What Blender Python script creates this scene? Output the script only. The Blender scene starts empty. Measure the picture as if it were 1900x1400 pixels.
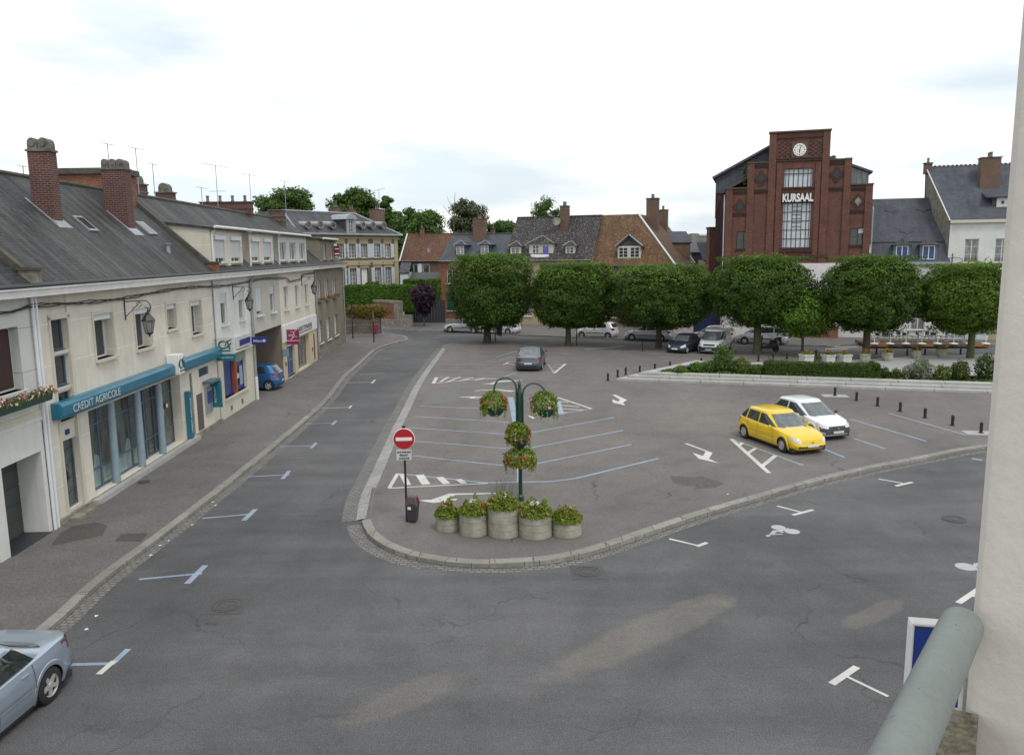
import bpy, math, random
import numpy as np
from mathutils import Matrix, Vector, noise
random.seed(7); rng=np.random.default_rng(7)
S=bpy.context.scene; C=S.collection; PI=math.pi
# ------------------------------------------------------------ camera, sky, sun, exposure
F_=1478.; PITCH=math.atan(231/1478.); ROLL=math.radians(-0.7); EYE=8.0
cd=bpy.data.cameras.new('camera'); cam=bpy.data.objects.new('camera',cd); C.objects.link(cam); S.camera=cam
cd.sensor_width=36; cd.lens=36*F_/1900.; cd.clip_start=0.05; cd.clip_end=3000
cam.matrix_world=Matrix.Translation((0,0,EYE))@Matrix.Rotation(PI/2-PITCH,4,'X')@Matrix.Rotation(ROLL,4,'Z')
S.render.engine='CYCLES'; S.render.resolution_x=1024; S.render.resolution_y=754
S.view_settings.view_transform='Standard'; S.view_settings.look='None'; S.view_settings.exposure=0.2; S.view_settings.gamma=1
SUN_EL=math.radians(58); SUN_AZ=math.radians(150)   # high, behind thin cloud
W=bpy.data.worlds.new("World"); S.world=W; W.use_nodes=True
nt=W.node_tree; nt.nodes.clear(); N=nt.nodes.new; Lk=nt.links.new
out=N('ShaderNodeOutputWorld'); bg=N('ShaderNodeBackground'); bg.inputs[1].default_value=0.1
sky=N('ShaderNodeTexSky'); sky.sky_type='NISHITA'; sky.sun_disc=False; sky.sun_elevation=SUN_EL; sky.sun_rotation=SUN_AZ; sky.air_density=1.2; sky.dust_density=2.0
tc=N('ShaderNodeTexCoord'); mp=N('ShaderNodeMapping'); mp.inputs['Scale'].default_value=(1.6,1.6,6.0)
n1=N('ShaderNodeTexNoise'); n1.inputs['Scale'].default_value=1.5; n1.inputs['Detail'].default_value=7; n1.inputs['Roughness'].default_value=.52; n1.inputs['Distortion'].default_value=.25
r1=N('ShaderNodeValToRGB'); r1.color_ramp.elements[0].position=.42; r1.color_ramp.elements[0].color=(.80,.80,.80,1); r1.color_ramp.elements[1].position=.56; r1.color_ramp.elements[1].color=(1,1,1,1)
mx=N('ShaderNodeMix'); mx.data_type='RGBA'
n2=N('ShaderNodeTexNoise'); n2.inputs['Scale'].default_value=2.6; n2.inputs['Detail'].default_value=5
r2=N('ShaderNodeValToRGB'); r2.color_ramp.elements[0].position=.40; r2.color_ramp.elements[0].color=(7.7,8.6,9.2,1); r2.color_ramp.elements[1].position=.57; r2.color_ramp.elements[1].color=(11.2,11.2,11.2,1)
mp2=N('ShaderNodeMapping'); mp2.inputs['Scale'].default_value=(1.2,1.2,5.0); mp2.inputs['Location'].default_value=(3.1,1.7,.4)
Lk(tc.outputs['Generated'],mp.inputs[0]); Lk(mp.outputs[0],n1.inputs['Vector']); Lk(n1.outputs[0],r1.inputs[0])
Lk(tc.outputs['Generated'],mp2.inputs[0]); Lk(mp2.outputs[0],n2.inputs['Vector']); Lk(n2.outputs[0],r2.inputs[0])
Lk(r1.outputs[0],mx.inputs[0]); Lk(sky.outputs[0],mx.inputs[6]); Lk(r2.outputs[0],mx.inputs[7]); Lk(mx.outputs[2],bg.inputs[0]); Lk(bg.outputs[0],out.inputs[0])
sd=bpy.data.lights.new('sun','SUN'); sd.energy=1.1; sd.angle=math.radians(14); sd.color=(1,.97,.92); so=bpy.data.objects.new('sun',sd); C.objects.link(so)
_s=Vector((math.sin(SUN_AZ)*math.cos(SUN_EL),math.cos(SUN_AZ)*math.cos(SUN_EL),math.sin(SUN_EL))) 
so.rotation_euler=_s.to_track_quat('Z','Y').to_euler()

# ------------------------------------------------------------ survey helpers (photo measurement -> place on the ground / on a facade)
def _rx(a): c,s=math.cos(a),math.sin(a); return np.array([[1,0,0],[0,c,-s],[0,s,c]])
def _rz(a): c,s=math.cos(a),math.sin(a); return np.array([[c,-s,0],[s,c,0],[0,0,1]])
RM=_rx(PI/2-PITCH)@_rz(ROLL); EY=np.array([0,0,EYE])
def ray(x,y): return RM@np.array([(x-950)/F_,-(y-700)/F_,-1])
def G(x,y,z=0.):
    r=ray(x,y); p=EY+r*((z-EYE)/r[2]); return (float(p[0]),float(p[1]))
def AT(x,y,Y):
    r=ray(x,y); p=EY+r*(Y/r[1]); return Vector(p)
class Fr:
    "facade frame: local x runs along the facade, local y goes INTO the building, z up"
    def __init__(s,A,d,z=0):
        s.A=Vector((A[0],A[1],z)); d=Vector((d[0],d[1],0)).normalized(); s.d=d; s.n=Vector((-d.y,d.x,0)); s.z=z
    def sub(s,u,y=0): p=s.A+s.d*u+s.n*y; return Fr((p.x,p.y),(s.d.x,s.d.y),s.z)
    def px(s,x,y,off=0):
        r=Vector(ray(x,y)); A=s.A+s.n*off; t=(A-Vector(EY)).dot(s.n)/r.dot(s.n); p=Vector(EY)+r*t
        return ((p-A).dot(s.d),p.z-s.z)
    def rot(s): return math.atan2(s.d.y,s.d.x)
    def W(s,u,y,z): return s.A+s.d*u+s.n*y+Vector((0,0,z))

# ------------------------------------------------------------ objects
def tag(o,label=None,cat=None,group=None,kind=None):
    if label: o['label']=label
    if cat: o['category']=cat
    if group: o['group']=group
    if kind: o['kind']=kind
    return o
def empty(name,loc,rz=0,**k):
    o=bpy.data.objects.new(name,None); o.location=loc; o.rotation_euler=(0,0,rz); o.empty_display_size=.3; C.objects.link(o); return tag(o,**k)
def house(name,fr,**k): return empty(name,fr.A,fr.rot(),**k)
def copy_tree(o,parent=None):
    c=o.copy(); C.objects.link(c); c.parent=parent
    for ch in list(o.children): copy_tree(ch,c)
    return c
def finish(me,name,mats,parent,smooth,loc=(0,0,0),rz=0):
    for m in (mats if isinstance(mats,(list,tuple)) else [mats]): me.materials.append(m)
    if smooth: me.shade_smooth()
    o=bpy.data.objects.new(name,me); C.objects.link(o); o.location=loc; o.rotation_euler=(0,0,rz)
    if parent: o.parent=parent
    return o
class MB:
    def __init__(s,M=None): s.v=[]; s.f=[]; s.m=[]; s.M=M; s.mi=0
    def add(s,vs,fs,mi=None):
        b=len(s.v); s.v+= [tuple(s.M@Vector(v)) for v in vs] if s.M else [tuple(v) for v in vs]
        s.f+=[tuple(b+i for i in f) for f in fs]; s.m+=[s.mi if mi is None else mi]*len(fs); return s
    def box(s,a,b,mi=None):
        x0,x1=sorted((a[0],b[0])); y0,y1=sorted((a[1],b[1])); z0,z1=sorted((a[2],b[2]))
        return s.add([(x0,y0,z0),(x1,y0,z0),(x1,y1,z0),(x0,y1,z0),(x0,y0,z1),(x1,y0,z1),(x1,y1,z1),(x0,y1,z1)],
              [(0,3,2,1),(4,5,6,7),(0,1,5,4),(1,2,6,5),(2,3,7,6),(3,0,4,7)],mi)
    def quad(s,*p,mi=None): return s.add(p,[tuple(range(len(p)))],mi)
    def prism(s,poly,z0,z1,mi=None,side=None):
        n=len(poly); A=sum(poly[i][0]*poly[(i+1)%n][1]-poly[(i+1)%n][0]*poly[i][1] for i in range(n))
        if A<0: poly=poly[::-1]
        vs=[(p[0],p[1],z0) for p in poly]+[(p[0],p[1],z1) for p in poly]
        s.add(vs,[tuple(range(n,2*n))],mi); s.add(vs,[tuple(range(n-1,-1,-1))]+[(i,(i+1)%n,n+(i+1)%n,n+i) for i in range(n)],mi if side is None else side); return s
    def slab(s,pts,th,mi=None):
        "polygon pts thickened against its normal"
        P=[Vector(p) for p in pts]; nn=(P[1]-P[0]).cross(P[2]-P[0]).normalized()
        if nn.z<0: P=P[::-1]; nn=-nn
        n=len(P); Q=[p-nn*th for p in P]
        return s.add([*P,*Q],[tuple(range(n)),tuple(range(2*n-1,n-1,-1))]+[(i,n+i,n+(i+1)%n,(i+1)%n) for i in range(n)],mi)
    def extr(s,poly,axis,a,b,mi=None):
        "polygon in the plane across axis (0:x,1:y) extruded a..b; poly coords are the other two axes"
        n=len(poly)
        mk=(lambda p,t:(t,p[0],p[1])) if axis==0 else (lambda p,t:(p[0],t,p[1]))
        vs=[mk(p,a) for p in poly]+[mk(p,b) for p in poly]
        return s.add(vs,[tuple(range(n)),tuple(range(2*n-1,n-1,-1))]+[(i,n+i,n+(i+1)%n,(i+1)%n) for i in range(n)],mi)
    def tube(s,path,r,n=8,cap=True,mi=None):
        P=[Vector(p) for p in path]; k=len(P); R=r if isinstance(r,(list,tuple)) else [r]*k; vs=[]; fs=[]; up=None
        for i,p in enumerate(P):
            t=(P[min(i+1,k-1)]-P[max(i-1,0)]).normalized()
            if up is None: up=Vector((0,0,1)) if abs(t.z)<.9 else Vector((1,0,0))
            a=t.cross(up).normalized(); b=a.cross(t).normalized(); up=b
            for j in range(n): q=2*PI*j/n; vs.append(p+(a*math.cos(q)+b*math.sin(q))*R[i])
        for i in range(k-1):
            for j in range(n): fs.append((i*n+j,(i+1)*n+j,(i+1)*n+(j+1)%n,i*n+(j+1)%n))
        if cap: fs+=[tuple(range(n)),tuple(range(k*n-1,(k-1)*n-1,-1))]
        return s.add(vs,fs,mi)
    def lathe(s,prof,c=(0,0,0),n=20,axis='z',mi=None,sq=1.0,cap=True):
        vs=[];fs=[];k=len(prof)
        for r,z in prof:
            for j in range(n):
                a=2*PI*j/n; x,y=r*math.cos(a),r*math.sin(a)*sq
                vs.append((c[0]+x,c[1]+y,c[2]+z) if axis=='z' else ((c[0]+x,c[1]+z,c[2]+y) if axis=='y' else (c[0]+z,c[1]+x,c[2]+y)))
        for i in range(k-1):
            for j in range(n): fs.append((i*n+j,i*n+(j+1)%n,(i+1)*n+(j+1)%n,(i+1)*n+j))
        if cap: fs+=[tuple(range(n-1,-1,-1)),tuple(range((k-1)*n,k*n))]
        return s.add(vs,fs,mi)
    def build(s,name,mats,parent=None,smooth=False,loc=(0,0,0),rz=0,bevel=0,fix=False,**k):
        me=bpy.data.meshes.new(name); me.from_pydata(s.v,[],s.f); me.update()
        me.polygons.foreach_set('material_index',s.m)
        if fix:
            import bmesh
            bm=bmesh.new(); bm.from_mesh(me); bmesh.ops.recalc_face_normals(bm,faces=bm.faces); bm.to_mesh(me); bm.free()
        uv=me.uv_layers.new(name='UVMap').data; 
        for p in me.polygons:
            nn=p.normal; t=Vector((0,0,1)).cross(nn)
            t=Vector((1,0,0)) if t.length<.02 else t.normalized()
            b=nn.cross(t)
            for li in p.loop_indices:
                co=me.vertices[me.loops[li].vertex_index].co; uv[li].uv=(co.dot(t),co.dot(b))
        o=finish(me,name,mats,parent,smooth,loc,rz)
        if smooth:
            try: me.set_sharp_from_angle(angle=math.radians(40))
            except Exception: pass
        if bevel: 
            bv=o.modifiers.new('b','BEVEL'); bv.width=bevel; bv.segments=2; bv.limit_method='ANGLE'
        return tag(o,**k)
def text(name,s,size,mat,parent,loc,rot,ext=.01,w=None,bold=0,align='CENTER',shear=0,h=None,**k):
    c=bpy.data.curves.new(name,'FONT'); c.body=s; c.size=size; c.extrude=ext; c.offset=bold; c.align_x=align; c.shear=shear
    t=bpy.data.objects.new('t',c); C.objects.link(t); dg=bpy.context.evaluated_depsgraph_get(); dg.update()
    me=bpy.data.meshes.new_from_object(t.evaluated_get(dg)); C.objects.unlink(t); bpy.data.objects.remove(t)
    xs=[v.co.x for v in me.vertices]; ys=[v.co.y for v in me.vertices]
    sx=w/(max(xs)-min(xs)) if w else 1; sy=h/(max(ys)-min(ys)) if h else 1
    for v in me.vertices: v.co.x*=sx; v.co.y*=sy
    me.materials.clear(); o=finish(me,name,mat,parent,False,loc); o.rotation_euler=rot; return tag(o,**k)

# ------------------------------------------------------------ materials
MT={}
def nm(name):
    m=bpy.data.materials.new(name); m.use_nodes=True; t=m.node_tree; b=t.nodes['Principled BSDF']; return m,t,b
def col(c): return (*c,1) if len(c)==3 else c
def add_noise(t,vec,scale,detail=5,rough=.6,dist=0):
    n=t.nodes.new('ShaderNodeTexNoise'); n.inputs['Scale'].default_value=scale; n.inputs['Detail'].default_value=detail; n.inputs['Roughness'].default_value=rough; n.inputs['Distortion'].default_value=dist
    t.links.new(vec,n.inputs['Vector']); return n.outputs[0]
def ramp(t,fac,stops):
    r=t.nodes.new('ShaderNodeValToRGB'); e=r.color_ramp.elements
    while len(e)<len(stops): e.new(.5)
    for i,(p,c) in enumerate(stops): e[i].position=p; e[i].color=col(c) if isinstance(c,(tuple,list)) else (c,c,c,1)
    t.links.new(fac,r.inputs[0]); return r.outputs[0]
def mix(t,fac,a,b,mode='MIX'):
    m=t.nodes.new('ShaderNodeMix'); m.data_type='RGBA'; m.blend_type=mode
    for i,v in ((0,fac),(6,a),(7,b)):
        if isinstance(v,(int,float)): m.inputs[i].default_value=v
        elif isinstance(v,(tuple,list)): m.inputs[i].default_value=col(v)
        else: t.links.new(v,m.inputs[i])
    return m.outputs[2]
def bump(t,b,h,strength=.3,dist=.02):
    n=t.nodes.new('ShaderNodeBump'); n.inputs['Strength'].default_value=strength; n.inputs['Distance'].default_value=dist
    t.links.new(h,n.inputs['Height']); t.links.new(n.outputs[0],b.inputs['Normal'])
def coord(t,kind='Object'): return t.nodes.new('ShaderNodeTexCoord').outputs[kind]
def vmap(t,v,scale): 
    m=t.nodes.new('ShaderNodeMapping'); m.inputs['Scale'].default_value=scale; t.links.new(v,m.inputs[0]); return m.outputs[0]
def plain(name,c,rough=.7,var=.15,scale=3,bs=0,bscale=60,metal=0,coat=0,c2=None,spec=.5):
    m,t,b=nm(name); b.inputs['Roughness'].default_value=rough; b.inputs['Metallic'].default_value=metal; b.inputs['Coat Weight'].default_value=coat; b.inputs['Specular IOR Level'].default_value=spec
    o=coord(t); d=tuple(x*(1-var) for x in c) if c2 is None else c2; l=tuple(min(1,x*(1+var*.6)) for x in c)
    f=add_noise(t,o,scale,6,.6); t.links.new(ramp(t,f,[(.3,d),(.7,l)]),b.inputs['Base Color'])
    if bs: bump(t,b,add_noise(t,o,bscale,4,.6),bs,.02)
    return m
def plaster(name,c,stain=.35,joints=False,jc=None):
    m,t,b=nm(name); b.inputs['Roughness'].default_value=.85; o=coord(t); uv=coord(t,'UV')
    f=add_noise(t,o,.7,7,.65,.3); cc=ramp(t,f,[(.3,tuple(x*(1-stain*.5) for x in c)),(.65,c)])
    st=add_noise(t,vmap(t,o,(3.2,3.2,.35)),1.3,6,.7); cc=mix(t,ramp(t,st,[(.5,0.),(.8,stain*1.1)]),cc,tuple(x*.5 for x in c))
    g=add_noise(t,o,45,3,.7); cc=mix(t,.25,cc,ramp(t,g,[(.3,.35),(.7,.75)]),'OVERLAY')
    if joints:
        br=t.nodes.new('ShaderNodeTexBrick'); t.links.new(uv,br.inputs['Vector']); br.offset=0.5
        for k,v in (('Scale',1.),('Mortar Size',.009),('Brick Width',6.3),('Row Height',1.22),('Mortar Smooth',.2)): br.inputs[k].default_value=v
        cc=mix(t,br.outputs['Fac'],cc,jc or tuple(min(1,x*1.25) for x in c))
    t.links.new(cc,b.inputs['Base Color']); bump(t,b,g,.35,.01); return m
def brickm(name,c1,c2,mortar,bw=.22,rh=.075,ms=.012,rough=.85,moss=None,var=.5,mossp=.5):
    m,t,b=nm(name); b.inputs['Roughness'].default_value=rough; uv=coord(t,'UV'); o=coord(t)
    br=t.nodes.new('ShaderNodeTexBrick'); t.links.new(uv,br.inputs['Vector'])
    for k,v in (('Scale',1.),('Mortar Size',ms),('Brick Width',bw),('Row Height',rh),('Bias',0.),('Mortar Smooth',.3)): br.inputs[k].default_value=v
    br.inputs['Color1'].default_value=col(c1); br.inputs['Color2'].default_value=col(c2); br.inputs['Mortar'].default_value=col(mortar)
    f=add_noise(t,o,1.1,7,.7); cc=mix(t,var,br.outputs['Color'],ramp(t,f,[(.3,.3),(.7,.7)]),'OVERLAY')
    s=add_noise(t,vmap(t,uv,(5,14,1)),1.0,3,.8); cc=mix(t,var*.8,cc,ramp(t,s,[(.35,.25),(.65,.75)]),'OVERLAY')
    if moss: cc=mix(t,ramp(t,add_noise(t,o,.9,8,.75),[(mossp-.04,0.),(mossp+.16,.85)]),cc,moss)
    t.links.new(cc,b.inputs['Base Color'])
    inv=t.nodes.new('ShaderNodeMath'); inv.operation='SUBTRACT'; inv.inputs[0].default_value=1; t.links.new(br.outputs['Fac'],inv.inputs[1])
    bump(t,b,inv.outputs[0],.5,.01); return m
def tilem(name,c1,c2,bw=.2,rh=.12,lich=None,moss=None,rough=.7,streak=.4,wash=None):
    m,t,b=nm(name); b.inputs['Roughness'].default_value=max(rough,.62); b.inputs['Specular IOR Level'].default_value=.22; uv=coord(t,'UV'); o=coord(t)
    br=t.nodes.new('ShaderNodeTexBrick'); t.links.new(uv,br.inputs['Vector'])
    for k,v in (('Scale',1.),('Mortar Size',.008),('Brick Width',bw),('Row Height',rh),('Mortar Smooth',.4)): br.inputs[k].default_value=v
    br.inputs['Color1'].default_value=col(c1); br.inputs['Color2'].default_value=col(c2); br.inputs['Mortar'].default_value=col(tuple(x*.35 for x in c1))
    cc=mix(t,.7,br.outputs['Color'],ramp(t,add_noise(t,o,.8,7,.7),[(.3,.3),(.7,.72)]),'OVERLAY')
    st=add_noise(t,vmap(t,uv,(2.2,.22,1)),1.2,5,.7,.4); cc=mix(t,streak,cc,ramp(t,st,[(.35,.2),(.7,.85)]),'OVERLAY')
    if wash: cc=mix(t,ramp(t,add_noise(t,vmap(t,uv,(1.3,.16,1)),1.6,7,.75,.5),[(.46,0.),(.66,.75)]),cc,wash); cc=mix(t,ramp(t,add_noise(t,vmap(t,uv,(4,9,1)),1.,4,.8),[(.5,0.),(.75,.45)]),cc,wash)
    if lich: cc=mix(t,ramp(t,add_noise(t,o,5,6,.8),[(.53,0.),(.62,.85)]),cc,lich)
    if moss: cc=mix(t,ramp(t,add_noise(t,o,.45,8,.75),[(.45,0.),(.7,.75)]),cc,moss)
    t.links.new(cc,b.inputs['Base Color'])
    # courses step like overlapping tiles
    sep=t.nodes.new('ShaderNodeSeparateXYZ'); t.links.new(uv,sep.inputs[0]); d=t.nodes.new('ShaderNodeMath'); d.operation='DIVIDE'; d.inputs[1].default_value=rh; t.links.new(sep.outputs[1],d.inputs[0])
    fr=t.nodes.new('ShaderNodeMath'); fr.operation='FRACT'; t.links.new(d.outputs[0],fr.inputs[0]); inv=t.nodes.new('ShaderNodeMath'); inv.operation='SUBTRACT'; inv.inputs[0].default_value=1; t.links.new(fr.outputs[0],inv.inputs[1])
    s2=t.nodes.new('ShaderNodeMath'); s2.operation='MULTIPLY_ADD'; s2.inputs[1].default_value=.6; t.links.new(add_noise(t,vmap(t,uv,(5,8,1)),1.,2),s2.inputs[0]); t.links.new(inv.outputs[0],s2.inputs[2])
    bump(t,b,s2.outputs[0],.6,.025); return m
def asphalt(name,c,patch=.35,crack=.6,lanes=None,strips=()):
    m,t,b=nm(name); b.inputs['Roughness'].default_value=.82; b.inputs['Specular IOR Level'].default_value=.35; o=coord(t)
    f=add_noise(t,vmap(t,o,(1,.6,1)),.14,8,.6,.6); cc=ramp(t,f,[(.28,tuple(x*(1-patch) for x in c)),(.5,c),(.72,tuple(x*(1+patch*.8)+w for x,w in zip(c,(.008,.004,0))))])
    if lanes is not None:
        mpn=t.nodes.new('ShaderNodeMapping'); mpn.inputs['Rotation'].default_value=(0,0,lanes); mpn.inputs['Scale'].default_value=(.07,.75,1); t.links.new(o,mpn.inputs[0])
        cc=mix(t,.55,cc,ramp(t,add_noise(t,mpn.outputs[0],1.,6,.6,.3),[(.32,.36),(.68,.66)]),'OVERLAY')
    for (ax,ay,bx,by,hw,op) in strips:
        a=G(ax,ay); b2=G(bx,by); mpn=t.nodes.new('ShaderNodeMapping'); mpn.vector_type='TEXTURE'; mpn.inputs['Location'].default_value=((a[0]+b2[0])/2,(a[1]+b2[1])/2,0); mpn.inputs['Rotation'].default_value=(0,0,math.atan2(b2[1]-a[1],b2[0]-a[0])); mpn.inputs['Scale'].default_value=(math.hypot(b2[0]-a[0],b2[1]-a[1])/2*1.15,hw,1)
        t.links.new(o,mpn.inputs[0]); gr=t.nodes.new('ShaderNodeTexGradient'); gr.gradient_type='SPHERICAL'; t.links.new(mpn.outputs[0],gr.inputs[0])
        ma=t.nodes.new('ShaderNodeMath'); ma.operation='MULTIPLY_ADD'; ma.inputs[1].default_value=.9; t.links.new(add_noise(t,o,1.6,8,.7),ma.inputs[0]); t.links.new(gr.outputs['Fac'],ma.inputs[2])
        cc=mix(t,ramp(t,ma.outputs[0],[(.62,0.),(.86,op)]),cc,(.165,.152,.130))
    f2=add_noise(t,o,.9,7,.65); cc=mix(t,.45,cc,ramp(t,f2,[(.3,.36),(.7,.64)]),'OVERLAY')
    g=add_noise(t,o,38,3,.8); cc=mix(t,.95,cc,ramp(t,g,[(.3,.2),(.7,.8)]),'OVERLAY')
    g2=add_noise(t,o,9,4,.8); cc=mix(t,.35,cc,ramp(t,g2,[(.3,.3),(.7,.7)]),'OVERLAY')
    vo=t.nodes.new('ShaderNodeTexVoronoi'); vo.feature='DISTANCE_TO_EDGE'; vo.inputs['Scale'].default_value=.28
    dn=t.nodes.new('ShaderNodeTexNoise'); dn.inputs['Scale'].default_value=.9; dn.inputs['Detail'].default_value=8; t.links.new(o,dn.inputs['Vector'])
    vm=t.nodes.new('ShaderNodeVectorMath'); vm.operation='MULTIPLY_ADD'; vm.inputs[1].default_value=(1.6,1.6,0); t.links.new(dn.outputs['Color'],vm.inputs[0]); t.links.new(o,vm.inputs[2]); t.links.new(vm.outputs[0],vo.inputs['Vector'])
    k=ramp(t,vo.outputs['Distance'],[(0,1.),(.009,0.)]); kk=ramp(t,add_noise(t,o,.22,4),[(.5,0.),(.62,crack)]); kf=mix(t,1,k,kk,'MULTIPLY')
    cc=mix(t,kf,cc,tuple(x*.3 for x in c)); t.links.new(cc,b.inputs['Base Color']); bump(t,b,g,.5,.006); return m
def leafm(name,dark,light,trans=.35,tip=None):
    m,t,b=nm(name); b.inputs['Roughness'].default_value=.55; b.inputs['Specular IOR Level'].default_value=.3
    g=t.nodes.new('ShaderNodeNewGeometry'); o=coord(t)
    cc=ramp(t,g.outputs['Random Per Island'],[(0,dark),(.75,light),(1,tip or light)])
    cc=mix(t,.5,cc,ramp(t,add_noise(t,o,.9,4),[(.3,.3),(.7,.75)]),'OVERLAY')
    t.links.new(cc,b.inputs['Base Color'])
    tr=t.nodes.new('ShaderNodeBsdfTranslucent'); t.links.new(cc,tr.inputs[0]); ms=t.nodes.new('ShaderNodeMixShader'); ms.inputs[0].default_value=trans
    t.links.new(b.outputs[0],ms.inputs[1]); t.links.new(tr.outputs[0],ms.inputs[2]); t.links.new(ms.outputs[0],t.nodes['Material Output'].inputs[0]); return m
def glassm(name,c=(.02,.025,.03),rough=.06,curtain=None,var=.5):
    m,t,b=nm(name); b.inputs['Roughness'].default_value=rough; b.inputs['Specular IOR Level'].default_value=.8; o=coord(t)
    f=add_noise(t,vmap(t,o,(3,3,.6)),1.6,3); cc=ramp(t,f,[(.35,c),(.7,curtain or tuple(x*(1+var*2) for x in c))])
    t.links.new(cc,b.inputs['Base Color']); return m
def paintm(name,c,metal=0.):
    m,t,b=nm(name); b.inputs['Roughness'].default_value=.32; b.inputs['Metallic'].default_value=metal; b.inputs['Coat Weight'].default_value=.7; b.inputs['Coat Roughness'].default_value=.05
    o=coord(t); f=add_noise(t,vmap(t,o,(1.5,1.5,3)),1.2,6,.7); t.links.new(ramp(t,f,[(.3,tuple(x*.93 for x in c)),(.7,c)]),b.inputs['Base Color']); return m
def worn(name,c,th=.42,under=(.13,.122,.114)):
    m,t,b=nm(name); b.inputs['Roughness'].default_value=.8; o=coord(t); f=add_noise(t,o,14,6,.85); g=add_noise(t,o,1.1,4); cc=ramp(t,g,[(.35,tuple(x*.78 for x in c)),(.65,c)])
    t.links.new(mix(t,ramp(t,f,[(th-.10,1.),(th+.03,0.)]),cc,under),b.inputs['Base Color']); return m
def railm():
    m,t,b=nm('rail_paint'); b.inputs['Roughness'].default_value=.55; o=coord(t); cc=ramp(t,add_noise(t,o,5,6,.6),[(.35,(.165,.19,.178)),(.65,(.215,.24,.228))])
    cc=mix(t,ramp(t,add_noise(t,vmap(t,o,(1,1,1)),9,5,.7),[(.64,0.),(.70,.5)]),cc,(.09,.19,.14)); cc=mix(t,ramp(t,add_noise(t,o,28,4,.8),[(.66,0.),(.69,.9)]),cc,(.075,.045,.03)); cc=mix(t,ramp(t,add_noise(t,o,60,3,.8),[(.35,.35),(.5,0.)]),cc,(.14,.15,.14)); t.links.new(cc,b.inputs['Base Color']); bump(t,b,add_noise(t,o,50,5,.8),.25,.004); return m
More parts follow.
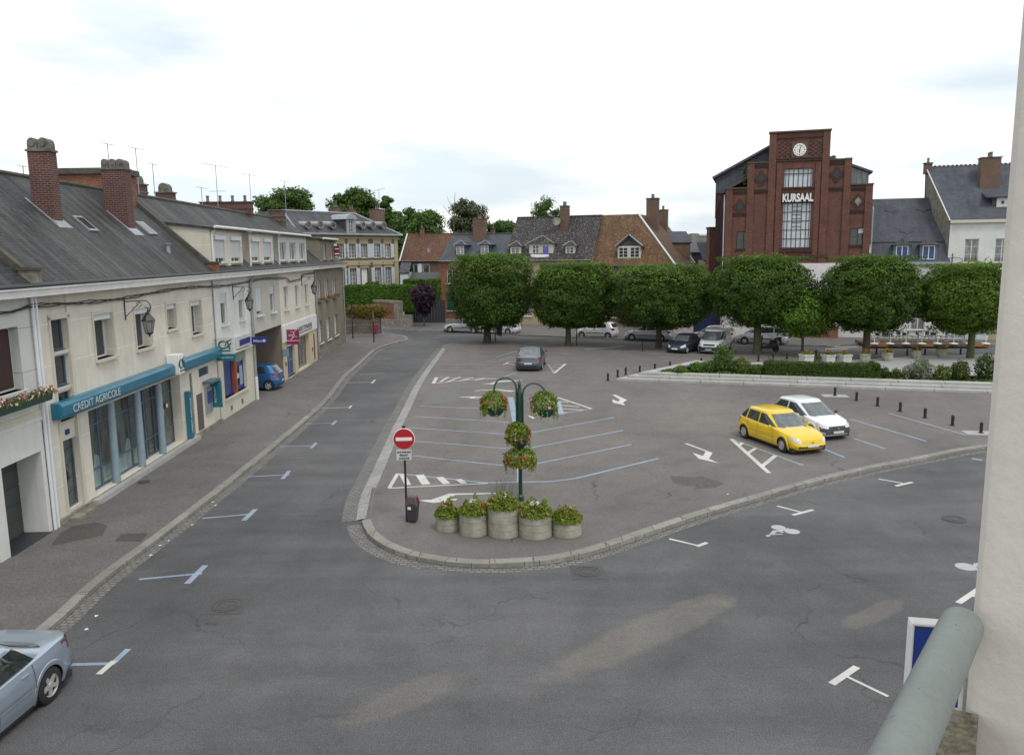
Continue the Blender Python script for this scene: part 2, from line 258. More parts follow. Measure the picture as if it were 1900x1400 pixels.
M=dict(
 road=asphalt('road_asphalt',(.098,.097,.099),lanes=math.radians(-38),strips=[(975,1275,1380,1090,.75,.65),(1560,1168,1680,1110,.4,.5),(610,1350,880,1240,.6,.5),(1000,1010,1330,930,.5,.25)]), plaza=asphalt('plaza_asphalt',(.150,.138,.127),.2,.8), pave=asphalt('pavement_asphalt',(.140,.131,.124),.28,.9),
 kerb=brickm('kerb_granite',(.20,.19,.165),(.27,.26,.23),(.07,.065,.055),1.0,3.0,.012,var=.4,moss=(.13,.13,.06),mossp=.6),
 setts=brickm('setts',(.15,.145,.135),(.20,.195,.18),(.09,.085,.078),.2,.14,.02,var=.4), pale=brickm('pale_kerb',(.27,.265,.25),(.32,.315,.30),(.12,.12,.11),1.2,3,.012,var=.45),
 granite=brickm('granite',(.36,.355,.33),(.43,.425,.40),(.12,.12,.11),30,3,.001,var=.35), paving=plain('paving_concrete',(.36,.36,.35),.8,.15,2,.2), joint=plain('joint',(.05,.05,.045)),
 cream=plaster('cream_render',(.71,.66,.555),.4,True), creampl=plaster('cream_trim',(.60,.56,.46),.2), white=plaster('white_render',(.70,.70,.66),.35), whitej=plaster('white_render_slabs',(.60,.60,.56),.2,True,(.22,.22,.2)),
 grayr=plaster('grey_cream_render',(.50,.48,.42),.32), brownr=plaster('brown_grey_render',(.235,.205,.150),.5), tan=plaster('tan_render',(.40,.33,.20),.3), peach=plaster('peach_render',(.58,.47,.32),.15),
 brick=brickm('red_brick',(.115,.035,.026),(.075,.022,.018),(.17,.14,.12)), brickk=brickm('dark_red_brick',(.165,.056,.036),(.11,.036,.025),(.13,.09,.07),var=.65,moss=(.09,.05,.035),mossp=.55), brickk2=brickm('dark_red_brick_band',(.07,.025,.02),(.05,.02,.016),(.06,.045,.04)),
 bricko=brickm('orange_brick',(.27,.085,.04),(.18,.058,.03),(.22,.16,.12),var=.5), brickold=brickm('old_brick',(.16,.070,.042),(.11,.052,.034),(.2,.17,.13),moss=(.12,.11,.08)), bricky=brickm('yellowish_brick',(.22,.15,.08),(.16,.11,.065),(.2,.17,.12)),
 slate=tilem('slate_dark',(.026,.028,.030),(.046,.047,.047),.22,.13,None,(.045,.045,.035),.42,.8,(.125,.125,.12)), slateb=tilem('slate_blue',(.066,.074,.088),(.086,.095,.110),.25,.13,None,None,.5,.2), slatem=tilem('slate_lichen',(.030,.027,.031),(.058,.052,.056),.2,.12,(.26,.25,.20)),
 slated=tilem('slate_mid',(.065,.067,.074),(.09,.092,.098),.25,.13,None,None,.45,.4), tilebr=tilem('tile_brown',(.145,.078,.045),(.09,.050,.032),.22,.14,(.30,.19,.10),(.085,.062,.018)), tilered=tilem('tile_red_old',(.135,.060,.036),(.085,.040,.028),.22,.14,(.22,.15,.10),(.06,.042,.025)),
 zinc=plain('zinc',(.34,.36,.38),.45,.2,3,metal=.35), stone=plain('weathered_stone',(.26,.245,.20),.9,.4,3,.5,25,c2=(.12,.11,.08)), conc=plain('concrete_moss',(.095,.09,.075),.9,.3,2,.4,25,c2=(.05,.048,.032)), pot=plain('chimney_pot',(.16,.15,.13),.9,.5,5,.5,20,c2=(.08,.075,.06)),
 bstone=plaster('mansion_stone',(.40,.34,.21),.3), bbrick=brickm('mansion_brick',(.14,.105,.075),(.11,.085,.06),(.15,.12,.09),var=.4),
 pvc=plain('white_pvc',(.72,.74,.76),.35,.05), wood=plain('white_wood',(.70,.69,.66),.5,.12), shut=brickm('roller_shutter',(.62,.63,.64),(.62,.63,.64),(.38,.39,.40),50,.055,.006,.5,var=.1), shutb=plain('pale_blue_shutter',(.50,.55,.58),.6,.1),
 glass=glassm('glass_dark'), glassc=glassm('glass_curtain',(.09,.095,.10),.1,(.30,.31,.31)), glassk=glassm('glass_pale',(.46,.49,.53),.12,(.60,.63,.66)), glassp=glassm('shop_glass',(.045,.05,.045),.07,(.13,.15,.13)), glasst=glassm('glass_teal',(.16,.22,.21),.1,(.28,.35,.32)),
 teal=plain('teal_paint',(.014,.15,.235),.35,.15,coat=.3), tealg=plain('teal_green_paint',(.02,.16,.20),.35,.1), bluegrey=plain('blue_grey_column',(.25,.33,.38),.5,.1), bluefr=plain('blue_grey_frame',(.09,.14,.19),.4,.1),
 black=plain('black_metal',(.018,.018,.018),.45,.2), green=plain('green_metal',(.012,.05,.035),.35,.2,coat=.4), bblue=plain('deep_blue',(.02,.03,.20),.4,.1), navy=plain('navy',(.03,.04,.16),.4,.2,c2=(.06,.10,.20)), orange=plain('orange_wood',(.30,.085,.03),.5,.15), dkred=plain('brown_red_door',(.045,.018,.013),.5,.2),
 red=plain('sign_red',(.42,.012,.02),.4,.04), signw=plain('sign_white',(.78,.78,.76),.4,.03), signg=plain('sign_pale',(.55,.58,.56),.4,.05), berry=plain('berry_red',(.26,.03,.09),.4,.06), ink=plain('ink',(.03,.035,.04),.5,.05), inkt=plain('ink_teal',(.01,.075,.085),.5,.05),
 mblue=worn('marking_blue',(.30,.37,.46)), mwhite=worn('marking_white',(.60,.585,.54),.36), mthin=worn('marking_thin',(.30,.34,.38),.5), worn=plain('marking_worn',(.25,.25,.26),.85,.3,3,c2=(.13,.13,.13)),
 bark=plain('bark',(.085,.08,.055),.9,.4,4,.6,15,c2=(.035,.03,.022)), barkg=plain('bark_mossy',(.10,.11,.05),.9,.4,4,.6,15),
 lime=leafm('lime_leaves',(.034,.074,.010),(.082,.155,.018),.4), limel=leafm('light_lime_leaves',(.058,.105,.012),(.125,.205,.022),.42), limet=leafm('lime_lit_top_shoots',(.085,.165,.016),(.16,.265,.03),.4), limed=leafm('young_lime_leaves',(.07,.15,.018),(.14,.25,.03),.4), far=leafm('far_tree_leaves',(.042,.092,.018),(.10,.175,.034),.35), fardull=leafm('dull_leaves',(.07,.085,.04),(.13,.145,.08),.3), hedge=leafm('hedge_leaves',(.05,.115,.012),(.10,.20,.02),.3), yew=leafm('yew_leaves',(.035,.065,.010),(.075,.12,.018),.25),
 purple=leafm('purple_leaves',(.026,.014,.024),(.055,.028,.046),.2), rust=leafm('rusty_leaves',(.09,.10,.015),(.20,.14,.02),.3), shrub=leafm('shrub_leaves',(.05,.10,.02),(.12,.20,.04),.3), silver=leafm('silver_leaves',(.16,.20,.13),(.26,.30,.20),.3), basket=leafm('basket_leaves',(.06,.12,.014),(.26,.34,.05),.35),
 fred=leafm('red_petals',(.30,.03,.02),(.50,.10,.05),.2), fwhite=leafm('white_petals',(.6,.6,.58),(.7,.7,.68),.2), forange=leafm('orange_petals',(.34,.11,.03),(.42,.19,.05),.2), fpink=leafm('pink_petals',(.45,.16,.18),(.55,.28,.28),.2),
 tyre=plain('tyre_rubber',(.022,.022,.022),.85,.2), alloy=plain('alloy_rim',(.46,.45,.42),.4,.15,metal=.15), plast=plain('black_plastic',(.03,.03,.032),.6,.2), carglass=glassm('car_glass',(.018,.024,.024),.03,(.04,.05,.05)), screen=glassm('windscreen_sky_glass',(.085,.10,.105),.04,(.15,.17,.175)), lens=plain('lamp_lens',(.62,.64,.64),.12,.2,9,coat=1), tail=plain('tail_lamp',(.26,.012,.02),.15,.2,9,coat=1), plate=plain('number_plate',(.62,.62,.58),.5,.1,20),  # windscreen glass: reflected sky put into the paler base colour
 jamb=plain('window_reveal_plaster',(.68,.63,.56),.85,.10,3,.12,22), rail=railm(), sill=plain('pebble_sill',(.16,.145,.10),.9,.6,55,.8,90,c2=(.05,.04,.025)),
 iron=plain('cast_iron',(.07,.068,.065),.6,.3,20,.4,60), deck=brickm('deck_wood',(.15,.105,.075),(.12,.085,.06),(.05,.03,.02),.14,9,.01), obox=plain('orange_panel',(.36,.15,.03),.6,.1), planter=plain('planter_concrete',(.36,.345,.29),.9,.25,3,.4,30,c2=(.22,.21,.15)), planterw=plain('planter_pale',(.48,.49,.46),.9,.2,3,.3,30), soil=plain('soil',(.03,.025,.018),.95), grass=leafm('grass_blades',(.07,.12,.02),(.16,.22,.05),.3),
)
# ------------------------------------------------------------ leaf clouds
def leafcloud(name,P,Nn,size,mat,parent,flat=.5,asp=.62,**k):
    P=np.asarray(P,float); n=len(P); Nn=np.asarray(Nn,float)+rng.normal(0,flat,(n,3)); Nn/=np.linalg.norm(Nn,axis=1)[:,None]+1e-9
    t=np.cross(Nn,rng.normal(0,1,(n,3))); t/=np.linalg.norm(t,axis=1)[:,None]+1e-9; b=np.cross(Nn,t)
    s=(size*rng.uniform(.6,1.3,n))[:,None]; f=rng.uniform(.05,.35,n)[:,None]*s
    V=np.stack([P-t*s*.5,P+b*s*asp*.5-Nn*f*.4,P+t*s*.5-Nn*f,P-b*s*asp*.5-Nn*f*.4],1).reshape(-1,3)
    me=bpy.data.meshes.new(name); me.vertices.add(4*n); me.vertices.foreach_set('co',V.ravel()); me.loops.add(4*n); me.loops.foreach_set('vertex_index',np.arange(4*n,dtype=np.int32))
    me.polygons.add(n); me.polygons.foreach_set('loop_start',np.arange(0,4*n,4,dtype=np.int32)); me.polygons.foreach_set('loop_total',np.full(n,4,dtype=np.int32)); me.update(calc_edges=True)
    return tag(finish(me,name,mat,parent,False),**k)
def sph(n):
    v=rng.normal(0,1,(n,3)); return v/np.linalg.norm(v,axis=1)[:,None]
def bumpy(D,seed,f=2.2,a=.12):
    return np.array([1+a*noise.noise(Vector(d)*f+Vector((seed*7.3,seed*3.1,0)))*2+a*.6*noise.noise(Vector(d)*f*2.7+Vector((seed*5.3,1,seed)))*2 for d in D])
def crown_pts(n,rx,ry,rz,e=4,seed=0,lo=.72,amp=.07,f=2.2):
    D=sph(n); r=(np.abs(D)**e).sum(1)**(-1/e); Nn=np.sign(D)*np.abs(D*r[:,None])**(e-1); Nn/=np.linalg.norm(Nn,axis=1)[:,None]
    q=r*bumpy(D,seed,f,amp)*(1-(1-lo)*rng.beta(1.1,2.6,n)); return D*q[:,None]*np.array([rx,ry,rz]),Nn
# ------------------------------------------------------------ ground, roads, pavements
def ring(mb,poly,z,mi=None): mb.add([(p[0],p[1],z) for p in poly],[tuple(range(len(poly)))],mi)
g=MB(); g.add([(-900,-200,0),(900,-200,0),(900,1500,0),(-900,1500,0)],[(0,1,2,3)]); g.build('road',M['road'],kind='structure')
def strip(mb,path,w,z,mi=None,off=0,closed=False):
    P=[Vector((p[0],p[1],0)) for p in path]; L=[];R=[]
    for i,p in enumerate(P):
        t=(P[min(i+1,len(P)-1)]-P[max(i-1,0)]).normalized(); n=Vector((-t.y,t.x,0)); L.append(p+n*(off+w/2)); R.append(p+n*(off-w/2))
    for i in range(len(P)-1): mb.add([(*L[i].xy,z),(*R[i].xy,z),(*R[i+1].xy,z),(*L[i+1].xy,z)],[(0,1,2,3)],mi)
def smooth(P,k=4):
    out=[]
    for i in range(len(P)-1):
        p0,p1,p2,p3=[Vector(P[max(0,min(len(P)-1,j))]) for j in (i-1,i,i+1,i+2)]
        for q in range(k):
            t=q/k; out.append(tuple(.5*((2*p1)+(p2-p0)*t+(2*p0-5*p1+4*p2-p3)*t*t+(3*p1-p0-3*p2+p3)*t**3)))
    return out+[tuple(P[-1])]
def kerbstones(name,path,w,z0,z1,mat,off=0,stone=1.0,side=1,joint=.018):
    "each kerb stone is a bevelled block, following the path"
    P=[Vector((p[0],p[1])) for p in path]; mb=MB(); acc=[0]
    for i in range(1,len(P)): acc.append(acc[-1]+(P[i]-P[i-1]).length)
    def at(s):
        s=max(0,min(acc[-1]-1e-6,s)); i=max(j for j in range(len(P)-1) if acc[j]<=s); t=(P[i+1]-P[i]).normalized(); return P[i]+t*(s-acc[i]),Vector((-t.y,t.x))
    s=0
    while s<acc[-1]-.2:
        L=stone*random.uniform(.85,1.15); k=3; Lp=[];Rp=[]
        for q in range(k+1):
            p,n=at(min(s+joint/2+(L-joint)*q/k,acc[-1])); Lp.append(p+n*(off+w*side)); Rp.append(p+n*off)
        dz=random.uniform(-.006,.006); c=.015
        for q in range(k):
            a,b,c2,d=Rp[q],Rp[q+1],Lp[q+1],Lp[q]; e=.93
            A,B=a.lerp(d,.06),b.lerp(c2,.06)
            mb.add([(*a,z0),(*b,z0),(*c2,z0),(*d,z0),(*a,z1-c+dz),(*b,z1-c+dz),(*B,z1+dz),(*A,z1+dz),(*c2,z1+dz),(*d,z1+dz)],
              [(0,1,5,4),(4,5,6,7),(7,6,8,9),(2,3,9,8)]+([(0,4,7,9,3)] if q==0 else [])+([(1,2,8,6,5)] if q==k-1 else []))
        s+=L
    return mb.build(name,mat,fix=True,kind='structure')
LR=Fr((-13.45,18),(-1.75,54.5))           # the long facade line of the left-hand row
# left pavement, from kerb to house fronts
lk=[(-10.3,4),(-10.3,12)]+[G(x,y,.12) for x,y in [(90,1165),(190,1075),(330,970),(470,860),(600,750),(641,699),(668,675),(698,648),(723,638.5),(745,633),(756,630),(758,627),(748,622),(723,618.4),(695,617)]]
lks=smooth(lk,3)
fp=[LR.W(u,-.0,0) for u in (-16,0,20,40,54.3)]
g=MB(); poly=[(p[0]-.13,p[1]) for p in lks]+[(-17.5,82)]+[(p.x-1.2,p.y) for p in fp[::-1]]; poly=[p for p in poly]
g.prism(poly,-.05,.12); g.build('pavement_beside_shops',M['pave'],kind='structure')
kerbstones('kerb_of_shop_pavement',lks,.26,0,.13,M['kerb'],side=1,stone=1.1)
g=MB(); strip(g,lks[:-9],.34,.004,off=-.17); g.build('sett_gutter_beside_shops',M['setts'],kind='structure')
# driveway ramp skirt at the garage + patches on the pavement
g=MB(); 
for pts in ([(112,988),(135,975),(180,968),(200,974),(190,992),(140,1003),(95,1012)],[(225,990),(275,988),(262,1004),(212,1004)]): ring(g,[G(x,y,.124) for x,y in pts][::-1],.124)
g.build('pavement_repair_patch',asphalt('dark_patch',(.085,.078,.070),.3,.5),kind='structure')
# plaza (parking place) with its kerb
PZ=.10
pk=[G(x,y,.12) for x,y in [(672,965),(680,985),(700,1003),(735,1021),(780,1033),(840,1042),(905,1045),(980,1042),(1050,1033),(1120,1015),(1200,988),(1300,954),(1400,925),(1500,896),(1600,872),(1720,848),(1830,828)]]
pk+= [(pk[-1][0]+7,pk[-1][1]+2.6),(pk[-1][0]+22,pk[-1][1]+7)]
pks=smooth(pk,3)
pl=[G(x,y,.0) for x,y in [(825,645),(800,678),(775,715),(753,760),(735,795),(715,840),(695,885),(678,925),(672,965)]]   # flush pale strip
pls=smooth(pl,3)
farE=[G(x,y,.1) for x,y in [(900,631),(1050,634),(1222,640),(1404,648),(1600,656),(1835,659)]]
corner=smooth([farE[0],G(866,634,.05),G(842,638,.05),pl[0]],4)
poly=[tuple(p) for p in pks]+[(70,62),(60,62)]+farE[::-1][:-1]+corner+[(p[0]+.25,p[1]) for p in pls[1:-1]]
g=MB(); g.prism(poly,-.02,PZ); g.build('plaza_parking_place',M['plaza'],kind='structure')
# darker strip of tarmac along the kerb (tip of the island and right edge)
inner=[G(x,y,.1) for x,y in [(690,905),(735,900),(780,925),(905,950),(1000,945),(1100,935),(1230,890),(1350,860),(1500,845),(1600,835),(1730,810),(1830,800)]]
q=[tuple(p) for p in pks[:-4]]; n=len(q); g=MB(); inn=smooth(inner,4)
g.add([(*((Vector(p)+ (Vector(q[min(i+1,n-1)])-Vector(q[max(i-1,0)])).normalized().orthogonal()*.1)),PZ+.004) for i,p in enumerate(q)]+[(*p,PZ+.004) for p in inn[::-1]],[tuple(range(n+len(inn)))]); g.build('tarmac_apron',M['pave'],kind='structure')
kerbstones('kerb_of_plaza',pks,.28,0,.14,M['kerb'],side=1,off=-.02,stone=1.15)
g=MB(); strip(g,pks[:14],.44,.0045,off=-.24); strip(g,pks[12:],.30,.004,off=-.17)
strip(g,pls,.44,.004,off=-.40) ; g.build('sett_gutter_around_plaza',M['setts'],kind='structure')
g=MB()
P=[Vector((*p,0)) for p in pls]
for i in range(len(P)-1):
    t=(P[i+1]-P[i]).normalized(); n=Vector((t.y,-t.x,0)) if Vector((t.y,-t.x,0)).x<0 else Vector((-t.y,t.x,0))
    a,b=P[i],P[i+1]; g.add([(a.x-.18,a.y,.006),(b.x-.18,b.y,.006),(b.x+.27,b.y,PZ+.006),(a.x+.27,a.y,PZ+.006)],[(0,1,2,3)])
g.build('pale_kerb_strip',M['pale'],fix=True,kind='structure')
cs=[(p[0],p[1]) for p in corner]; kerbstones('kerb_of_far_plaza_edge',[tuple(p) for p in farE[::-1]]+cs[1:],.22,0,.13,M['kerb'],side=1,off=-.22,stone=1.2)
# far pavement beyond the cross road
fk=smooth([(-34,97)]+[G(x,y,.1) for x,y in [(705,608),(760,611.5),(818,613),(965,620),(1050,624),(1150,628),(1300,633),(1463,639),(1520,640),(1545,641.5)]]+[(28.2,66.6),(33,66.3),(60,59)],3)
g=MB(); g.prism([tuple(p) for p in fk]+[(160,75),(160,180),(-70,180),(-40,110)],-.03,.11); g.build('far_pavement',M['pave'],kind='structure')
kerbstones('kerb_of_far_pavement',fk,.22,0,.13,M['kerb'],side=-1,off=.0,stone=1.3)
# manholes
def manhole(x,y,r,z,lab,slab=True):
    c=G(x,y,z); mb=MB(); mb.lathe([(r,0),(r,.012),(r*.93,.016),(r*.93,.008),(r*.8,.008),(r*.8,.016),(r*.6,.016),(r*.6,.009),(r*.4,.009),(r*.4,.016),(.0,.016)],(c[0],c[1],z+.002),28)
    for k in range(12): a=k*PI/6; mb.box((c[0]+math.cos(a)*r*.62-.02,c[1]+math.sin(a)*r*.62-.02,z),(c[0]+math.cos(a)*r*.62+.02,c[1]+math.sin(a)*r*.62+.02,z+.02))
    if slab: mb.box((c[0]-r*1.25,c[1]-r*1.25,z-.1),(c[0]+r*1.25,c[1]+r*1.25,z+.005))
    mb.build('manhole_cover',M['iron'],label=lab,cat='manhole cover')
manhole(422,1123,.36,0,'round iron manhole cover in the street at the left, near the silver car'); manhole(1090,1061,.34,0,'round ornate manhole cover just below the tip of the planter island'); manhole(1770,963,.34,0,'round manhole cover in the right-hand road beside the window wall',False)
manhole(267,894,.22,.12,'small round cover in the pavement in front of the bank window',False)
c=G(827,1040); MB().box((c[0]-.45,c[1]-.02,.01),(c[0]+.42,c[1]+.2,.095)).build('drain_inlet',plain('drain_black',(.004,.004,.004)),label='dark drain slot under the kerb at the tip of the planter island',cat='drain')
# ------------------------------------------------------------ painted markings (thin paint sheets)
def paint(name,mat,segs,z):
    mb=MB()
    for sg in segs:
        w=sg[-1]; P=[G(x,y,z) for x,y in sg[:-1]]; strip(mb,P,w,z+random.uniform(0,.0015))
    return mb.build(name,mat,kind='structure')
def fill(name,mat,polys,z,tr=lambda x,y:(x,y),rag=0):
    mb=MB()
    for p in polys:
        q=[G(*tr(x,y),z) for x,y in p]
        if rag:
            o=[]; n=len(q)
            for i in range(n):
                a,b=Vector(q[i]),Vector(q[(i+1)%n]); k=max(2,int((b-a).length/.12))
                for j in range(k): c=a.lerp(b,j/k); o.append((c.x+rag*(noise.noise(Vector((c.x*1.3,c.y*1.3,3)))+.5*noise.noise(Vector((c.x*6,c.y*6,5)))),c.y+rag*(noise.noise(Vector((c.x*1.3,c.y*1.3,9)))+.5*noise.noise(Vector((c.x*6,c.y*6,1))))))
            q=o
        ring(mb,q,z+.001)
    return mb.build(name,mat,fix=False,kind='structure')
paint('street_bay_marks_blue',M['mblue'],[[(133,1232),(215,1230),.11],[(207,1232),(238,1203),.13],[(258,1074),(375,1063),.10],[(347,1082),(381,1048),.16],[(375,961),(468,953),.10],[(452,965),(474,944),.16],[(458,884),(538,880),.09],[(524,888),(537,873),.15],[(519,828),(585,826),.09],[(577,831),(587,821),.14],[(567,786),(622,784),.09],[(616,788),(624,780),.14]],.004)
paint('street_bay_marks_white',M['mwhite'],[[(183,1250),(212,1225),.13],[(597,757),(650,755),.07],[(648,757),(652,752),.12],[(640,710),(692,708),.08],[(690,711),(696,704),.12],[(668,694),(715,692),.06],[(690,667),(730,665),.06]],.008)
PM=PZ+.005; z5=lambda x,y:(700+x/3.684,680+y/3.684); z8=lambda x,y:(780+x/4.13,640+y/4.13); z6=lambda x,y:(1230+x/3.0645,700+y/3.0645); zb=lambda x,y:(800+x/4.75,560+y/4.75)
B_=[[(738,878),(900,895),.11],[(900,895),(960,894),(1020,893),(1068,887),(1222,850),.12],[(766,845),(933,863),.10],[(994,860),(1172,824),.11],[(770,818),(960,833),.10],[(986,830),(1156,798),.11],[(758,793),(939,805),.10],[(986,802),(1140,774),.11],[(770,772),(944,783),.10],[(779,753),(895,758),.10],[(1030,769),(1098,758),.11],[(947,736),(957,783),.30],[(1036,744),(1041,768),.25],[(962,850),(963,893),.14],
 [z8(975,140),z8(1025,215),.12],[(1357,814),(1491,863),.10],[(1525,831),(1567,848),.12],[(1584,813),(1643,832),.12],[(1577,777),(1719,818),.11],[(1648,766),(1794,807),.11],[(925,668),(957,661),.10],[(920,662),(959,651),.10],[z8(640,243),z8(735,210),.12]]
paint('parking_lines_blue',M['mblue'],B_,PM)
paint('parking_lines_worn',M['mthin'],[[(856,649),(880,649),(910,653),(964,652),.10],[(828,658),(890,660),(950,662),.10],[(824,668),(900,669),(957,671),.10],[(819,677),(870,676),(937,678),.10],[(811,686),(860,687),(950,691),.10],[(1010,654),(1071,657),.10],[(1010,663),(1062,665),.10],[(943,644),(1200,655),(1334,660),(1400,663),.10],[(1050,632),(1100,634),.10],[(1160,653),(1215,643),.1],[(1095,648),(1063,643),.1],[(1040,648),(1060,642),.1],[(1205,657),(1245,650),.10],[(1345,661),(1400,658),.1]],PM)
paint('parking_lines_white',M['mwhite'],[[(722,905),(738,878),.14],[(722,905),(905,896),.10],[z5(170,733),z5(210,808),.22],[z5(290,738),z5(335,805),.30],[z5(425,753),z5(475,800),.26],[z5(555,768),z5(595,797),.22],[(810,700),(804,711),.22],[(804,711),(860,705),(920,702),.12],[(810,700),(930,702),.08],
 [z8(215,245),z8(150,282),.16],[z8(305,245),z8(200,283),.16],[z8(405,248),z8(300,275),.16],[z8(495,252),z8(420,268),.16],[(1035,737),(1098,758),.15],[z8(1060,430),z8(1135,438),.13],[z8(1060,460),z8(1220,472),.13],[z8(1070,487),z8(1250,497),.13],[z8(1085,515),z8(1130,518),.13],[z8(1025,215),z8(1113,143),.16],[z8(990,148),z8(1100,151),.1],[z8(1000,166),z8(1082,172),.1],[z8(1010,185),z8(1055,190),.1],[z8(635,150),z8(680,130),.12],[z8(650,140),z8(722,152),.1],
 [z8(835,540),z8(868,562),.16],[(1357,814),(1427,877),.17],[z6(435,385),z6(452,370),.15],[z6(483,430),z6(527,402),.15],[z6(565,503),z6(640,443),.17],[(1084,648),(1158,642),.25],[(1210,642),(1240,648),.1]],PM+.002)
fill('parking_arrows',M['mwhite'],[[z5(*p) for p in [(285,912),(370,908),(490,866),(810,862),(812,868),(535,876),(470,902),(550,903),(540,911),(390,930),(330,922)]],
 [z8(*p) for p in [(465,296),(540,292),(590,275),(780,268),(780,271),(600,284),(560,300)]],[z8(*p) for p in [(415,347),(600,338),(650,345),(735,350),(690,357),(640,352),(590,343),(415,351)]],[z8(*p) for p in [(300,396),(420,393),(490,393),(490,397),(430,398),(410,405),(480,405),(480,410),(370,408),(390,400),(300,400)]],
 [z8(*p) for p in [(1470,381),(1495,379),(1585,420),(1553,440),(1570,462),(1475,441),(1470,414),(1512,432),(1532,420)]],
 [z6(*p) for p in [(120,375),(140,374),(282,428),(262,462),(317,487),(205,462),(168,427),(228,446),(243,420)]]],PM+.002)
fill('resurfaced_patch',plain('pale_tarmac',(.155,.150,.145),.85,.12,3,.4,40),[[z8(*p) for p in [(60,345),(305,325),(295,428),(0,462)]]],PZ+.0015)
MZ=.004
paint('road_marks_white',M['mwhite'],[[(1442,938),(1488,950),.09],[(1471,955),(1509,945),.13],[(1630,888),(1675,896),.09],[(1662,901),(1693,894),.13],[(1242,999),(1297,1012),.09],[(1293,1013),(1312,1006),.13],[(1543,1268),(1590,1236),.14],[(1567,1252),(1648,1291),.07],[(1778,1118),(1822,1088),.14],[(1800,1103),(1840,1115),.08],[(1803,850),(1822,853),.1]],MZ)
zc=lambda x,y:(1360+x/9.5,930+y/9.5)
mb=MB()
for x,y,r in ((1444.2,978.2,.205),(1469.8,985.5,.215)):
    c=G(x,y); mb.prism([(c[0]+r*math.cos(a*PI/12),c[1]+r*math.sin(a*PI/12)) for a in range(24)],.001,.006)
c=G(1792,1051); mb.prism([(c[0]+.25*math.cos(a*PI/12),c[1]+.25*math.sin(a*PI/12)) for a in range(24)],.001,.006)
for pp in ([(700,512),(780,505),(880,490),(975,465),(985,475),(900,512),(860,520),(905,540),(870,548),(780,530),(740,560),(680,585),(640,580)],[(570,600),(620,585),(665,590),(660,612),(600,622)],[(670,575),(880,568),(885,578),(670,588)]):
    mb.prism([G(*zc(*p)) for p in pp],.001,.0055)
for pp in ([(1806,1045),(1822,1043),(1822,1050),(1806,1052)],[(1802,1055),(1822,1056),(1822,1060)]): mb.prism([G(*p) for p in pp],.001,.0055)
mb.build('bicycle_marking',plain('marking_pale',(.40,.41,.40),.8,.1,3),kind='structure')
fill('tarmac_crazed_patch',plain('crazed_tarmac',(.055,.05,.048),.9,.4,9,.9,20,c2=(.12,.11,.10)),[[z6(*p) for p in [(40,560),(110,562),(170,568),(220,560),(300,585),(350,600),(300,625),(220,630),(170,640),(190,618),(120,612),(60,598)]]],PZ+.0062)
# litter scraps along the kerb
mb=MB()
for x,y in [(297,1012),(313,1003),(280,1030),(357,974),(395,932),(400,938),(225,828),(320,895),(570,768),(575,765),(640,705),(180,1143),(160,1168),(612,731),(1220,710),(385,920),(1350,917)]:
    c=G(x,y,.0 if x>290 and x<600 else .12); a=random.random()*3; mb.add([(c[0]+.05*math.cos(a+q*PI/2)*random.uniform(.6,1.3),c[1]+.05*math.sin(a+q*PI/2),(.135 if not(290<x<600) else .012)+.01*q%.02) for q in range(4)],[(0,1,2,3)])
mb.build('litter_scraps',M['signw'],label='white scraps of paper scattered along the kerb and pavement',cat='litter',kind='stuff')
# ------------------------------------------------------------ building helpers
def TU(u0): return Matrix.Translation((-u0,0,0))
def wall(mb,u0,u1,z0,z1,holes=(),y=0.,rev=.25,mi=None):
    us=sorted({u0,u1,*[min(max(h[i],u0),u1) for h in holes for i in (0,1)]}); zs=sorted({z0,z1,*[min(max(h[i],z0),z1) for h in holes for i in (2,3)]})
    for a,b in zip(us,us[1:]):
        for c,d in zip(zs,zs[1:]):
            m=((a+b)/2,(c+d)/2)
            if any(h[0]<m[0]<h[1] and h[2]<m[1]<h[3] for h in holes): continue
            mb.quad((a,y,c),(b,y,c),(b,y,d),(a,y,d),mi=mi)
    for h in holes:
        a,b,c,d=h[:4]; r=h[4] if len(h)>4 else rev
        mb.quad((a,y,c),(a,y,d),(a,y+r,d),(a,y+r,c),mi=mi); mb.quad((b,y,c),(b,y+r,c),(b,y+r,d),(b,y,d),mi=mi)
        mb.quad((a,y,d),(b,y,d),(b,y+r,d),(a,y+r,d),mi=mi); mb.quad((a,y,c),(a,y+r,c),(b,y+r,c),(b,y,c),mi=mi)
def shell(mb,u0,u1,z0,z1,D,y=0.,left=True,right=True,mi=None):
    if left: mb.quad((u0,y+D,z0),(u0,y,z0),(u0,y,z1),(u0,y+D,z1),mi=mi)
    if right: mb.quad((u1,y,z0),(u1,y+D,z0),(u1,y+D,z1),(u1,y,z1),mi=mi)
    mb.quad((u1,y+D,z0),(u0,y+D,z0),(u0,y+D,z1),(u1,y+D,z1),mi=mi)
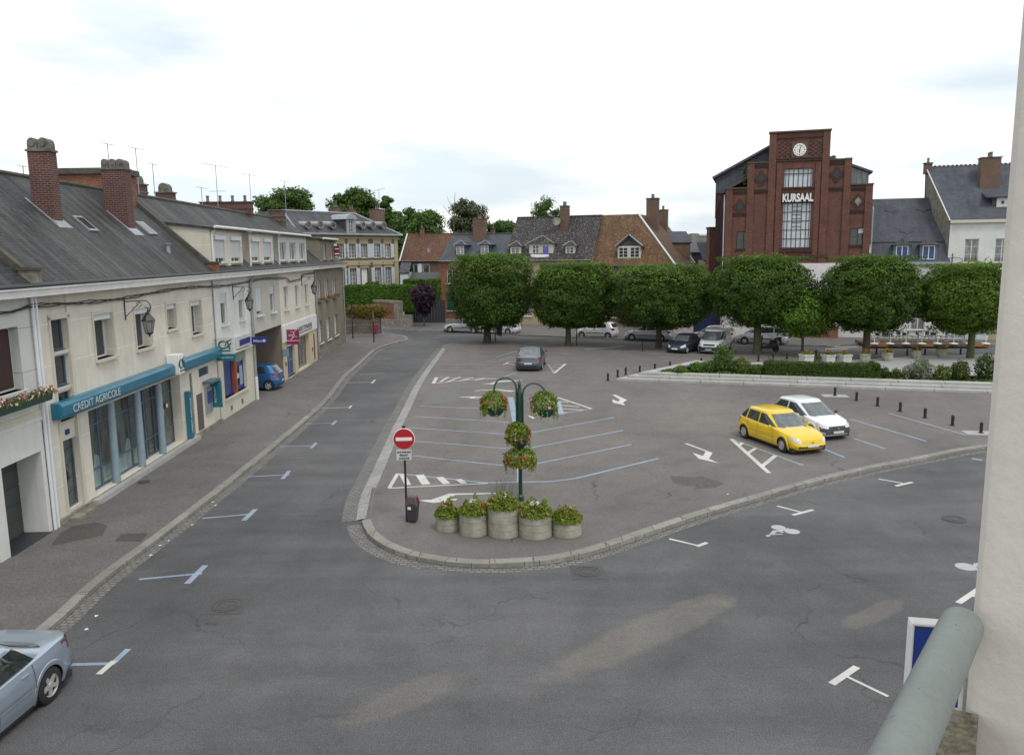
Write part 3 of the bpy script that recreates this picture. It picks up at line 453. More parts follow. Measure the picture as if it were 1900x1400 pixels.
def win(P,T,h,y=.25,nv=1,nh=0,fm='pvc',gm='glass',sill='creampl',shutter=0,leaves=None,bw=.055,so=.12,name='window',sm='shut',box=0):
    u0,u1,z0,z1=h[:4]; f=MB(T); t=.05
    f.box((u0,y-t,z0),(u1,y,z0+bw)); f.box((u0,y-t,z1-bw),(u1,y,z1)); f.box((u0,y-t,z0+bw),(u0+bw,y,z1-bw)); f.box((u1-bw,y-t,z0+bw),(u1,y,z1-bw))
    for i in range(nv): c=u0+(u1-u0)*(i+1)/(nv+1); f.box((c-bw*.6,y-t*.9,z0+bw),(c+bw*.6,y,z1-bw))
    for i in range(nh): c=z0+(z1-z0)*(i+1)/(nh+1); f.box((u0+bw,y-t*.7,c-bw*.3),(u1-bw,y-.003,c+bw*.3))
    w=f.build(name,M[fm],P)
    MB(T).quad((u0+.01,y-.012,z0+.01),(u1-.01,y-.012,z0+.01),(u1-.01,y-.012,z1-.01),(u0+.01,y-.012,z1-.01)).build('pane',M[gm],w)
    if sill: MB(T).box((u0-.08,-so,z0-.09),(u1+.08,y-t-.002,z0)).build('sill',M[sill],w)
    if shutter:
        zb=z1-(z1-z0)*shutter; MB(T).box((u0+.01,y-t-.05,zb),(u1-.01,y-t-.02,z1)).build('roller_shutter',M[sm],w)
    if box: MB(T).box((u0-.02,-.04,z1-.02),(u1+.02,y-t-.055,z1+.22)).build('shutter_box',M['pvc'],w)
    if leaves:
        for s in (-1,1):
            a=(u0-leaves,u0-.02) if s<0 else (u1+.02,u1+leaves); m=MB(T); m.box((a[0],-.06,z0),(a[1],-.015,z1))
            for k in range(2): zz=z0+(z1-z0)*(.06+.47*k); m.box((a[0]+.05,-.072,zz),(a[1]-.05,-.058,zz+(z1-z0)*.41))
            m.build('shutter',M[sm],w)
    return w
def chimney(P,T,u0,u1,y0,y1,z0,z1,mat='brick',pots=0,cap=.07,style='dome',bands=0,potm='pot'):
    m=MB(T); m.box((u0,y0,z0),(u1,y1,z1)); c=m.build('chimney',M[mat],P)
    k=MB(T); k.box((u0-cap,y0-cap,z1),(u1+cap,y1+cap,z1+.07))
    if bands:
        for q in range(bands): k.box((u0-.04,y0-.04,z1-.45-.35*q),(u1+.04,y1+.04,z1-.37-.35*q))
    k.build('cap',M['pot'] if style=='dome' else M[mat],c)
    L=y1-y0; um=(u0+u1)/2
    for q in range(pots):
        yc=y0+L*(q+.5)/pots; p=MB(T); w=min(L/pots*.46,.30)
        if style=='dome':
            hw=(u1-u0)/2*.98; prof=[(yc+w*math.cos(a),z1+.22+w*1.1*math.sin(a)) for a in [PI*j/8 for j in range(9)]]
            p.extr([(yc-w,z1+.07),(yc+w,z1+.07)]+[(yc+w*math.cos(a)*.97,z1+.28+w*1.05*math.sin(a)) for a in [PI*j/8 for j in range(9)]],0,um-hw,um+hw)
            p.extr([(yc+w*.6*math.cos(a),z1+.26+w*.6*math.sin(a)) for a in [2*PI*j/10 for j in range(10)]],0,um-hw-.03,um+hw+.03)
        else: p.lathe([(.11,z1+.05),(.13,z1+.12),(.10,z1+.16),(.09,z1+.42),(.12,z1+.45),(.12,z1+.5),(.08,z1+.5)],(um,yc,0),10)
        p.build('chimney_pot',M[potm],c,smooth=style!='dome')
    return c
def pipe(P,T,path,r=.05,mat='pvc',name='downpipe'): return MB(T).tube(path,r,8).build(name,M[mat],P,smooth=True)
SL=(10.95-7.2)/(3.8+.35)
def rz_(y): return 7.2+(y+.35)*SL
RB=-3.8+2*3.8
def row_roof(P,T,u0,u1,mat,hip=False):
    r=MB(T); yr,zr=3.8,10.95; yb,zb=8.2,6.9
    if not hip:
        r.slab([(u0,-.35,7.2),(u1,-.35,7.2),(u1,yr,zr),(u0,yr,zr)],.12); r.slab([(u1,yb,zb),(u0,yb,zb),(u0,yr,zr),(u1,yr,zr)],.12)
    else:
        ue=hip; r.slab([(u0,-.35,7.2),(u1,-.35,7.2),(ue,yr,zr),(u0,yr,zr)],.12); r.slab([(u1,yb,zb),(u0,yb,zb),(u0,yr,zr),(ue,yr,zr)],.12); r.slab([(u1,-.35,7.2),(u1,yb,zb),(ue,yr,zr)],.12)
    o=r.build('roof',M[mat],P)
    m=MB(T); m.tube([(u0,yr,zr+.01),(hip or u1,yr,zr+.01)],.09,8); m.build('ridge',M['conc'],o); return o
def eaves(P,T,u0,u1,cm='wood'):
    m=MB(T); m.box((u0,-.42,6.96),(u1,.02,7.16)); m.box((u0,-.47,7.16),(u1,.0,7.21)); m.build('cornice',M[cm],P)
    MB(T).tube([(u0,-.42,7.26),(u1,-.42,7.26)],.07,8).build('gutter',M['ink'],P,smooth=True)
def parapet(P,T,u,w,foot='brick'):
    m=MB(T); m.extr([(-.25,rz_(-.25)-.2),(3.8,10.95),(3.8,11.17),(-.02,rz_(-.0)+.22),(-.25,rz_(-.0)+.2)],0,u-w/2,u+w/2)
    m.extr([(8.2,6.9),(8.2,7.15),(3.8,11.17),(3.8,10.95)],0,u-w/2,u+w/2)
    o=m.build('gable_parapet',M['conc'],P)
    k=MB(T); k.box((u-w*.6,-.38,7.22),(u+w*.6,.1,rz_(-.0)+.17)); k.build('parapet_foot',M[foot],o)
    k=MB(T); k.box((u-w*.8,-.46,rz_(0)+.17),(u+w*.8,.14,rz_(0)+.25)); k.build('parapet_cap',M['conc'],o)
# ------------------------------------------------------------ house with the garage
u0=-12; T=TU(u0); A=house('townhouse',LR.sub(u0),label='white slab fronted house with open garage doorway at the left edge of the street',cat='house',group='row of houses along the left pavement')
w=MB(T); holes=[(2.2,3.87,4.42,6.17,.3),(-1.5,0.2,4.42,6.17,.3)]
wall(w,u0,4.62,3.72,7.0,holes); shell(w,u0,4.62,0,7.0,8,right=False); wall(w,u0,2.0,0,3.5,[(-6,-3,.1,2.5)]); w.build('wall',M['whitej'],A)
w=MB(T); w.box((u0,-.05,3.52),(4.66,.0,3.72)); w.build('string_course',M['creampl'],A)
w=MB(T); w.box((2.0,-.03,2.55),(4.5,.06,3.52)); w.box((2.0,-.03,0),(2.4,1.2,2.55)); w.box((4.3,-.03,0),(4.5,1.2,2.55)); w.box((2.0,.06,2.56),(4.5,1.2,2.62)); w.box((2.0,-.06,3.42),(4.55,-.03,3.52)); w.build('garage_surround',M['white'],A)
w=MB(T); w.box((2.4,.70,.02),(4.3,.74,3.4)); 
for k in range(5): w.box((2.4,.685,.1+k*.5),(4.3,.695,.57+k*.5))
w.build('garage_door',plain('garage_door_shaded',(.060,.068,.066),.6,.1),A); MB(T).box((2.4,-.1,.121),(4.3,.68,.135)).build('threshold',M['ink'],A)  # door colour darkened to hold the shade inside the recess
w=win(A,T,holes[0],.3,1,0,'pvc','glass','whitej'); MB(T).quad((3.0,.22,4.5),(3.8,.22,4.5),(3.8,.22,6.1),(3.0,.22,6.1)).build('dark_curtain',M['dkred'],w); win(A,T,holes[1],.3,1,0,'pvc','glassc','whitej')
row_roof(A,T,u0,4.5,'slate'); eaves(A,T,u0,4.62); parapet(A,T,4.5,.24,'stone')
for k,uu in enumerate((4.55,4.72)): pipe(A,T,[(uu,-.08,.1),(uu,-.08,6.96)],.05,'pvc')
# flower box on the sill
def flowers(P,pts,r,n,leaf,cols,ls=.07,fs=.055,fn=.25,dro=.4):
    pts=np.array(pts); c=pts[rng.integers(0,len(pts),n)]; D=sph(n); D[:,2]=np.abs(D[:,2])*1.0-.15; leafcloud('foliage',c+D*r*rng.uniform(.4,1,n)[:,None],D,ls,M[leaf],P)
    for i,cc in enumerate(cols):
        k=int(n*fn/len(cols)); c=pts[rng.integers(0,len(pts),k)]; D=sph(k); D[:,2]=np.abs(D[:,2])*1.1; leafcloud('blossoms',c+D*r*rng.uniform(.85,1.12,k)[:,None],D,fs,M[cc],P,asp=1)
def flowerbox(u0,u1,y,z,lab,cols,n=500,h=.22,r=.2,grp=None,fr=LR,mat='green'):
    f=fr.sub((u0+u1)/2); L=(u1-u0)/2; P=empty('flower_box',f.W(0,y,z),f.rot(),label=lab,cat='flower box',group=grp)
    m=MB(); m.extr([(-.13,0),(.13,0),(.16,h),(-.16,h)],0,-L,L); m.build('trough',M[mat],P)
    flowers(P,[(x,random.uniform(-.1,.05),h) for x in np.linspace(-L,L,16)],r,n,'shrub',cols,.075,.07,.3)
flowerbox(1.2,4.45,-.3,4.02,'long green flower box with red and white blossoms under the left edge window',['fred','fwhite'],1300,.2,.2)
# ------------------------------------------------------------ the bank
T=TU(4.62); B=house('bank_building',LR.sub(4.62),label='cream bank building with long teal fascia and columned glass front',cat='bank',group='row of houses along the left pavement')
hs=[(8.12,9.48,4.66,6.15,.36),(11.22,12.58,4.63,6.12,.36),(14.15,15.15,5.1,6.1,.36),(16.82,18.12,4.6,6.06,.36)]
stair=[(5.5,6.45,5.24,6.2,.16),(5.5,6.45,4.15,5.1,.16),(5.5,6.45,3.1,3.98,.16),(5.5,6.45,.34,2.5,.17)]
w=MB(T); wall(w,4.62,5.42,.0,7.,); wall(w,5.42,6.55,0.,7,[(a,b,c,d,r) for a,b,c,d,r in stair],y=.06); w.quad((5.42,0,0),(5.42,0,7),(5.42,.06,7),(5.42,.06,0)); w.quad((6.55,0,0),(6.55,.06,0),(6.55,.06,7),(6.55,0,7))
wall(w,6.55,19.82,0,7,hs+[(7.22,15.0,.28,3.12,.45),(17.25,18.5,2.66,3.04,.1)]); shell(w,4.62,19.82,0,7,8,left=False,right=False); w.build('wall',M['cream'],B)
for i,h in enumerate(hs):
    t=MB(T); a,b,c,d=h[:4]; t.box((a-.1,-.03,c),(a,0,d+.12)); t.box((b,-.03,c),(b+.1,0,d+.12)); t.box((a,-.03,d),(b,0,d+.12)); 
    x=win(B,T,h,.36,1 if i!=2 else 0,0,'pvc','glass','creampl'); t.build('window_surround',M['creampl'],x); MB(T).box((a+.02,.06,d-.2),(b-.02,.3,d)).build('shutter_box',M['pvc'],x)
for h in stair[:3]: win(B,T,h,.21,0,0,'bluefr','glass','creampl',so=-.02)
w=MB(T); w.box((5.4,-.04,.2),(5.5,.06,6.3)); w.box((6.45,-.04,.2),(6.6,.06,6.3)); w.box((5.4,-.04,6.2),(6.6,.06,6.36)); w.build('stair_bay_trim',M['creampl'],B)
d=win(B,T,(5.5,6.45,.34,2.5),.22,1,0,'bluefr','glassp',None,name='door'); m=MB(T); 
for k in range(4): m.tube([(5.62,.15,.7+.45*k),(6.35,.15,.9+.45*k)],.012,6)
m.box((5.9,.14,1.2),(5.97,.17,1.5)); m.build('ironwork',M['black'],d); MB(T).box((5.85,.03,2.66),(6.08,.058,2.82)).build('number_plate',M['bblue'],B)
MB(T).box((4.75,-.1,0),(19.8,-.002,.27)).build('plinth',M['stone'],B); MB(T).box((6.75,-.32,.12),(16.1,-.1,.29)).build('shop_step',M['granite'],B); MB(T).box((5.3,-.4,.12),(6.7,-.1,.2)).build('doorstep',M['stone'],B)
for uu in (8.9,11.0,12.95): MB(T).lathe([(.135,.29),(.135,3.12)],(uu,.08,0),20).build('column',M['bluegrey'],B,smooth=True)
sf=MB(T)
for a,b,y in ((7.22,12.1,.38),(12.1,15.0,.44)):
    n=4 if b<13 else 3
    for i in range(n+1): c=a+(b-a)*i/n; sf.box((c-.035,y-.06,.29),(c+.035,y,3.12))
    for zz in (.31,1.0,2.5,3.06): 
        if y<.6 or zz!=1.0: sf.box((a,y-.055,zz-.03),(b,y-.003,zz+.03))
s=sf.build('shop_front',M['bluefr'],B)
m=MB(T); m.quad((7.22,.36,.3),(12.1,.36,.3),(12.1,.36,3.1),(7.22,.36,3.1)); m.quad((12.1,.42,.3),(15,.42,.3),(15,.42,3.1),(12.1,.42,3.1)); m.build('shop_glass',M['glassp'],s)
m=MB(T); 
for i in range(4): a=7.3+i*1.2; m.quad((a,.358,.36),(a+1.1,.358,.36),(a+1.1,.358,.97),(a,.358,.97)); m.quad((a+.62,.356,.97),(a+1.1,.356,.97),(a+1.1,.356,1.35+.4*(i%2)),(a+.8,.356,1.5+.5*(i%2)))
m.build('frosted_panel',M['glasst'],s)
[MB(T).box((a,y,z0),(b,y+.01,z1)).build('poster',M['signg'],s) for a,b,y,z0,z1 in ((7.3,7.62,.33,1.5,2.35),(9.2,9.62,.33,1.75,2.6),(13.55,13.72,.36,1.55,1.85),(13.9,14.02,.36,1.6,1.9))]
m=MB(T); m.lathe([(.13,0),(.13,.01)],(14.35,.35,1.95),14,axis='y'); m.build('round_sticker',M['red'],s); m=MB(T); m.lathe([(.09,0),(.09,.01)],(14.35,.343,1.95),14,axis='y'); m.build('sticker_centre',M['signw'],s)
m=MB(T); m.box((13.42,.30,.35),(13.52,.40,3.0)); m.build('door_post',M['bblue'],s)
m=MB(T); m.extr([(0,3.28),(-.3,3.28),(-.36,3.4),(-.36,3.68),(-.25,3.78),(0,3.78)],0,5.08,19.74); sg=m.build('fascia_sign',M['teal'],B,bevel=.03)
text('lettering','CREDIT AGRICOLE',.34,M['signg'],sg,(5.62-4.62,-.375,3.40),(PI/2,0,0),.004,w=3.15,align='LEFT')
m=MB(T); m.box((13.72,-.52,3.32),(14.28,-.02,4.12)); cb=m.build('logo_box',M['signw'],B,bevel=.02)
def ca_logo(P,o,s,ry,mi='inkt'):
    "the bank's CA monogram: sweeping C, crossed A and a bar, built in the x-z plane at origin o, rotated ry about z"
    q=Matrix.Translation(o)@Matrix.Rotation(ry,4,'Z'); m=MB(q)
    arc=[(-.13+.24*math.cos(a),0,.02+.22*math.sin(a)) for a in [math.radians(d) for d in range(48,300,14)]]; arc=[(x*s,0,z*s) for x,_,z in arc]+[(.14*s,0,-.12*s),(.36*s,0,.12*s)]
    m.tube(arc,[.030*s+.018*s*math.sin(PI*i/len(arc)) for i in range(len(arc))],6)
    m.tube([(.0*s,0,-.06*s),(.13*s,0,.27*s),(.28*s,0,-.24*s)],[.035*s,.045*s,.05*s],6); m.box((-.34*s,-.01,-.38*s),(.3*s,.01,-.32*s)); m.build('logo',M[mi],P)
    m=MB(q); m.extr([(.2*s,.22*s),(.4*s,.32*s),(.4*s,.38*s),(.2*s,.28*s)],1,-.012,.012); m.build('logo_accent',M['red'],P)
ca_logo(cb,(14.0-4.62,-.53,3.72),.75,0)
# services at the right of the bank front
MB(T).box((15.35,-.22,.3),(15.6,-.02,2.35)).build('totem_sign',M['teal'],B,bevel=.02); text('lettering','CREDIT AGRICOLE',.14,M['signw'],B,(15.475-4.62,-.224,1.3),(PI/2,-PI/2,0),.002,w=1.5)
MB(T).box((16.1,-.03,.25),(16.3,-.002,3.0)).build('cable_duct',M['stone'],B)
m=MB(T); m.quad((17.25,.09,2.66),(18.5,.09,2.66),(18.5,.09,3.04),(17.25,.09,3.04)); 
for k in range(5): m.box((17.25,.02,2.68+k*.075),(18.5,.085,2.70+k*.075))
m.build('louvre_vent',M['bluefr'],B)
MB(T).box((16.75,-.05,.35),(17.35,-.002,1.95)).build('night_safe_panel',plain('grey_brown_panel',(.12,.105,.095),.5,.1),B)
m=MB(T); m.box((17.75,-.1,.9),(18.5,-.002,2.05)); a=m.build('cash_machine',M['zinc'],B); MB(T).box((17.85,-.12,1.35),(18.4,-.102,1.9)).build('screen',M['navy'],a); MB(T).box((18.55,-.5,1.05),(18.68,-.02,2.3)).build('side_screen',M['tealg'],a); MB(T).box((17.6,-.45,2.32),(18.75,-.02,2.42)).build('canopy',M['bluefr'],a); text('lettering','RETRAIT',.12,M['signw'],a,(18.545-4.62,-.26,1.65),(PI/2,-PI/2,-PI/2),.002,w=.75)
row_roof(B,T,4.65,19.6,'slate'); eaves(B,T,4.62,19.85); parapet(B,T,19.72,.24,'bricko')
chimney(B,T,10.15,10.65,1.95,2.68,8.6,11.62,pots=2,cap=.045); chimney(B,T,15.75,16.4,1.9,2.82,8.5,11.58,pots=3,cap=.045); 
for a,b,y0,y1 in ((11.75,12.45,1.55,2.15),(17.05,17.9,1.55,2.15)):
    m=MB(T); m.slab([(a,y0,rz_(y0)+.09),(b,y0,rz_(y0)+.09),(b,y1,rz_(y1)+.09),(a,y1,rz_(y1)+.09)],.1); s=m.build('skylight',M['zinc'],B); m=MB(T); m.slab([(a+.08,y0+.07,rz_(y0+.07)+.095),(b-.08,y0+.07,rz_(y0+.07)+.095),(b-.08,y1-.07,rz_(y1-.07)+.095),(a+.08,y1-.07,rz_(y1-.07)+.095)],.02); m.build('pane',M['glass'],s)
for (a,y) in ((10.35,1.8),(15.95,1.65)):
    m=MB(T); m.slab([(a-.45,y-.12,rz_(y-.12)+.02),(a+.45,y-.12,rz_(y-.12)+.02),(a+.45,y+.2,rz_(y+.2)+.02),(a-.45,y+.2,rz_(y+.2)+.02)],.015); m.slab([(a-.42,y,rz_(y)+.02),(a-.3,y,rz_(y)+.02),(a-.3,y+1.0,rz_(y+1.0)+.02),(a-.42,y+1.0,rz_(y+1)+.02)],.015); m.build('lead_flashing',M['zinc'],B)
MB(T).lathe([(.1,rz_(.8)-.2),(.1,rz_(.8)+.25),(.16,rz_(.8)+.3),(.16,rz_(.8)+.34)],(16.9,.8,0),12).build('roof_vent',M['zinc'],B)
m=MB(T); m.tube([(19.72,.0,.1),(19.72,-.05,6.9)],.035,6); m.build('downpipe',M['zinc'],B)
# ------------------------------------------------------------ white house with the insurance office
T=TU(19.82); Cc=house('townhouse',LR.sub(19.82),label='white rendered house with blue windowed insurance office on the ground floor',cat='house',group='row of houses along the left pavement')
hs=[(20.8,21.78,4.7,6.22,.14),(23.68,24.66,4.7,6.2,.14)]; w=MB(T); wall(w,19.84,25.75,3.25,7,hs); wall(w,19.84,25.75,0,3.25,[(20.6,24.3,1.06,3.14,.22)],mi=1); shell(w,19.84,25.75,0,7,8,left=False,mi=1); w.build('wall',[M['white'],M['creampl']],Cc)
for h in hs: win(Cc,T,h,.14,0,0,'pvc','glassc','white',shutter=.32)
sf=win(Cc,T,(20.6,22.35,1.06,3.14),.22,0,0,'bblue','navy','creampl',name='shop_window',so=.1); win(Cc,T,(22.6,24.3,1.06,3.14),.22,0,0,'bblue','navy','creampl',name='shop_window',so=.1)
MB(T).box((22.36,-.02,1.0),(22.6,.24,3.14)).build('mullion_post',M['orange'],Cc); MB(T).box((22.7,.14,2.55),(24.2,.16,3.1)).build('fanlight',M['glasst'],Cc); MB(T).box((22.8,.13,1.7),(23.4,.15,1.95)).build('poster',M['signg'],Cc); MB(T).box((23.5,.13,1.3),(24.0,.15,2.3)).build('poster',M['mblue'],Cc)
MB(T).box((20.2,-.14,3.14),(25.3,0,3.22)).build('string_course',M['creampl'],Cc)
b=MB(T).box((22.7,-.14,3.3),(25.0,-.02,3.9)).build('sign_board',M['signg'],Cc); MB(T).box((22.95,-.16,3.42),(24.8,-.142,3.72)).build('blue_band',M['bblue'],b)
row_roof(Cc,T,19.88,26.9,'slate'); eaves(Cc,T,19.87,25.75)
chim=pipe(Cc,T,[(25.66,-.1,1.4),(25.66,-.1,6.6),(25.66,-.35,6.95)],.07,'zinc'); MB(T).lathe([(.085,.12),(.085,1.4),(.07,1.42)],(25.66,-.1,0),10).build('pipe_boot',M['wood'],Cc)
for a in (21.3,23.1): MB(T).box((a,-.012,.35),(a+.3,0,.6)).build('air_brick',M['bricky'],Cc)
RU=lambda u:(u+18)*.971-18
def dormer(P,T,u0,u1,wins,mat,yf=.03,yg=None,z0=7.3,ztop=9.38,zback=9.68,sm='shut',shutter=.85,gm='glass',box=.0,cheek=True,rm='slate'):
    u0,u1=RU(u0),RU(u1); wins=[(RU(a),RU(b)) for a,b in wins]; w=MB(T); wall(w,u0,u1,z0,ztop,[(a,b,7.68,8.85,.16) for a,b in wins],y=yf)
    for u,s in ((u0,-1),(u1,1)): w.add([(u,yf,z0),(u,3.0,z0),(u,3.0,zback),(u,yf,ztop)],[(0,3,2,1) if s<0 else (0,1,2,3)])
    d=w.build('dormer',M[mat],P); r=MB(T); r.slab([(u0-.12,yf-.28,ztop-.02),(u1+.12,yf-.28,ztop-.02),(u1+.12,3.0,zback+.06),(u0-.12,3.0,zback+.06)],.1); r.build('dormer_roof',M[rm],d)
    MB(T).tube([(u0-.15,yf-.32,ztop),(u1+.15,yf-.32,ztop)],.07,8).build('dormer_gutter',M['wood'],d,smooth=True)
    for a,b in wins:
        x=MB(T).box((a,yf+.1,7.68),(b,yf+.14,7.75)).box((a,yf+.1,8.78),(b,yf+.14,8.85)).box((a,yf+.1,7.75),(a+.06,yf+.14,8.78)).box((b-.06,yf+.1,7.75),(b,yf+.14,8.78)).box(((a+b)/2-.04,yf+.1,7.75),((a+b)/2+.04,yf+.14,8.78)).build('window',M['pvc'],d)
        MB(T).quad((a,yf+.125,7.68),(b,yf+.125,7.68),(b,yf+.125,8.85),(a,yf+.125,8.85)).build('pane',M[gm],x)
        if shutter: MB(T).box((a,yf+.04,8.85-1.17*shutter),(b,yf+.08,8.85)).build('roller_shutter',M[sm],x); MB(T).box((a-.06,yf-.09,8.8),(b+.06,yf+.06,8.99)).build('shutter_box',M['pvc'],x)
        MB(T).box((a-.08,yf-.1,7.58),(b+.08,yf+.08,7.66)).build('sill',M['stone'],x)
    return d
dormer(Cc,T,21.15,26.3,[(21.8,23.3),(24.3,25.9)],'cream',shutter=.8)
pipe(Cc,T,[(20.1,-.05,7.3),(20.1,-.05,9.1),(20.3,-.2,9.35)],.045,'wood')
# ------------------------------------------------------------ house over the passage and the savings bank
T=TU(25.75); D=house('townhouse',LR.sub(25.75),label='cream house with vehicle passage and savings bank shop, second beyond the bank',cat='house',group='row of houses along the left pavement')
hu=[(26.85,28.0,4.68,6.2,.12),(29.8,30.85,4.65,6.2,.14)]; hu2=[(33.1,34.25,4.58,6.05,.14),(36.1,37.25,4.56,6.0,.14),(39.05,40.2,4.52,5.96,.14)]
w=MB(T); wall(w,25.77,32.1,3.72,7,hu,mi=0); wall(w,32.1,42.4,3.6,7,hu2,mi=1); w.quad((25.77,0,3.72),(32.1,0,3.72),(32.1,6,3.72),(25.77,6,3.72),mi=0)
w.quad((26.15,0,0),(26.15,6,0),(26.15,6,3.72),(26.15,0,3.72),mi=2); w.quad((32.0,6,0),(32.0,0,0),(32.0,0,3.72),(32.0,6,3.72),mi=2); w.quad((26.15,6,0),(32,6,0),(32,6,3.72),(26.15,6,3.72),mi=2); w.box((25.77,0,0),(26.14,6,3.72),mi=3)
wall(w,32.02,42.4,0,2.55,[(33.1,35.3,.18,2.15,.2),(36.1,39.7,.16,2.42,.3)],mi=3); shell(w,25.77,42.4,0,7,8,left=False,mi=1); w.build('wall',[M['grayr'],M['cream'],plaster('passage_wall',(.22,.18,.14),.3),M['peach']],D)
for h in hu: win(D,T,h,h[4],0,0,'pvc','glassc','white',shutter=.85 if h[0]<28 else .3)
for h in hu2: win(D,T,h,.14,1,0,'wood','glassc','white')
fb=MB(T).box((32.05,-.08,2.55),(42.3,-.0,3.6)).build('fascia_board',M['signw'],D); text('lettering',"CAISSE D'EPARGNE",.42,M['ink'],fb,(35.9-25.75,-.09,2.84),(PI/2,0,0),.004,w=4.6,h=.34,align='LEFT'); MB(T).box((35.9,-.095,2.7),(40.5,-.081,2.76)).build('underline',M['ink'],fb)
win(D,T,(33.1,35.3,.18,2.15),.2,1,1,'bluegrey','navy','granite',name='shop_window',so=.1); win(D,T,(36.1,39.7,.16,2.42),.3,3,0,'zinc','glassp',None,name='shop_window'); MB(T).box((36.0,-.1,.121),(39.8,.29,.155)).build('threshold',M['granite'],D)
MB(T).box((31.9,-.04,1.7),(31.99,-.4,2.2)).build('notice_case',M['bluegrey'],D)
for uu in (32.6,40.6): MB(T).box((uu,-.03,1.0),(uu+.2,0,1.25)).build('door_entry_panel',M['ink'],D)
MB(T).box((41.2,-.02,.3),(41.5,0,2.2)).build('door',M['ink'],D)
row_roof(D,T,26.9,42.4,'slate'); eaves(D,T,25.75,42.4); dormer(D,T,27.55,32.8,[(28.1,29.6),(30.6,32.2)],'cream',shutter=.78); dormer(D,T,33.9,42.2,[(34.5,36.05),(37.1,38.8),(40.0,41.6)],'whitej',shutter=0,gm='glassc')
m=MB(T); m.box((25.02,.55,7.5),(26.2,.65,9.55)); m.box((31.3,.55,7.5),(32.4,.65,9.55)); m.build('recessed_wall',M['cream'],D); m=MB(T); m.tube([(24.9,-.27,9.38),(32.6,-.27,9.38)],.06,8); m.slab([(24.9,-.25,9.36),(32.5,-.25,9.36),(32.5,3.0,9.74),(24.9,3.0,9.74)],.08); m.build('dormer_gutter',M['wood'],D)
for uu in (26.1,32.3): pipe(D,T,[(uu,-.05,7.35),(uu,-.05,9.1),(uu-.2,-.2,9.35)],.045,'wood')
chimney(D,T,38.95,39.75,3.45,6.9,9.8,11.7,pots=4,style='pot',bands=2)
for (x0,y0,x1,y1,off) in ((313,378,336,352,6.2),(259,368,284,337,6.5)):
    a=LR.px(x0,y0,off)[0]; zt=LR.px(x0,y1+6,off)[1]; chimney(D if a>25.75 else Cc,T if a>25.75 else TU(19.82),a,a+.7,off-.2,off+.75,8,zt,pots=1,bands=2)
# ------------------------------------------------------------ brown end house
T=TU(42.4); E=house('townhouse',LR.sub(42.4),label='grey brown rendered end house with geranium boxes at the far corner of the row',cat='house',group='row of houses along the left pavement')
hu=[(43.5,44.8,4.56,6.05,.14),(46.3,47.75,4.56,6.05,.14),(49.5,51.1,4.54,6.05,.14)]; hl=[(43.3,44.65,1.25,2.98,.22),(46.25,47.95,1.2,2.96,.22),(49.6,51.2,1.2,2.96,.22)]
w=MB(T); wall(w,42.42,54.4,.75,7,hu+hl); wall(w,42.42,54.4,0,.75,mi=1,y=-.04); w.quad((42.42,-.04,.75),(54.4,-.04,.75),(54.4,0,.75),(42.42,0,.75),mi=1); shell(w,42.42,54.4,0,7,8); w.build('wall',[M['brownr'],M['stone']],E)
for h in hu: win(E,T,h,.14,1,0,'wood','glassc','stone')
for h in hl: win(E,T,h,.22,1,1,'wood','glassk','creampl')
row_roof(E,T,42.4,54.6,'slate',hip=50.3); eaves(E,T,42.4,54.7,'creampl'); dormer(E,T,47.2,53.4,[(48.6,49.7),(51.6,52.6)],'brownr',shutter=0,ztop=9.3,zback=9.6,gm='glassc')
chimney(E,T,46.0,46.85,2.95,4.0,9.6,11.5,pots=0,bands=2)
pipe(E,T,[(54.3,-.1,.1),(54.3,-.1,6.9)],.05,'zinc'); pipe(E,T,[(42.5,-.1,.9),(42.5,-.1,6.9)],.045,'zinc')
for a,b in ((43.5,44.8),(46.3,47.75),(49.5,51.1)): flowerbox(a,b,-.18,4.42,'red geranium box under the %s upper window of the brown end house'%({43.5:'nearest',46.3:'middle',49.5:'farthest'}[a]),['fred','fred'],260,.16,.2,'geranium boxes on the end house',mat='brownr')
def projsign(u,z0,z1,x0,x1,mat,lab,fn,name='projecting_sign',th=.1):
    f=LR.sub(u); P=empty(name,f.W(0,-x0,z0),f.rot(),label=lab,cat='sign'); h=z1-z0; w=x1-x0
    MB().box((-th/2,-w,0),(th/2,0,h)).build('panel',M[mat],P,bevel=.02)
    for q in (.15,.85): MB().tube([(0,0,h*q),(0,x0,h*q)],.018,6).build('bracket',M['black'],P)
    fn(P,-w/2,h,th/2); return P
FACE=(PI/2,0,PI/2*3)   # letters facing the camera end of the street
def s_ca(P,c,h,t):
    ca_logo(P,(-t-.01,c,h*.66),.78,PI/2*3); MB().box((-t-.02,c-.42,0),(t+.02,c+.42,h*.29)).build('lower_panel',M['tealg'],P); text('lettering','BANQUE ASSURANCE',.08,M['signw'],P,(-t-.024,c,h*.12),FACE,.002,w=.66)
projsign(19.55,3.1,4.25,.12,.92,'signg','white projecting sign with a dark CA monogram above a teal band',s_ca)
def s_al(P,c,h,t):
    text('lettering','Allianz',.2,M['signw'],P,(-t-.004,c+.1,h*.34),FACE,.002,w=.48); m=MB(); m.lathe([(.085,0),(.085,.006)],(-t-.006,c-.26,h*.5),16,axis='x'); m.build('round_emblem',M['signw'],P); m=MB()
    for q in (-.03,0,.03): m.box((-t-.012,c-.27+q-.006,h*.5-.05),(-t-.007,c-.27+q+.006,h*.5+.05))
    m.build('emblem_bars',M['bblue'],P)
projsign(25.55,3.2,3.62,.02,.85,'bblue','dark blue projecting sign beside the grey downpipe at the passage',s_al)
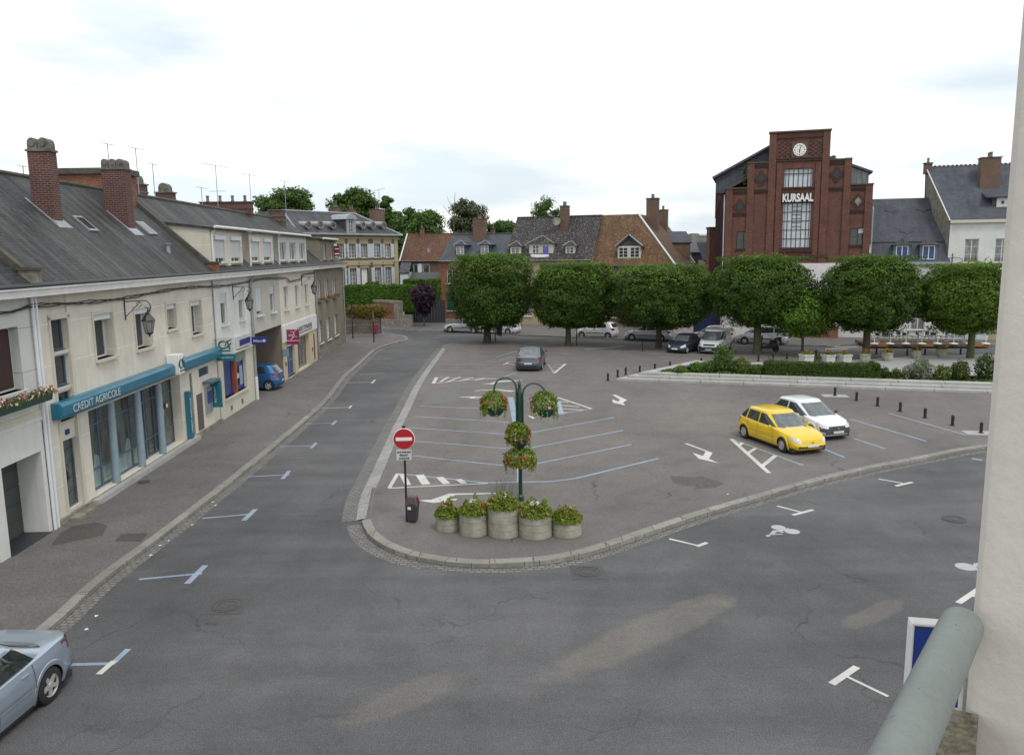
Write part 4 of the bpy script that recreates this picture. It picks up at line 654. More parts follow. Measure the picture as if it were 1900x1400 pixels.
def s_ce(P,c,h,t):
    q=Matrix.Translation((-t-.008,c,h*.62)); m=MB(q); m.tube([(0,.05+.16*math.cos(a),.02+.22*math.sin(a)) for a in [math.radians(d) for d in range(60,300,20)]],.014,6); m.tube([(0,-.28,.34),(0,-.1,.2),(0,.08,-.3),(0,.16,-.24)],.014,6); m.tube([(0,.26,.02),(0,-.02,.05)],.012,6); m.tube([(0,.26,-.06),(0,.0,-.03)],.012,6); m.tube([(0,-.3,-.1),(0,-.1,-.1)],.012,6); m.build('line_emblem',M['signw'],P)
    MB().box((-t-.006,-.84,h*.245),(t+.006,.04,h*.275)).build('white_line',M['signw'],P)
projsign(33.0,2.35,3.32,.05,.87,'berry','berry red square projecting sign over the savings bank window',s_ce)
f=LR.sub(53.0); f=LR.sub(51.0); P=empty('for_sale_sign',f.W(0,.0,7.75),f.rot(),label='small red and white agency board on the attic wall of the end house',cat='sign'); m=MB(); m.box((-.03,-.5,.15),(.03,0,1.0)); m.build('board',plain('board_red',(.22,.02,.03),.5),P); m=MB(); m.box((-.04,-.45,.3),(-.031,-.05,.40)); m.box((-.04,-.45,.72),(-.031,-.05,.80)); m.build('white_band',M['signw'],P)
# wall lanterns on scrolled brackets
def lantern(u,z,L,lab):
    f=LR.sub(u); P=empty('wall_lantern',f.W(0,0,z),f.rot(),label=lab,cat='street lamp',group='lanterns on the left facades')
    m=MB(); m.tube([(0,-.02,-.35),(0,-.02,.45)],.022,6); m.tube([(0,-.02,.3),(0,-L*.75,.33)]+[(0,-L*.75-.22*math.sin(a),.33-.22+.22*math.cos(a)) for a in [PI*j/8 for j in range(1,9)]]+[(0,-L*.75+.1*math.sin(a)-.02,-.0+.1*math.cos(a)-.0) for a in [PI+PI*j/5 for j in range(1,6)]],.018,6)
    m.tube([(0,-.02,-.25),(0,-L*.6,.28)],.014,6); m.tube([(0,-L*.55+.09*math.cos(a),.2+.09*math.sin(a)) for a in [2*PI*j/10 for j in range(9)]],.01,6); m.build('bracket',M['black'],P,smooth=True)
    y=-L*.75-.1; q=[(.0,.02),(.05,0),(.06,-.06),(.13,-.12),(.21,-.26)]
    m=MB(); m.tube([(0,y,.0),(0,y,-.14)],.02,6); m.lathe([(.02,-.08),(.05,-.1),(.06,-.15),(.12,-.2),(.23,-.36),(.24,-.39),(.2,-.40)],(0,y,0),6); m.build('hood',M['black'],P)
    m=MB(); m.lathe([(.205,-.40),(.12,-.80)],(0,y,0),6); g=m.build('lamp_glass',glass_l,P)
    m=MB()
    for k in range(6): a=PI/3*k; m.tube([(.21*math.cos(a),y+.21*math.sin(a),-.39),(.125*math.cos(a),y+.125*math.sin(a),-.81)],.010,4)
    m.lathe([(.14,-.80),(.14,-.83),(.07,-.88),(.03,-.9),(.03,-.95),(.0,-.97)],(0,y,0),6); m.build('frame',M['black'],P)
glass_l=glassm('lantern_glass',(.16,.16,.15),.15,(.34,.34,.32))
lantern(10.45,6.15,.95,'black wall lantern on a scrolled bracket over the bank front, nearest of the three'); lantern(22.8,6.15,.95,'black wall lantern on the white insurance office house, middle of the three'); lantern(38.2,6.2,1.0,'black wall lantern above the savings bank, farthest of the three')
# overhead cable along the facades
m=MB(); 
for k in range(3):
    pts=[]
    for i in range(60): u=1.5+i*.7; pts.append(LR.W(u,-.09-.01*k,6.62+.02*k+.045*math.sin(u*2.1+k*2)+.06*math.sin(u*.5)-(.25 if 34<u<38 else 0)+(.35 if u<4 else 0)*-.3))
    m.tube(pts,.017,5)
m.build('facade_cable',M['black'],label='twisted black cable strung along the house fronts under the eaves',cat='cable')
# antennas
def antenna(x,yt,yb,off,bw,lab,two=False,tilt=.2,dx=0):
    u,z=LR.px(x,yb,off); u2,z2=LR.px(x+dx,yt,off); p=LR.W(u,off,z-.6); t=LR.W(u,off,z2); P=empty('tv_antenna',p,0,label=lab,cat='antenna',group='antennas on the left roofs'); h=t.z-p.z
    MB().tube([(0,0,0),(0,0,h)],.022,6).build('mast',M['zinc'],P); m=MB(); s=p.y*1.0/1478*bw/2; m.tube([(-s,0,h-.03+s*tilt),(s,0,h-.03-s*tilt)],.014,5)
    for k in range(9): a=-s+2*s*k/8; m.tube([(a,-.22,h-.03-a*tilt),(a,.22,h-.03-a*tilt)],.008,4)
    if two: m.tube([(-s*.55,0,h*.42),(s*.55,0,h*.42)],.012,5); [m.tube([(a*s*.55,-.2,h*.42),(a*s*.55,.2,h*.42)],.008,4) for a in (-1,-.5,0,.5,1)]
    m.build('dipoles',M['zinc'],P)
for a in [(45,308,335,9,14,'lone aerial left of the first tall brick chimney',False),(202,267,300,7,22,'aerial rising left above the second tall chimney',False),(257,276,345,6,26,'tall aerial just right of the second brick chimney',True),(288,305,370,6,20,'aerial between the second chimney and the small stack',False),(376,348,385,5,18,'short aerial left of the long chimney stack',False),(404,308,372,4.5,50,'wide tilted aerial standing on the long chimney stack',True),(467,325,395,5,28,'leaning aerial right of the long chimney stack',False),(531,337,395,5,18,'double decked aerial near the end chimney of the row',True)]:
    antenna(*a[:5],a[5],a[6])
# brick block behind the ridge
a=AT(104,345,36); b=AT(222,345,36); zt=AT(150,312,36).z; P=empty('brick_rear_building',(a.x,36,0),0,label='flat topped orange brick block behind the slate ridge between the two tall chimneys',cat='building')
m=MB(); m.box((0,0,0),(b.x-a.x,1.6,zt-.25)); m.build('wall',M['bricko'],P); MB().box((-.15,-.15,zt-.25),(b.x-a.x+.15,1.7,zt)).build('roof_slab',M['conc'],P)
# weeds at wall foot
for i,(x,y,s) in enumerate([(165,935,.22),(192,925,.16),(210,915,.12),(270,877,.12)]):
    c=G(x,y,.12); D_=sph(130); D_[:,2]=abs(D_[:,2]); leafcloud('weed_tuft',np.array([c[0],c[1],.12])+D_*s*rng.uniform(.3,1,130)[:,None],D_,.06,M['shrub'],None,label=['green weed tuft at the bank doorstep','smaller weed right of the doorstep','low weed in the pavement crack by the plinth','weed under the second bank column'][i],cat='weed')
# ------------------------------------------------------------ the big brick hall
KA=G(1530,627); KF=Fr((KA[0]-9.05*.957,KA[1]+9.05*.29),(.957,-.29)); T=None
K=house('brick_hall',KF,label='tall stepped dark brick hall with a clock, highest building in view',cat='hall')
def KZ(a): return a+9.05
cx=KZ(-2.83)
w=MB(); wins=[(cx-1.2,cx+1.2,8.15,12.1,.3),(cx-1.2,cx+1.2,13.5,15.1,.3),(.75+.3,2.3,8.1,9.7,.25),(10.75,12.0,8.3,9.8,.25)]
wall(w,0,12.4,4.2,13.2,wins,mi=0); wall(w,1.85,10.6,13.2,15.7,wins,mi=0); w.box((0,.0,13.2),(1.85,.5,13.5),mi=0); w.box((10.6,.0,13.2),(12.4,.5,13.5),mi=0); wall(w,3.65,8.75,15.7,18.1,[],mi=0)
w.box((3.65,0.001,18.1),(8.75,.6,18.25)); w.quad((0,0,4.2),(0,0,13.2),(0,20,11.8),(0,20,4.2)); w.quad((12.4,0,0),(12.4,20,0),(12.4,20,11.8),(12.4,0,13.2)); 
for (a,b,z0,z1) in ((1.85,10.6,13.2,15.7),(3.65,8.75,15.7,18.25)): w.quad((a,0,z0),(a,0,z1),(a,1.2,z1),(a,1.2,z0)); w.quad((b,0,z0),(b,1.2,z0),(b,1.2,z1),(b,0,z1)); w.quad((b,1.2,z0),(a,1.2,z0),(a,1.2,z1),(b,1.2,z1)); w.quad((a,0,z1),(b,0,z1),(b,1.2,z1),(a,1.2,z1))
w.quad((0,20,0),(0,20,11.8),(12.4,20,11.8),(12.4,20,0)); w.build('wall',M['brickk'],K)
w=MB(); wall(w,0,12.4,0,4.2,[(4.5,7.8,0,3.0,.5)],y=-.0); w.box((.0,-.12,4.2),(12.4,0,4.45)); w.box((3.0,-.16,2.2),(12.2,-.002,6.75)); w.quad((0,0,0),(0,0,4.2),(0,20,4.2),(0,20,0)); w.build('white_ground_floor',plain('hall_white',(.68,.64,.65),.7,.08),K)
m=MB()   # pilasters, frames and corbel bands
pil=[(.0,.62,13.5),(1.85,2.45,15.85),(3.65,4.25,18.2),(8.15,8.75,18.2),(10.0,10.6,15.85),(11.8,12.4,13.55)]
for a,b,z in pil: MB().box((a,-.14,4.45),(b,-.002,z)).build('pilaster',M['brickk'],K)
for a,b in ((cx-1.85,cx-1.4),(cx+1.4,cx+1.85)): MB().box((a,-.10,7.0),(b,-.002,15.6)).build('pilaster',M['brickk'],K)
m=MB()
for (a,b,z) in ((.62,1.85,13.0),(.62,1.85,11.05),(2.45,3.65,15.3),(2.45,3.65,13.05),(8.75,10.0,15.3),(8.75,10.0,13.05),(10.6,11.8,13.0),(10.6,11.8,11.05)):
    m=MB()
    for k in range(3): m.box((a+.03,-.05-.04*k,z+.12*k),(b-.03,-.002,z+.12*k+.12))
    m.build('corbel_band',M['brickk2'],K)
for z in (17.75,15.75,15.95): MB().box((4.25,-.11,z),(8.15,-.002,z+.12)).build('corbel_band',M['brickk2'],K)
for a_,b_ in (((4.2,-.15,5.9),(8.2,-.002,6.3)),((cx-1.4,-.17,7.78),(cx+1.4,-.002,8.0)),((3.4,-.15,7.2),(9.0,-.002,7.5))): MB().box(a_,b_).build('corbel_band',M['brickk2'],K)
m=MB()   # diaper relief beside the clock: raised headers
for i in range(16):
    for j in range(9):
        u=4.45+i*.235; z=16.2+j*.17
        if abs(u-cx)<.62 or (i+j)%2: continue
        if (u-4.25)<.25*(j-6) or (8.15-u)<.25*(j-6): continue
        m.box((u,-.05,z),(u+.2,-.002,z+.1))
m.build('diaper_brickwork',M['brickk2'],K)
m=MB()
for a,b in ((0,1.85),(10.6,12.4)): m.box((a-.06,-.2,13.5),(b+.06,.55,13.62))
for a,b in ((1.85,3.65),(8.75,10.6)): m.box((a-.05,-.18,15.7),(b,.9,15.82))
m.box((3.58,-.2,18.25),(8.82,.7,18.38)); m.build('coping',plain('coping_mossy',(.07,.05,.035),.9,.5,4,c2=(.09,.085,.03)),K)
def bigwin(z0,z1,rows,special):
    m=MB(); y=.22; a,b=cx-1.2,cx+1.2
    for i in range(7): u=a+(b-a)*i/6; m.box((u-.03,y-.06,z0),(u+.03,y,z1))
    for u in (a+.15,b-.15) : m.box((u-.015,y-.05,z0),(u+.015,y,z1))
    for r in range(rows+1): z=z0+(z1-z0)*r/rows; m.box((a,y-.05,z-.03),(b,y,z+.03))
    if special:
        for k in range(6): z=z0+1.9+k*.35; m.box((cx-.38,y-.07,z-.02),(cx+.38,y-.002,z+.02))
    f=m.build('window',M['ink'],K); MB().quad((a,y-.01,z0),(b,y-.01,z0),(b,y-.01,z1),(a,y-.01,z1)).build('pane',M['glassk'],f)
    s=MB().box((a-.15,-.2,z0-.14),(b+.15,y,z0)).build('sill',M['brickk2'],f)
bigwin(8.15,12.1,5,True); bigwin(13.5,15.1,1,False)
m=MB(); m.box((cx-1.2,.12,14.65),(cx+1.2,.2,14.7)); m.build('glazing_bar',M['ink'],K)
for a,b,c,d,_ in wins[2:]: 
    x=win(K,None,(a,b,c,d),.25,1,1,'ink','glass','brickk2')
    if a>5: MB().quad(((a+b)/2+.05,.19,(c+d)/2+.3),(b-.05,.19,(c+d)/2+.3),(b-.05,.19,d-.06),((a+b)/2+.05,.19,d-.06)).build('white_pane',M['signw'],x)
for u,z,mt in ((1.25,11.9,'ink'),(3.05,14.35,'ink'),(9.4,14.45,'ink'),(11.25,12.1,'stone')):
    m=MB(); m.extr([(u,z-.75),(u+.6,z),(u,z+.75),(u-.6,z)],1,-.07,-.002); o=m.build('diamond_frame',M['brickk2'],K); m=MB(); m.extr([(u,z-.42),(u+.30,z),(u,z+.42),(u-.30,z)],1,-.10,-.072); m.build('diamond_inset',M[mt],o)
m=MB(); m.box((cx-.68,-.1,16.05),(cx+.68,-.002,17.35)); c=m.build('clock_panel',plain('clock_frame',(.10,.075,.065),.8,.2),K); m=MB(); m.lathe([(.55,0),(.55,-.06),(.5,-.07),(.0,-.07)],(cx,-.1,16.7),32,axis='y'); c2=m.build('clock_face',plain('clock_white',(.80,.78,.70),.5,.08,2),c)
m=MB()
for k in range(12):
    a=k*PI/6; q=Matrix.Translation((cx,-.18,16.7))@Matrix.Rotation(a,4,'Y'); m.M=q; m.box((-.018 if k%3 else -.03,-.008,.36),(.018 if k%3 else .03,.0,.47))
for a,l,wd in ((math.radians(182),.27,.035),(math.radians(18),.42,.025)): m.M=Matrix.Translation((cx,-.195,16.7))@Matrix.Rotation(a,4,'Y'); m.box((-wd,-.008,-.08),(wd,0,l))
m.build('hands_and_hours',M['black'],c2)
m=MB(); m.box((cx-1.35,-.12,12.12),(cx+1.35,-.002,13.05)); kb=m.build('sign_board',M['brickk2'],K); text('lettering','KURSAAL',1.0,M['signw'],kb,(cx,-.17,12.24),(PI/2,0,0),.05,w=2.6,h=.74,bold=.04)
# roofs behind the stepped gable
m=MB(); m.slab([(-1.35,1.2,14.75),(4.6,1.2,17.9),(4.6,19,17.9),(-1.35,19,14.75)],.2); m.slab([(12.5,1.2,14.75),(12.5,19,14.75),(4.6,19,17.9),(4.6,1.2,17.9)],.2); rf=m.build('roof',M['slateb'],K)
m=MB(); m.extr([(-1.0,13.3),(10.6,13.3),(10.6,15.3),(4.6,17.6),(-1.0,14.65)],1,1.6,1.8); m.quad((-1.0,1.6,11),(-1.0,1.6,14.6),(-1.0,19,14.6),(-1.0,19,11)); m.build('slate_hung_gable',M['slateb'],K)
m=MB(); m.extr([(10.6,13.3),(12.2,13.3),(12.2,14.75),(10.6,15.3)],1,1.62,1.72); m.build('glazed_side',M['glassc'],K)
m=MB(); m.slab([(-.15,.2,13.55),(1.8,.2,14.6),(1.8,5,14.6),(-.15,5,13.55)],.2); m.build('mossy_lean_to',M['conc'],K)
m=MB(); m.lathe([(.12,15.6),(.12,16.1),(.3,16.15),(.1,16.3)],(9.2,1.8,0),10); m.build('roof_vent',M['black'],K)
m=MB(); m.box((-.95,1.7,0),(-.002,19,13.3)); m.box((-.45,.5,0),(-.002,1.69,12.6)); m.build('side_wing',M['brickk2'],K)
for x_,y_ in ((-.12,-.1),(12.5,-.12)): MB().tube([(x_,y_,.1),(x_,y_,12.6 if x_<0 else 11.4),(x_,y_+.3,13.0 if x_<0 else 11.6)],.06,6).build('downpipe',M['zinc'],K,smooth=True)
m=MB()
for k in range(14): m.tube([(1.5+.1*math.sin(k*2.1),.3+.15*math.cos(k),13.9+.12*k),(1.65+.12*math.cos(k*3.),.35,14.0+.12*k)],.07,5)
m.build('ivy_clump',M['yew'],K)
# brick plinth with low wall, right of the door
a=KF.sub(6.5,-.5); P=house('low_brick_wall',a,label='low orange brick wall on the far pavement in front of the brick hall',cat='wall'); MB().box((-.5,-.22,.1),(3.6,0,1.05)).build('wall',M['bricko'],P); MB().box((-.52,-.25,1.05),(3.62,.03,1.12)).build('coping',M['stone'],P)
# ------------------------------------------------------------ slate house and tall white house to the right
H1=KF.sub(12.5); P=house('townhouse',H1,label='low white house with blue slate mansard and two hooded dormers',cat='house')
w=MB(); wall(w,0,6.2,0,6.75,[(1.3,2.2,.2,2.8,.2),(3.6,4.7,.9,2.8,.2)]); shell(w,0,6.2,0,6.75,9); w.build('wall',M['white'],P); win(P,None,(1.3,2.2,.2,2.8),.2,0,1,'navy','glass',None,name='door'); win(P,None,(3.6,4.7,.9,2.8),.2,1,1,'wood','glassc')
m=MB(); m.slab([(0,-.15,6.75),(6.3,-.15,6.75),(6.3,.55,8.6),(0,.55,8.6)],.1); m.slab([(0,.45,8.55),(6.3,.45,8.55),(6.3,4.6,12.5),(0,4.6,12.5)],.12); m.slab([(6.3,9,8.5),(0,9,8.5),(0,4.6,12.5),(6.3,4.6,12.5)],.12); r=m.build('roof',M['slateb'],P)
m=MB(); m.quad((0,.1,6.7),(0,4.6,12.4),(0,9,8.5),(0,9,6.7)); m.quad((6.2,.1,6.7),(6.2,9,6.7),(6.2,9,8.5),(6.2,4.6,12.4)); m.build('gable',M['white'],P)
MB().box((0,-.35,6.55),(6.2,-.02,6.8)).build('gutter',M['zinc'],P)
for c in (2.5,4.6):
    m=MB(); m.box((c-.68,-.1,6.9),(c+.68,.45,8.3)); d=m.build('dormer',M['bluefr'],P); m=MB(); m.add([(c-.85,-.3,8.25),(c+.85,-.3,8.25),(c+.85,.7,8.25),(c-.85,.7,8.25),(c,.1,8.85)],[(0,1,4),(1,2,4),(2,3,4),(3,0,4),(3,2,1,0)]); m.build('hood',M['slate'],d)
    win(d,None,(c-.48,c+.48,7.0,8.18),-.11,1,0,'pvc','navy',None)
m=MB()
for c,z in ((2.0,11.3),(4.6,11.3),(3.0,9.35)):
    y=.45+(z-8.55)*1.05
    for s in (-1,1): m.tube([(c,y-.1,z-.12),(c+s*.25,y+.0,z+.02),(c+s*.6,y+.08,z+.1)],.03,5)
    m.box((c-.12,y-.14,z-.17),(c+.12,y,z-.1))
m.build('snow_guard',M['ink'],P)
H2=KF.sub(18.65,0); P=house('townhouse',H2,label='tall white house with steep slate roof, at the right edge',cat='house')
w=MB(); hs=[(1.25,2.3,6.75,8.7,.2),(3.55,4.6,6.75,8.7,.2),(5.9,6.95,6.75,8.7,.2),(1.25,2.3,3.4,5.2,.2)]; wall(w,0,9,0,10.3,hs); shell(w,0,9,0,10.3,9); w.add([(0,0,10.3),(-1.3,4.6,15.2),(0,9,10.3)],[(0,1,2)]); w.build('wall',M['white'],P)
m=MB(); m.add([(-.05,-.05,4),(-.05,0,10.3),(-1.35,4.6,15.1),(-.35,9,10.3),(-.35,9,4)],[(0,1,2),(0,2,3,4)]); m.build('gable_render',M['stone'],P)
m=MB(); m.slab([(-.1,-.3,10.2),(9,-.3,10.2),(9,4.6,15.25),(-1.4,4.6,15.25)],.14); m.slab([(9,9.3,10.2),(-.4,9.3,10.2),(-1.4,4.6,15.25),(9,4.6,15.25)],.14); r=m.build('roof',M['slateb'],P)
m=MB()
for k in range(30): m.lathe([(.10,-.05),(.13,.04),(.08,.10)],(-1.3+k*.35,4.6,15.22),6)
m.build('ridge_tiles',M['brick'],r)
m=MB(); m.tube([(-.08,-.3,10.25),(-1.4,4.6,15.3)],.06,5); m.build('verge',M['wood'],r)
for h in hs: win(P,None,h,.2,1,2,'wood','glassc','white'); 
for h in hs[:3]: m=MB(); m.box((h[0],-.08,h[2]+.3),(h[1],-.05,h[2]+.33)); [m.box((h[0]+.1*k,-.075,h[2]),(h[0]+.1*k+.015,-.055,h[2]+.3)) for k in range(11)]; m.build('window_rail',M['black'],P)
MB().box((-.05,-.3,10.05),(9,.0,10.3)).build('cornice',M['creampl'],P)
chimney(P,None,2.6,4.1,2.4,3.6,12.2,15.6,'brickold',3,style='pot'); chimney(P,None,-1.5,-.9,4.2,5.0,14.6,15.5,'brickold',1,style='pot')
m=MB(); m.box((3.3,.9,10.9),(4.8,2.4,12.3)); d=m.build('dormer',M['slateb'],P); m=MB(); m.slab([(2.7,.5,12.2),(5.2,.5,12.2),(5.2,3.2,13.0),(2.7,3.2,13.0)],.1); m.build('hood',M['slateb'],d); MB().box((3.6,.82,11.1),(4.6,.89,12.2)).build('dormer_window',M['wood'],d); MB().box((3.95,.79,11.6),(4.15,.815,11.85)).build('opening',M['ink'],d)
m=MB(); m.tube([(.35,-.05,6.4),(.35,-.05,7.5)],.03,5); m.tube([(.35,-.05,7.0)]+[(.35+.6*math.sin(a)+.15,-.3,6.9+.25*math.cos(a)) for a in [PI*j/6-.6 for j in range(8)]],.025,5); m.build('scroll_bracket',M['black'],P)
# ground floor frontage seen under the trees
m=MB(); m.box((.3,-.05,.1),(3.4,-.002,3.1)); m.build('shop_front',M['shutb'],P); MB().box((3.6,-.06,.1),(8,-.002,2.9)).build('panelled_front',M['tan'],P)
# ------------------------------------------------------------ old houses in the middle, behind the limes
def gabled(name,lab,fr,L,D,ze,zr,wm,rm,yr=None,over=.25,cat='house',holes=(),verge=None,**k):
    P=house(name,fr,label=lab,cat=cat,**k); yr=yr or D/2
    w=MB(); wall(w,0,L,0,ze,holes); shell(w,0,L,0,ze,D); w.add([(0,0,ze),(0,D,ze),(0,yr,zr-.1),(L,0,ze),(L,D,ze),(L,yr,zr-.1)],[(0,2,1),(3,4,5)]); w.build('wall',M[wm],P)
    s=(zr-ze)/yr; m=MB(); m.slab([(-.05,-over,ze-over*s+.1),(L+.05,-over,ze-over*s+.1),(L+.05,yr,zr),(-.05,yr,zr)],.14); m.slab([(L+.05,D,ze),(-.05,D,ze),(-.05,yr,zr),(L+.05,yr,zr)],.14); r=m.build('roof',M[rm],P)
    MB().tube([(-.05,yr,zr+.02),(L+.05,yr,zr+.02)],.1,6).build('ridge',M[rm],r)
    MB().tube([(0,-over-.05,ze-over*s+.12),(L,-over-.05,ze-over*s+.12)],.07,6).build('gutter',M['stone'],P)
    if verge:
        for u in verge: MB().tube([(u,-over,ze-over*s+.2),(u,yr,zr+.1)],.09,4).build('verge',M['pvc'],r)
    return P,s
def zat(s,ze,y): return ze+s*y
def ddormer(P,u0,u1,y0,z0,z1,y1,wm,rm,wins,peak=.7,hip=True,fm='wood',gm='glassc',over=.22):
    w=MB(); w.box((u0,y0,z0),(u1,y1,z1)); d=w.build('dormer',M[wm],P); c=(u0+u1)/2; m=MB(); a,b=u0-over,u1+over
    if hip: m.add([(a,y0-over,z1),(b,y0-over,z1),(b,y1+.6,z1),(a,y1+.6,z1),(c,y0+peak*.7,z1+peak),(c,y1+.6,z1+peak)],[(0,1,4),(1,2,5,4),(3,0,4,5),(3,2,1,0)])
    else: m.slab([(a,y0-over,z1-.1),(c,y0-over,z1+peak),(c,y1+.8,z1+peak),(a,y1+.8,z1-.1)],.1); m.slab([(c,y0-over,z1+peak),(b,y0-over,z1-.1),(b,y1+.8,z1-.1),(c,y1+.8,z1+peak)],.1); m.add([(u0,y0,z1),(u1,y0,z1),(c,y0,z1+peak-.1)],[(0,1,2)])
    m.build('dormer_roof',M[rm],d); m=MB(); m.tube([(a,y0-over,z1+.04),(c,y0-over if not hip else y0+peak*.7,z1+peak+.06),(b,y0-over,z1+.04)],.05,5); m.build('lead_hip',M['zinc'],d)
    for q in wins: win(d,None,(*q,z0+.12,z1-.12),y0-.004,1,2,fm,gm,None)
    return d
# brick house at the left of the limes
FB=Fr(G(818,592),(.94,-.34)); u1,_=FB.px(945,480)
P,s=gabled('brick_house','orange brick house with blue slate roof and green shutter',FB,u1,9,7.15,10.35,'bricko','slateb',holes=[(.95,2.35,4.4,6.1,.15),(.95,2.5,1.1,3.35,.1)]); 
win(P,None,(.95,2.35,4.4,6.1),.15,1,2,'wood','glass','creampl'); MB().box((.95,-.02,1.1),(2.5,.05,3.35)).build('shutter',plain('green_shutter',(.012,.07,.05),.5,.1),P); MB().box((.85,-.12,.98),(2.6,.02,1.09)).build('sill',M['creampl'],P)
m=MB(); m.box((0,-.06,5.9+.5),(u1,-.002,6.5)); m.box((0,-.08,.1),(u1,-.002,.7)); m.build('string_course',M['bricko'],P)
ddormer(P,1.9,3.1,.75,7.75,9.0,2.6,'slateb','slateb',[(2.0,3.0)],.5); ddormer(P,5.1,6.3,.75,7.75,9.0,2.6,'slateb','slateb',[(5.2,6.2)],.5)
uc,zc_=FB.px(880,400,3.5); chimney(P,None,uc-.1,uc+1.35,3.2,4.3,8.6,FB.px(880,407,3.5)[1],'brickold',3,style='pot',bands=2); uc,_=FB.px(914,425,6); chimney(P,None,uc,uc+.35,5.6,6,9,FB.px(914,424,5.6)[1],'brickold',1,style='pot')
# black roofed house
FK=Fr((0.0,89.6),(.94,-.34)); u0,_=FK.px(936,480); FK=FK.sub(u0); u1,_=FK.px(1098,480); ze=FK.px(1000,481)[1]; zr=FK.px(1000,403,4.6)[1]
P,s=gabled('old_house','cream house with a black lichened roof, three dormers, behind the first two limes',FK,u1,9.2,ze,zr,'tan','slatem',holes=[(2,3.2,1,3,.1),(6,7.2,1,3,.1)])
for h in ((2,3.2,1,3),(6,7.2,1,3)): win(P,None,h,.1,1,2,'wood','glassc')
def dpx(F,P,x0,x1,yt,yb,peak,wins,**k):
    off=.55; a,zb=F.px(x0,yb,off); b,zt=F.px(x1,yt,off); ddormer(P,a,b,off,zb,zt,3.0,'creampl','slatem',[(a+(b-a)*p,a+(b-a)*q) for p,q in wins],peak,**k)
dpx(FK,P,947,966,457,476,.55,[(.12,.88)]); dpx(FK,P,982,1026,452,478,.85,[(.14,.42),(.56,.84)]); dpx(FK,P,1049,1067,456,477,.5,[(.12,.88)])
a,z=FK.px(1009,474,.5); b,_=FK.px(1018,474,.5); MB().box((a,.38,FK.px(1010,473,.5)[1]),(b,.42,FK.px(1010,458,.5)[1])).build('blue_blind',plain('violet_blind',(.10,.12,.42),.6),P)
a,z=FK.px(986,480,.4); b,_=FK.px(1020,480,.4); m=MB(); m.add([(a,.2,z+.1),(b,.2,z+.15),(b,.15,z+.45),(a,.15,z+.5),((a+b)/2,.1,z-.15)],[(0,4,1,2,3)]); m.build('tarpaulin',M['signw'],P)
uc,zt=FK.px(1041,378,3.6); chimney(P,None,uc,FK.px(1055,378,3.6)[0],3.1,4.1,zr-2.5,zt-.3,'brickold',4,style='pot',bands=2)
uc,zc_=FK.px(1035,411,3.0); m=MB(Matrix.Translation((uc,2.6,zc_))@Matrix.Rotation(math.radians(-15),4,'X')); m.lathe([(.45,-.05),(.4,0),(.2,.05),(0,.07)],(0,0,0),18,axis='y'); m.tube([(0,.1,0),(.1,.5,-.6)],.04,5); m.build('satellite_dish',M['stone'],P,smooth=True)
# brown tile house, turning the corner: front slope, hip with a white verge, right-hand slope
FT=FK.sub(u1+.05); zeT=FT.px(1150,492)[1]; uE,_=FT.px(1253,489); yrT=4.8; zrT=FT.px(1150,398,yrT)[1]
P=house('old_house',FT,label='house with mossy brown tile roof, cream gabled dormer and white hip line',cat='house')
ld=(FT.W(0,0,0),); inv=Matrix.Rotation(-FT.rot(),4,'Z')@Matrix.Translation(-FT.A); loc=lambda w:inv@w
E1=Vector((uE,0,zeT)); w0=FT.W(uE,0,zeT); uP,_=FT.px(1184,396,yrT); P1=Vector((uP,yrT,zrT)); d2=Vector((.40,.916,0)); E2=loc(w0+d2*11.0); r0=FT.W(uP,yrT,zrT); R2=loc(r0+d2*11.5)
m=MB(); m.slab([(-.02,-.2,zeT-.15),(E1.x+.1,-.2,zeT-.15),tuple(P1),(-.02,yrT,zrT)],.14); m.slab([(E1.x+.1,-.2,zeT-.15),(E2.x,E2.y,zeT-.15),tuple(R2),tuple(P1)],.14); m.slab([(E1.x,11,zeT),(-.02,11,zeT),(-.02,yrT,zrT),tuple(P1)],.14); r=m.build('roof',M['tilebr'],P)
MB().tube([(E1.x+.1,-.2,zeT-.05),tuple(P1+Vector((0,0,.08)))],.10,5).build('white_hip',M['pvc'],r); MB().tube([(E2.x,E2.y,zeT-.05),tuple(R2+Vector((0,0,.08)))],.08,5).build('white_verge',M['pvc'],r)
w=MB(); wall(w,0,uE,0,zeT,[(1.5,2.7,1,3,.1),(5,6.2,1,3,.1)]); w.quad((uE,0,0),(E2.x,E2.y,0),(E2.x,E2.y,zeT),(uE,0,zeT)); w.quad((0,0,0),(0,0,zeT),(0,11,zeT),(0,11,0)); w.build('wall',M['brickold'],P)
MB().tube([(0,-.25,zeT-.1),(uE,-.25,zeT-.1)],.1,6).build('gutter',M['ink'],P)
for h in ((1.5,2.7,1,3),(5,6.2,1,3)): win(P,None,h,.1,1,2,'wood','glassc')
off=.55; a,zb=FT.px(1146,480,off); b,zt=FT.px(1189,456,off); ddormer(P,a,b,off,zb,zt,3.4,'creampl','slated',[(a+.12,(a+b)/2-.12),((a+b)/2+.12,b-.12)],1.15,hip=False,gm='glass')
a,_=FT.px(1200,380,6.2); b,_=FT.px(1221,380,6.2); zt=FT.px(1210,367,6.2)[1]; chimney(P,None,a,b,5.9,7.1,zrT-4.5,zt-.1,'brickold',3,style='pot'); a,_=FT.px(1222,380,12); b,_=FT.px(1239,380,12); zt=FT.px(1230,390,12)[1]; chimney(P,None,a,b,11.6,12.6,8,zt,'brickold',2,style='pot')
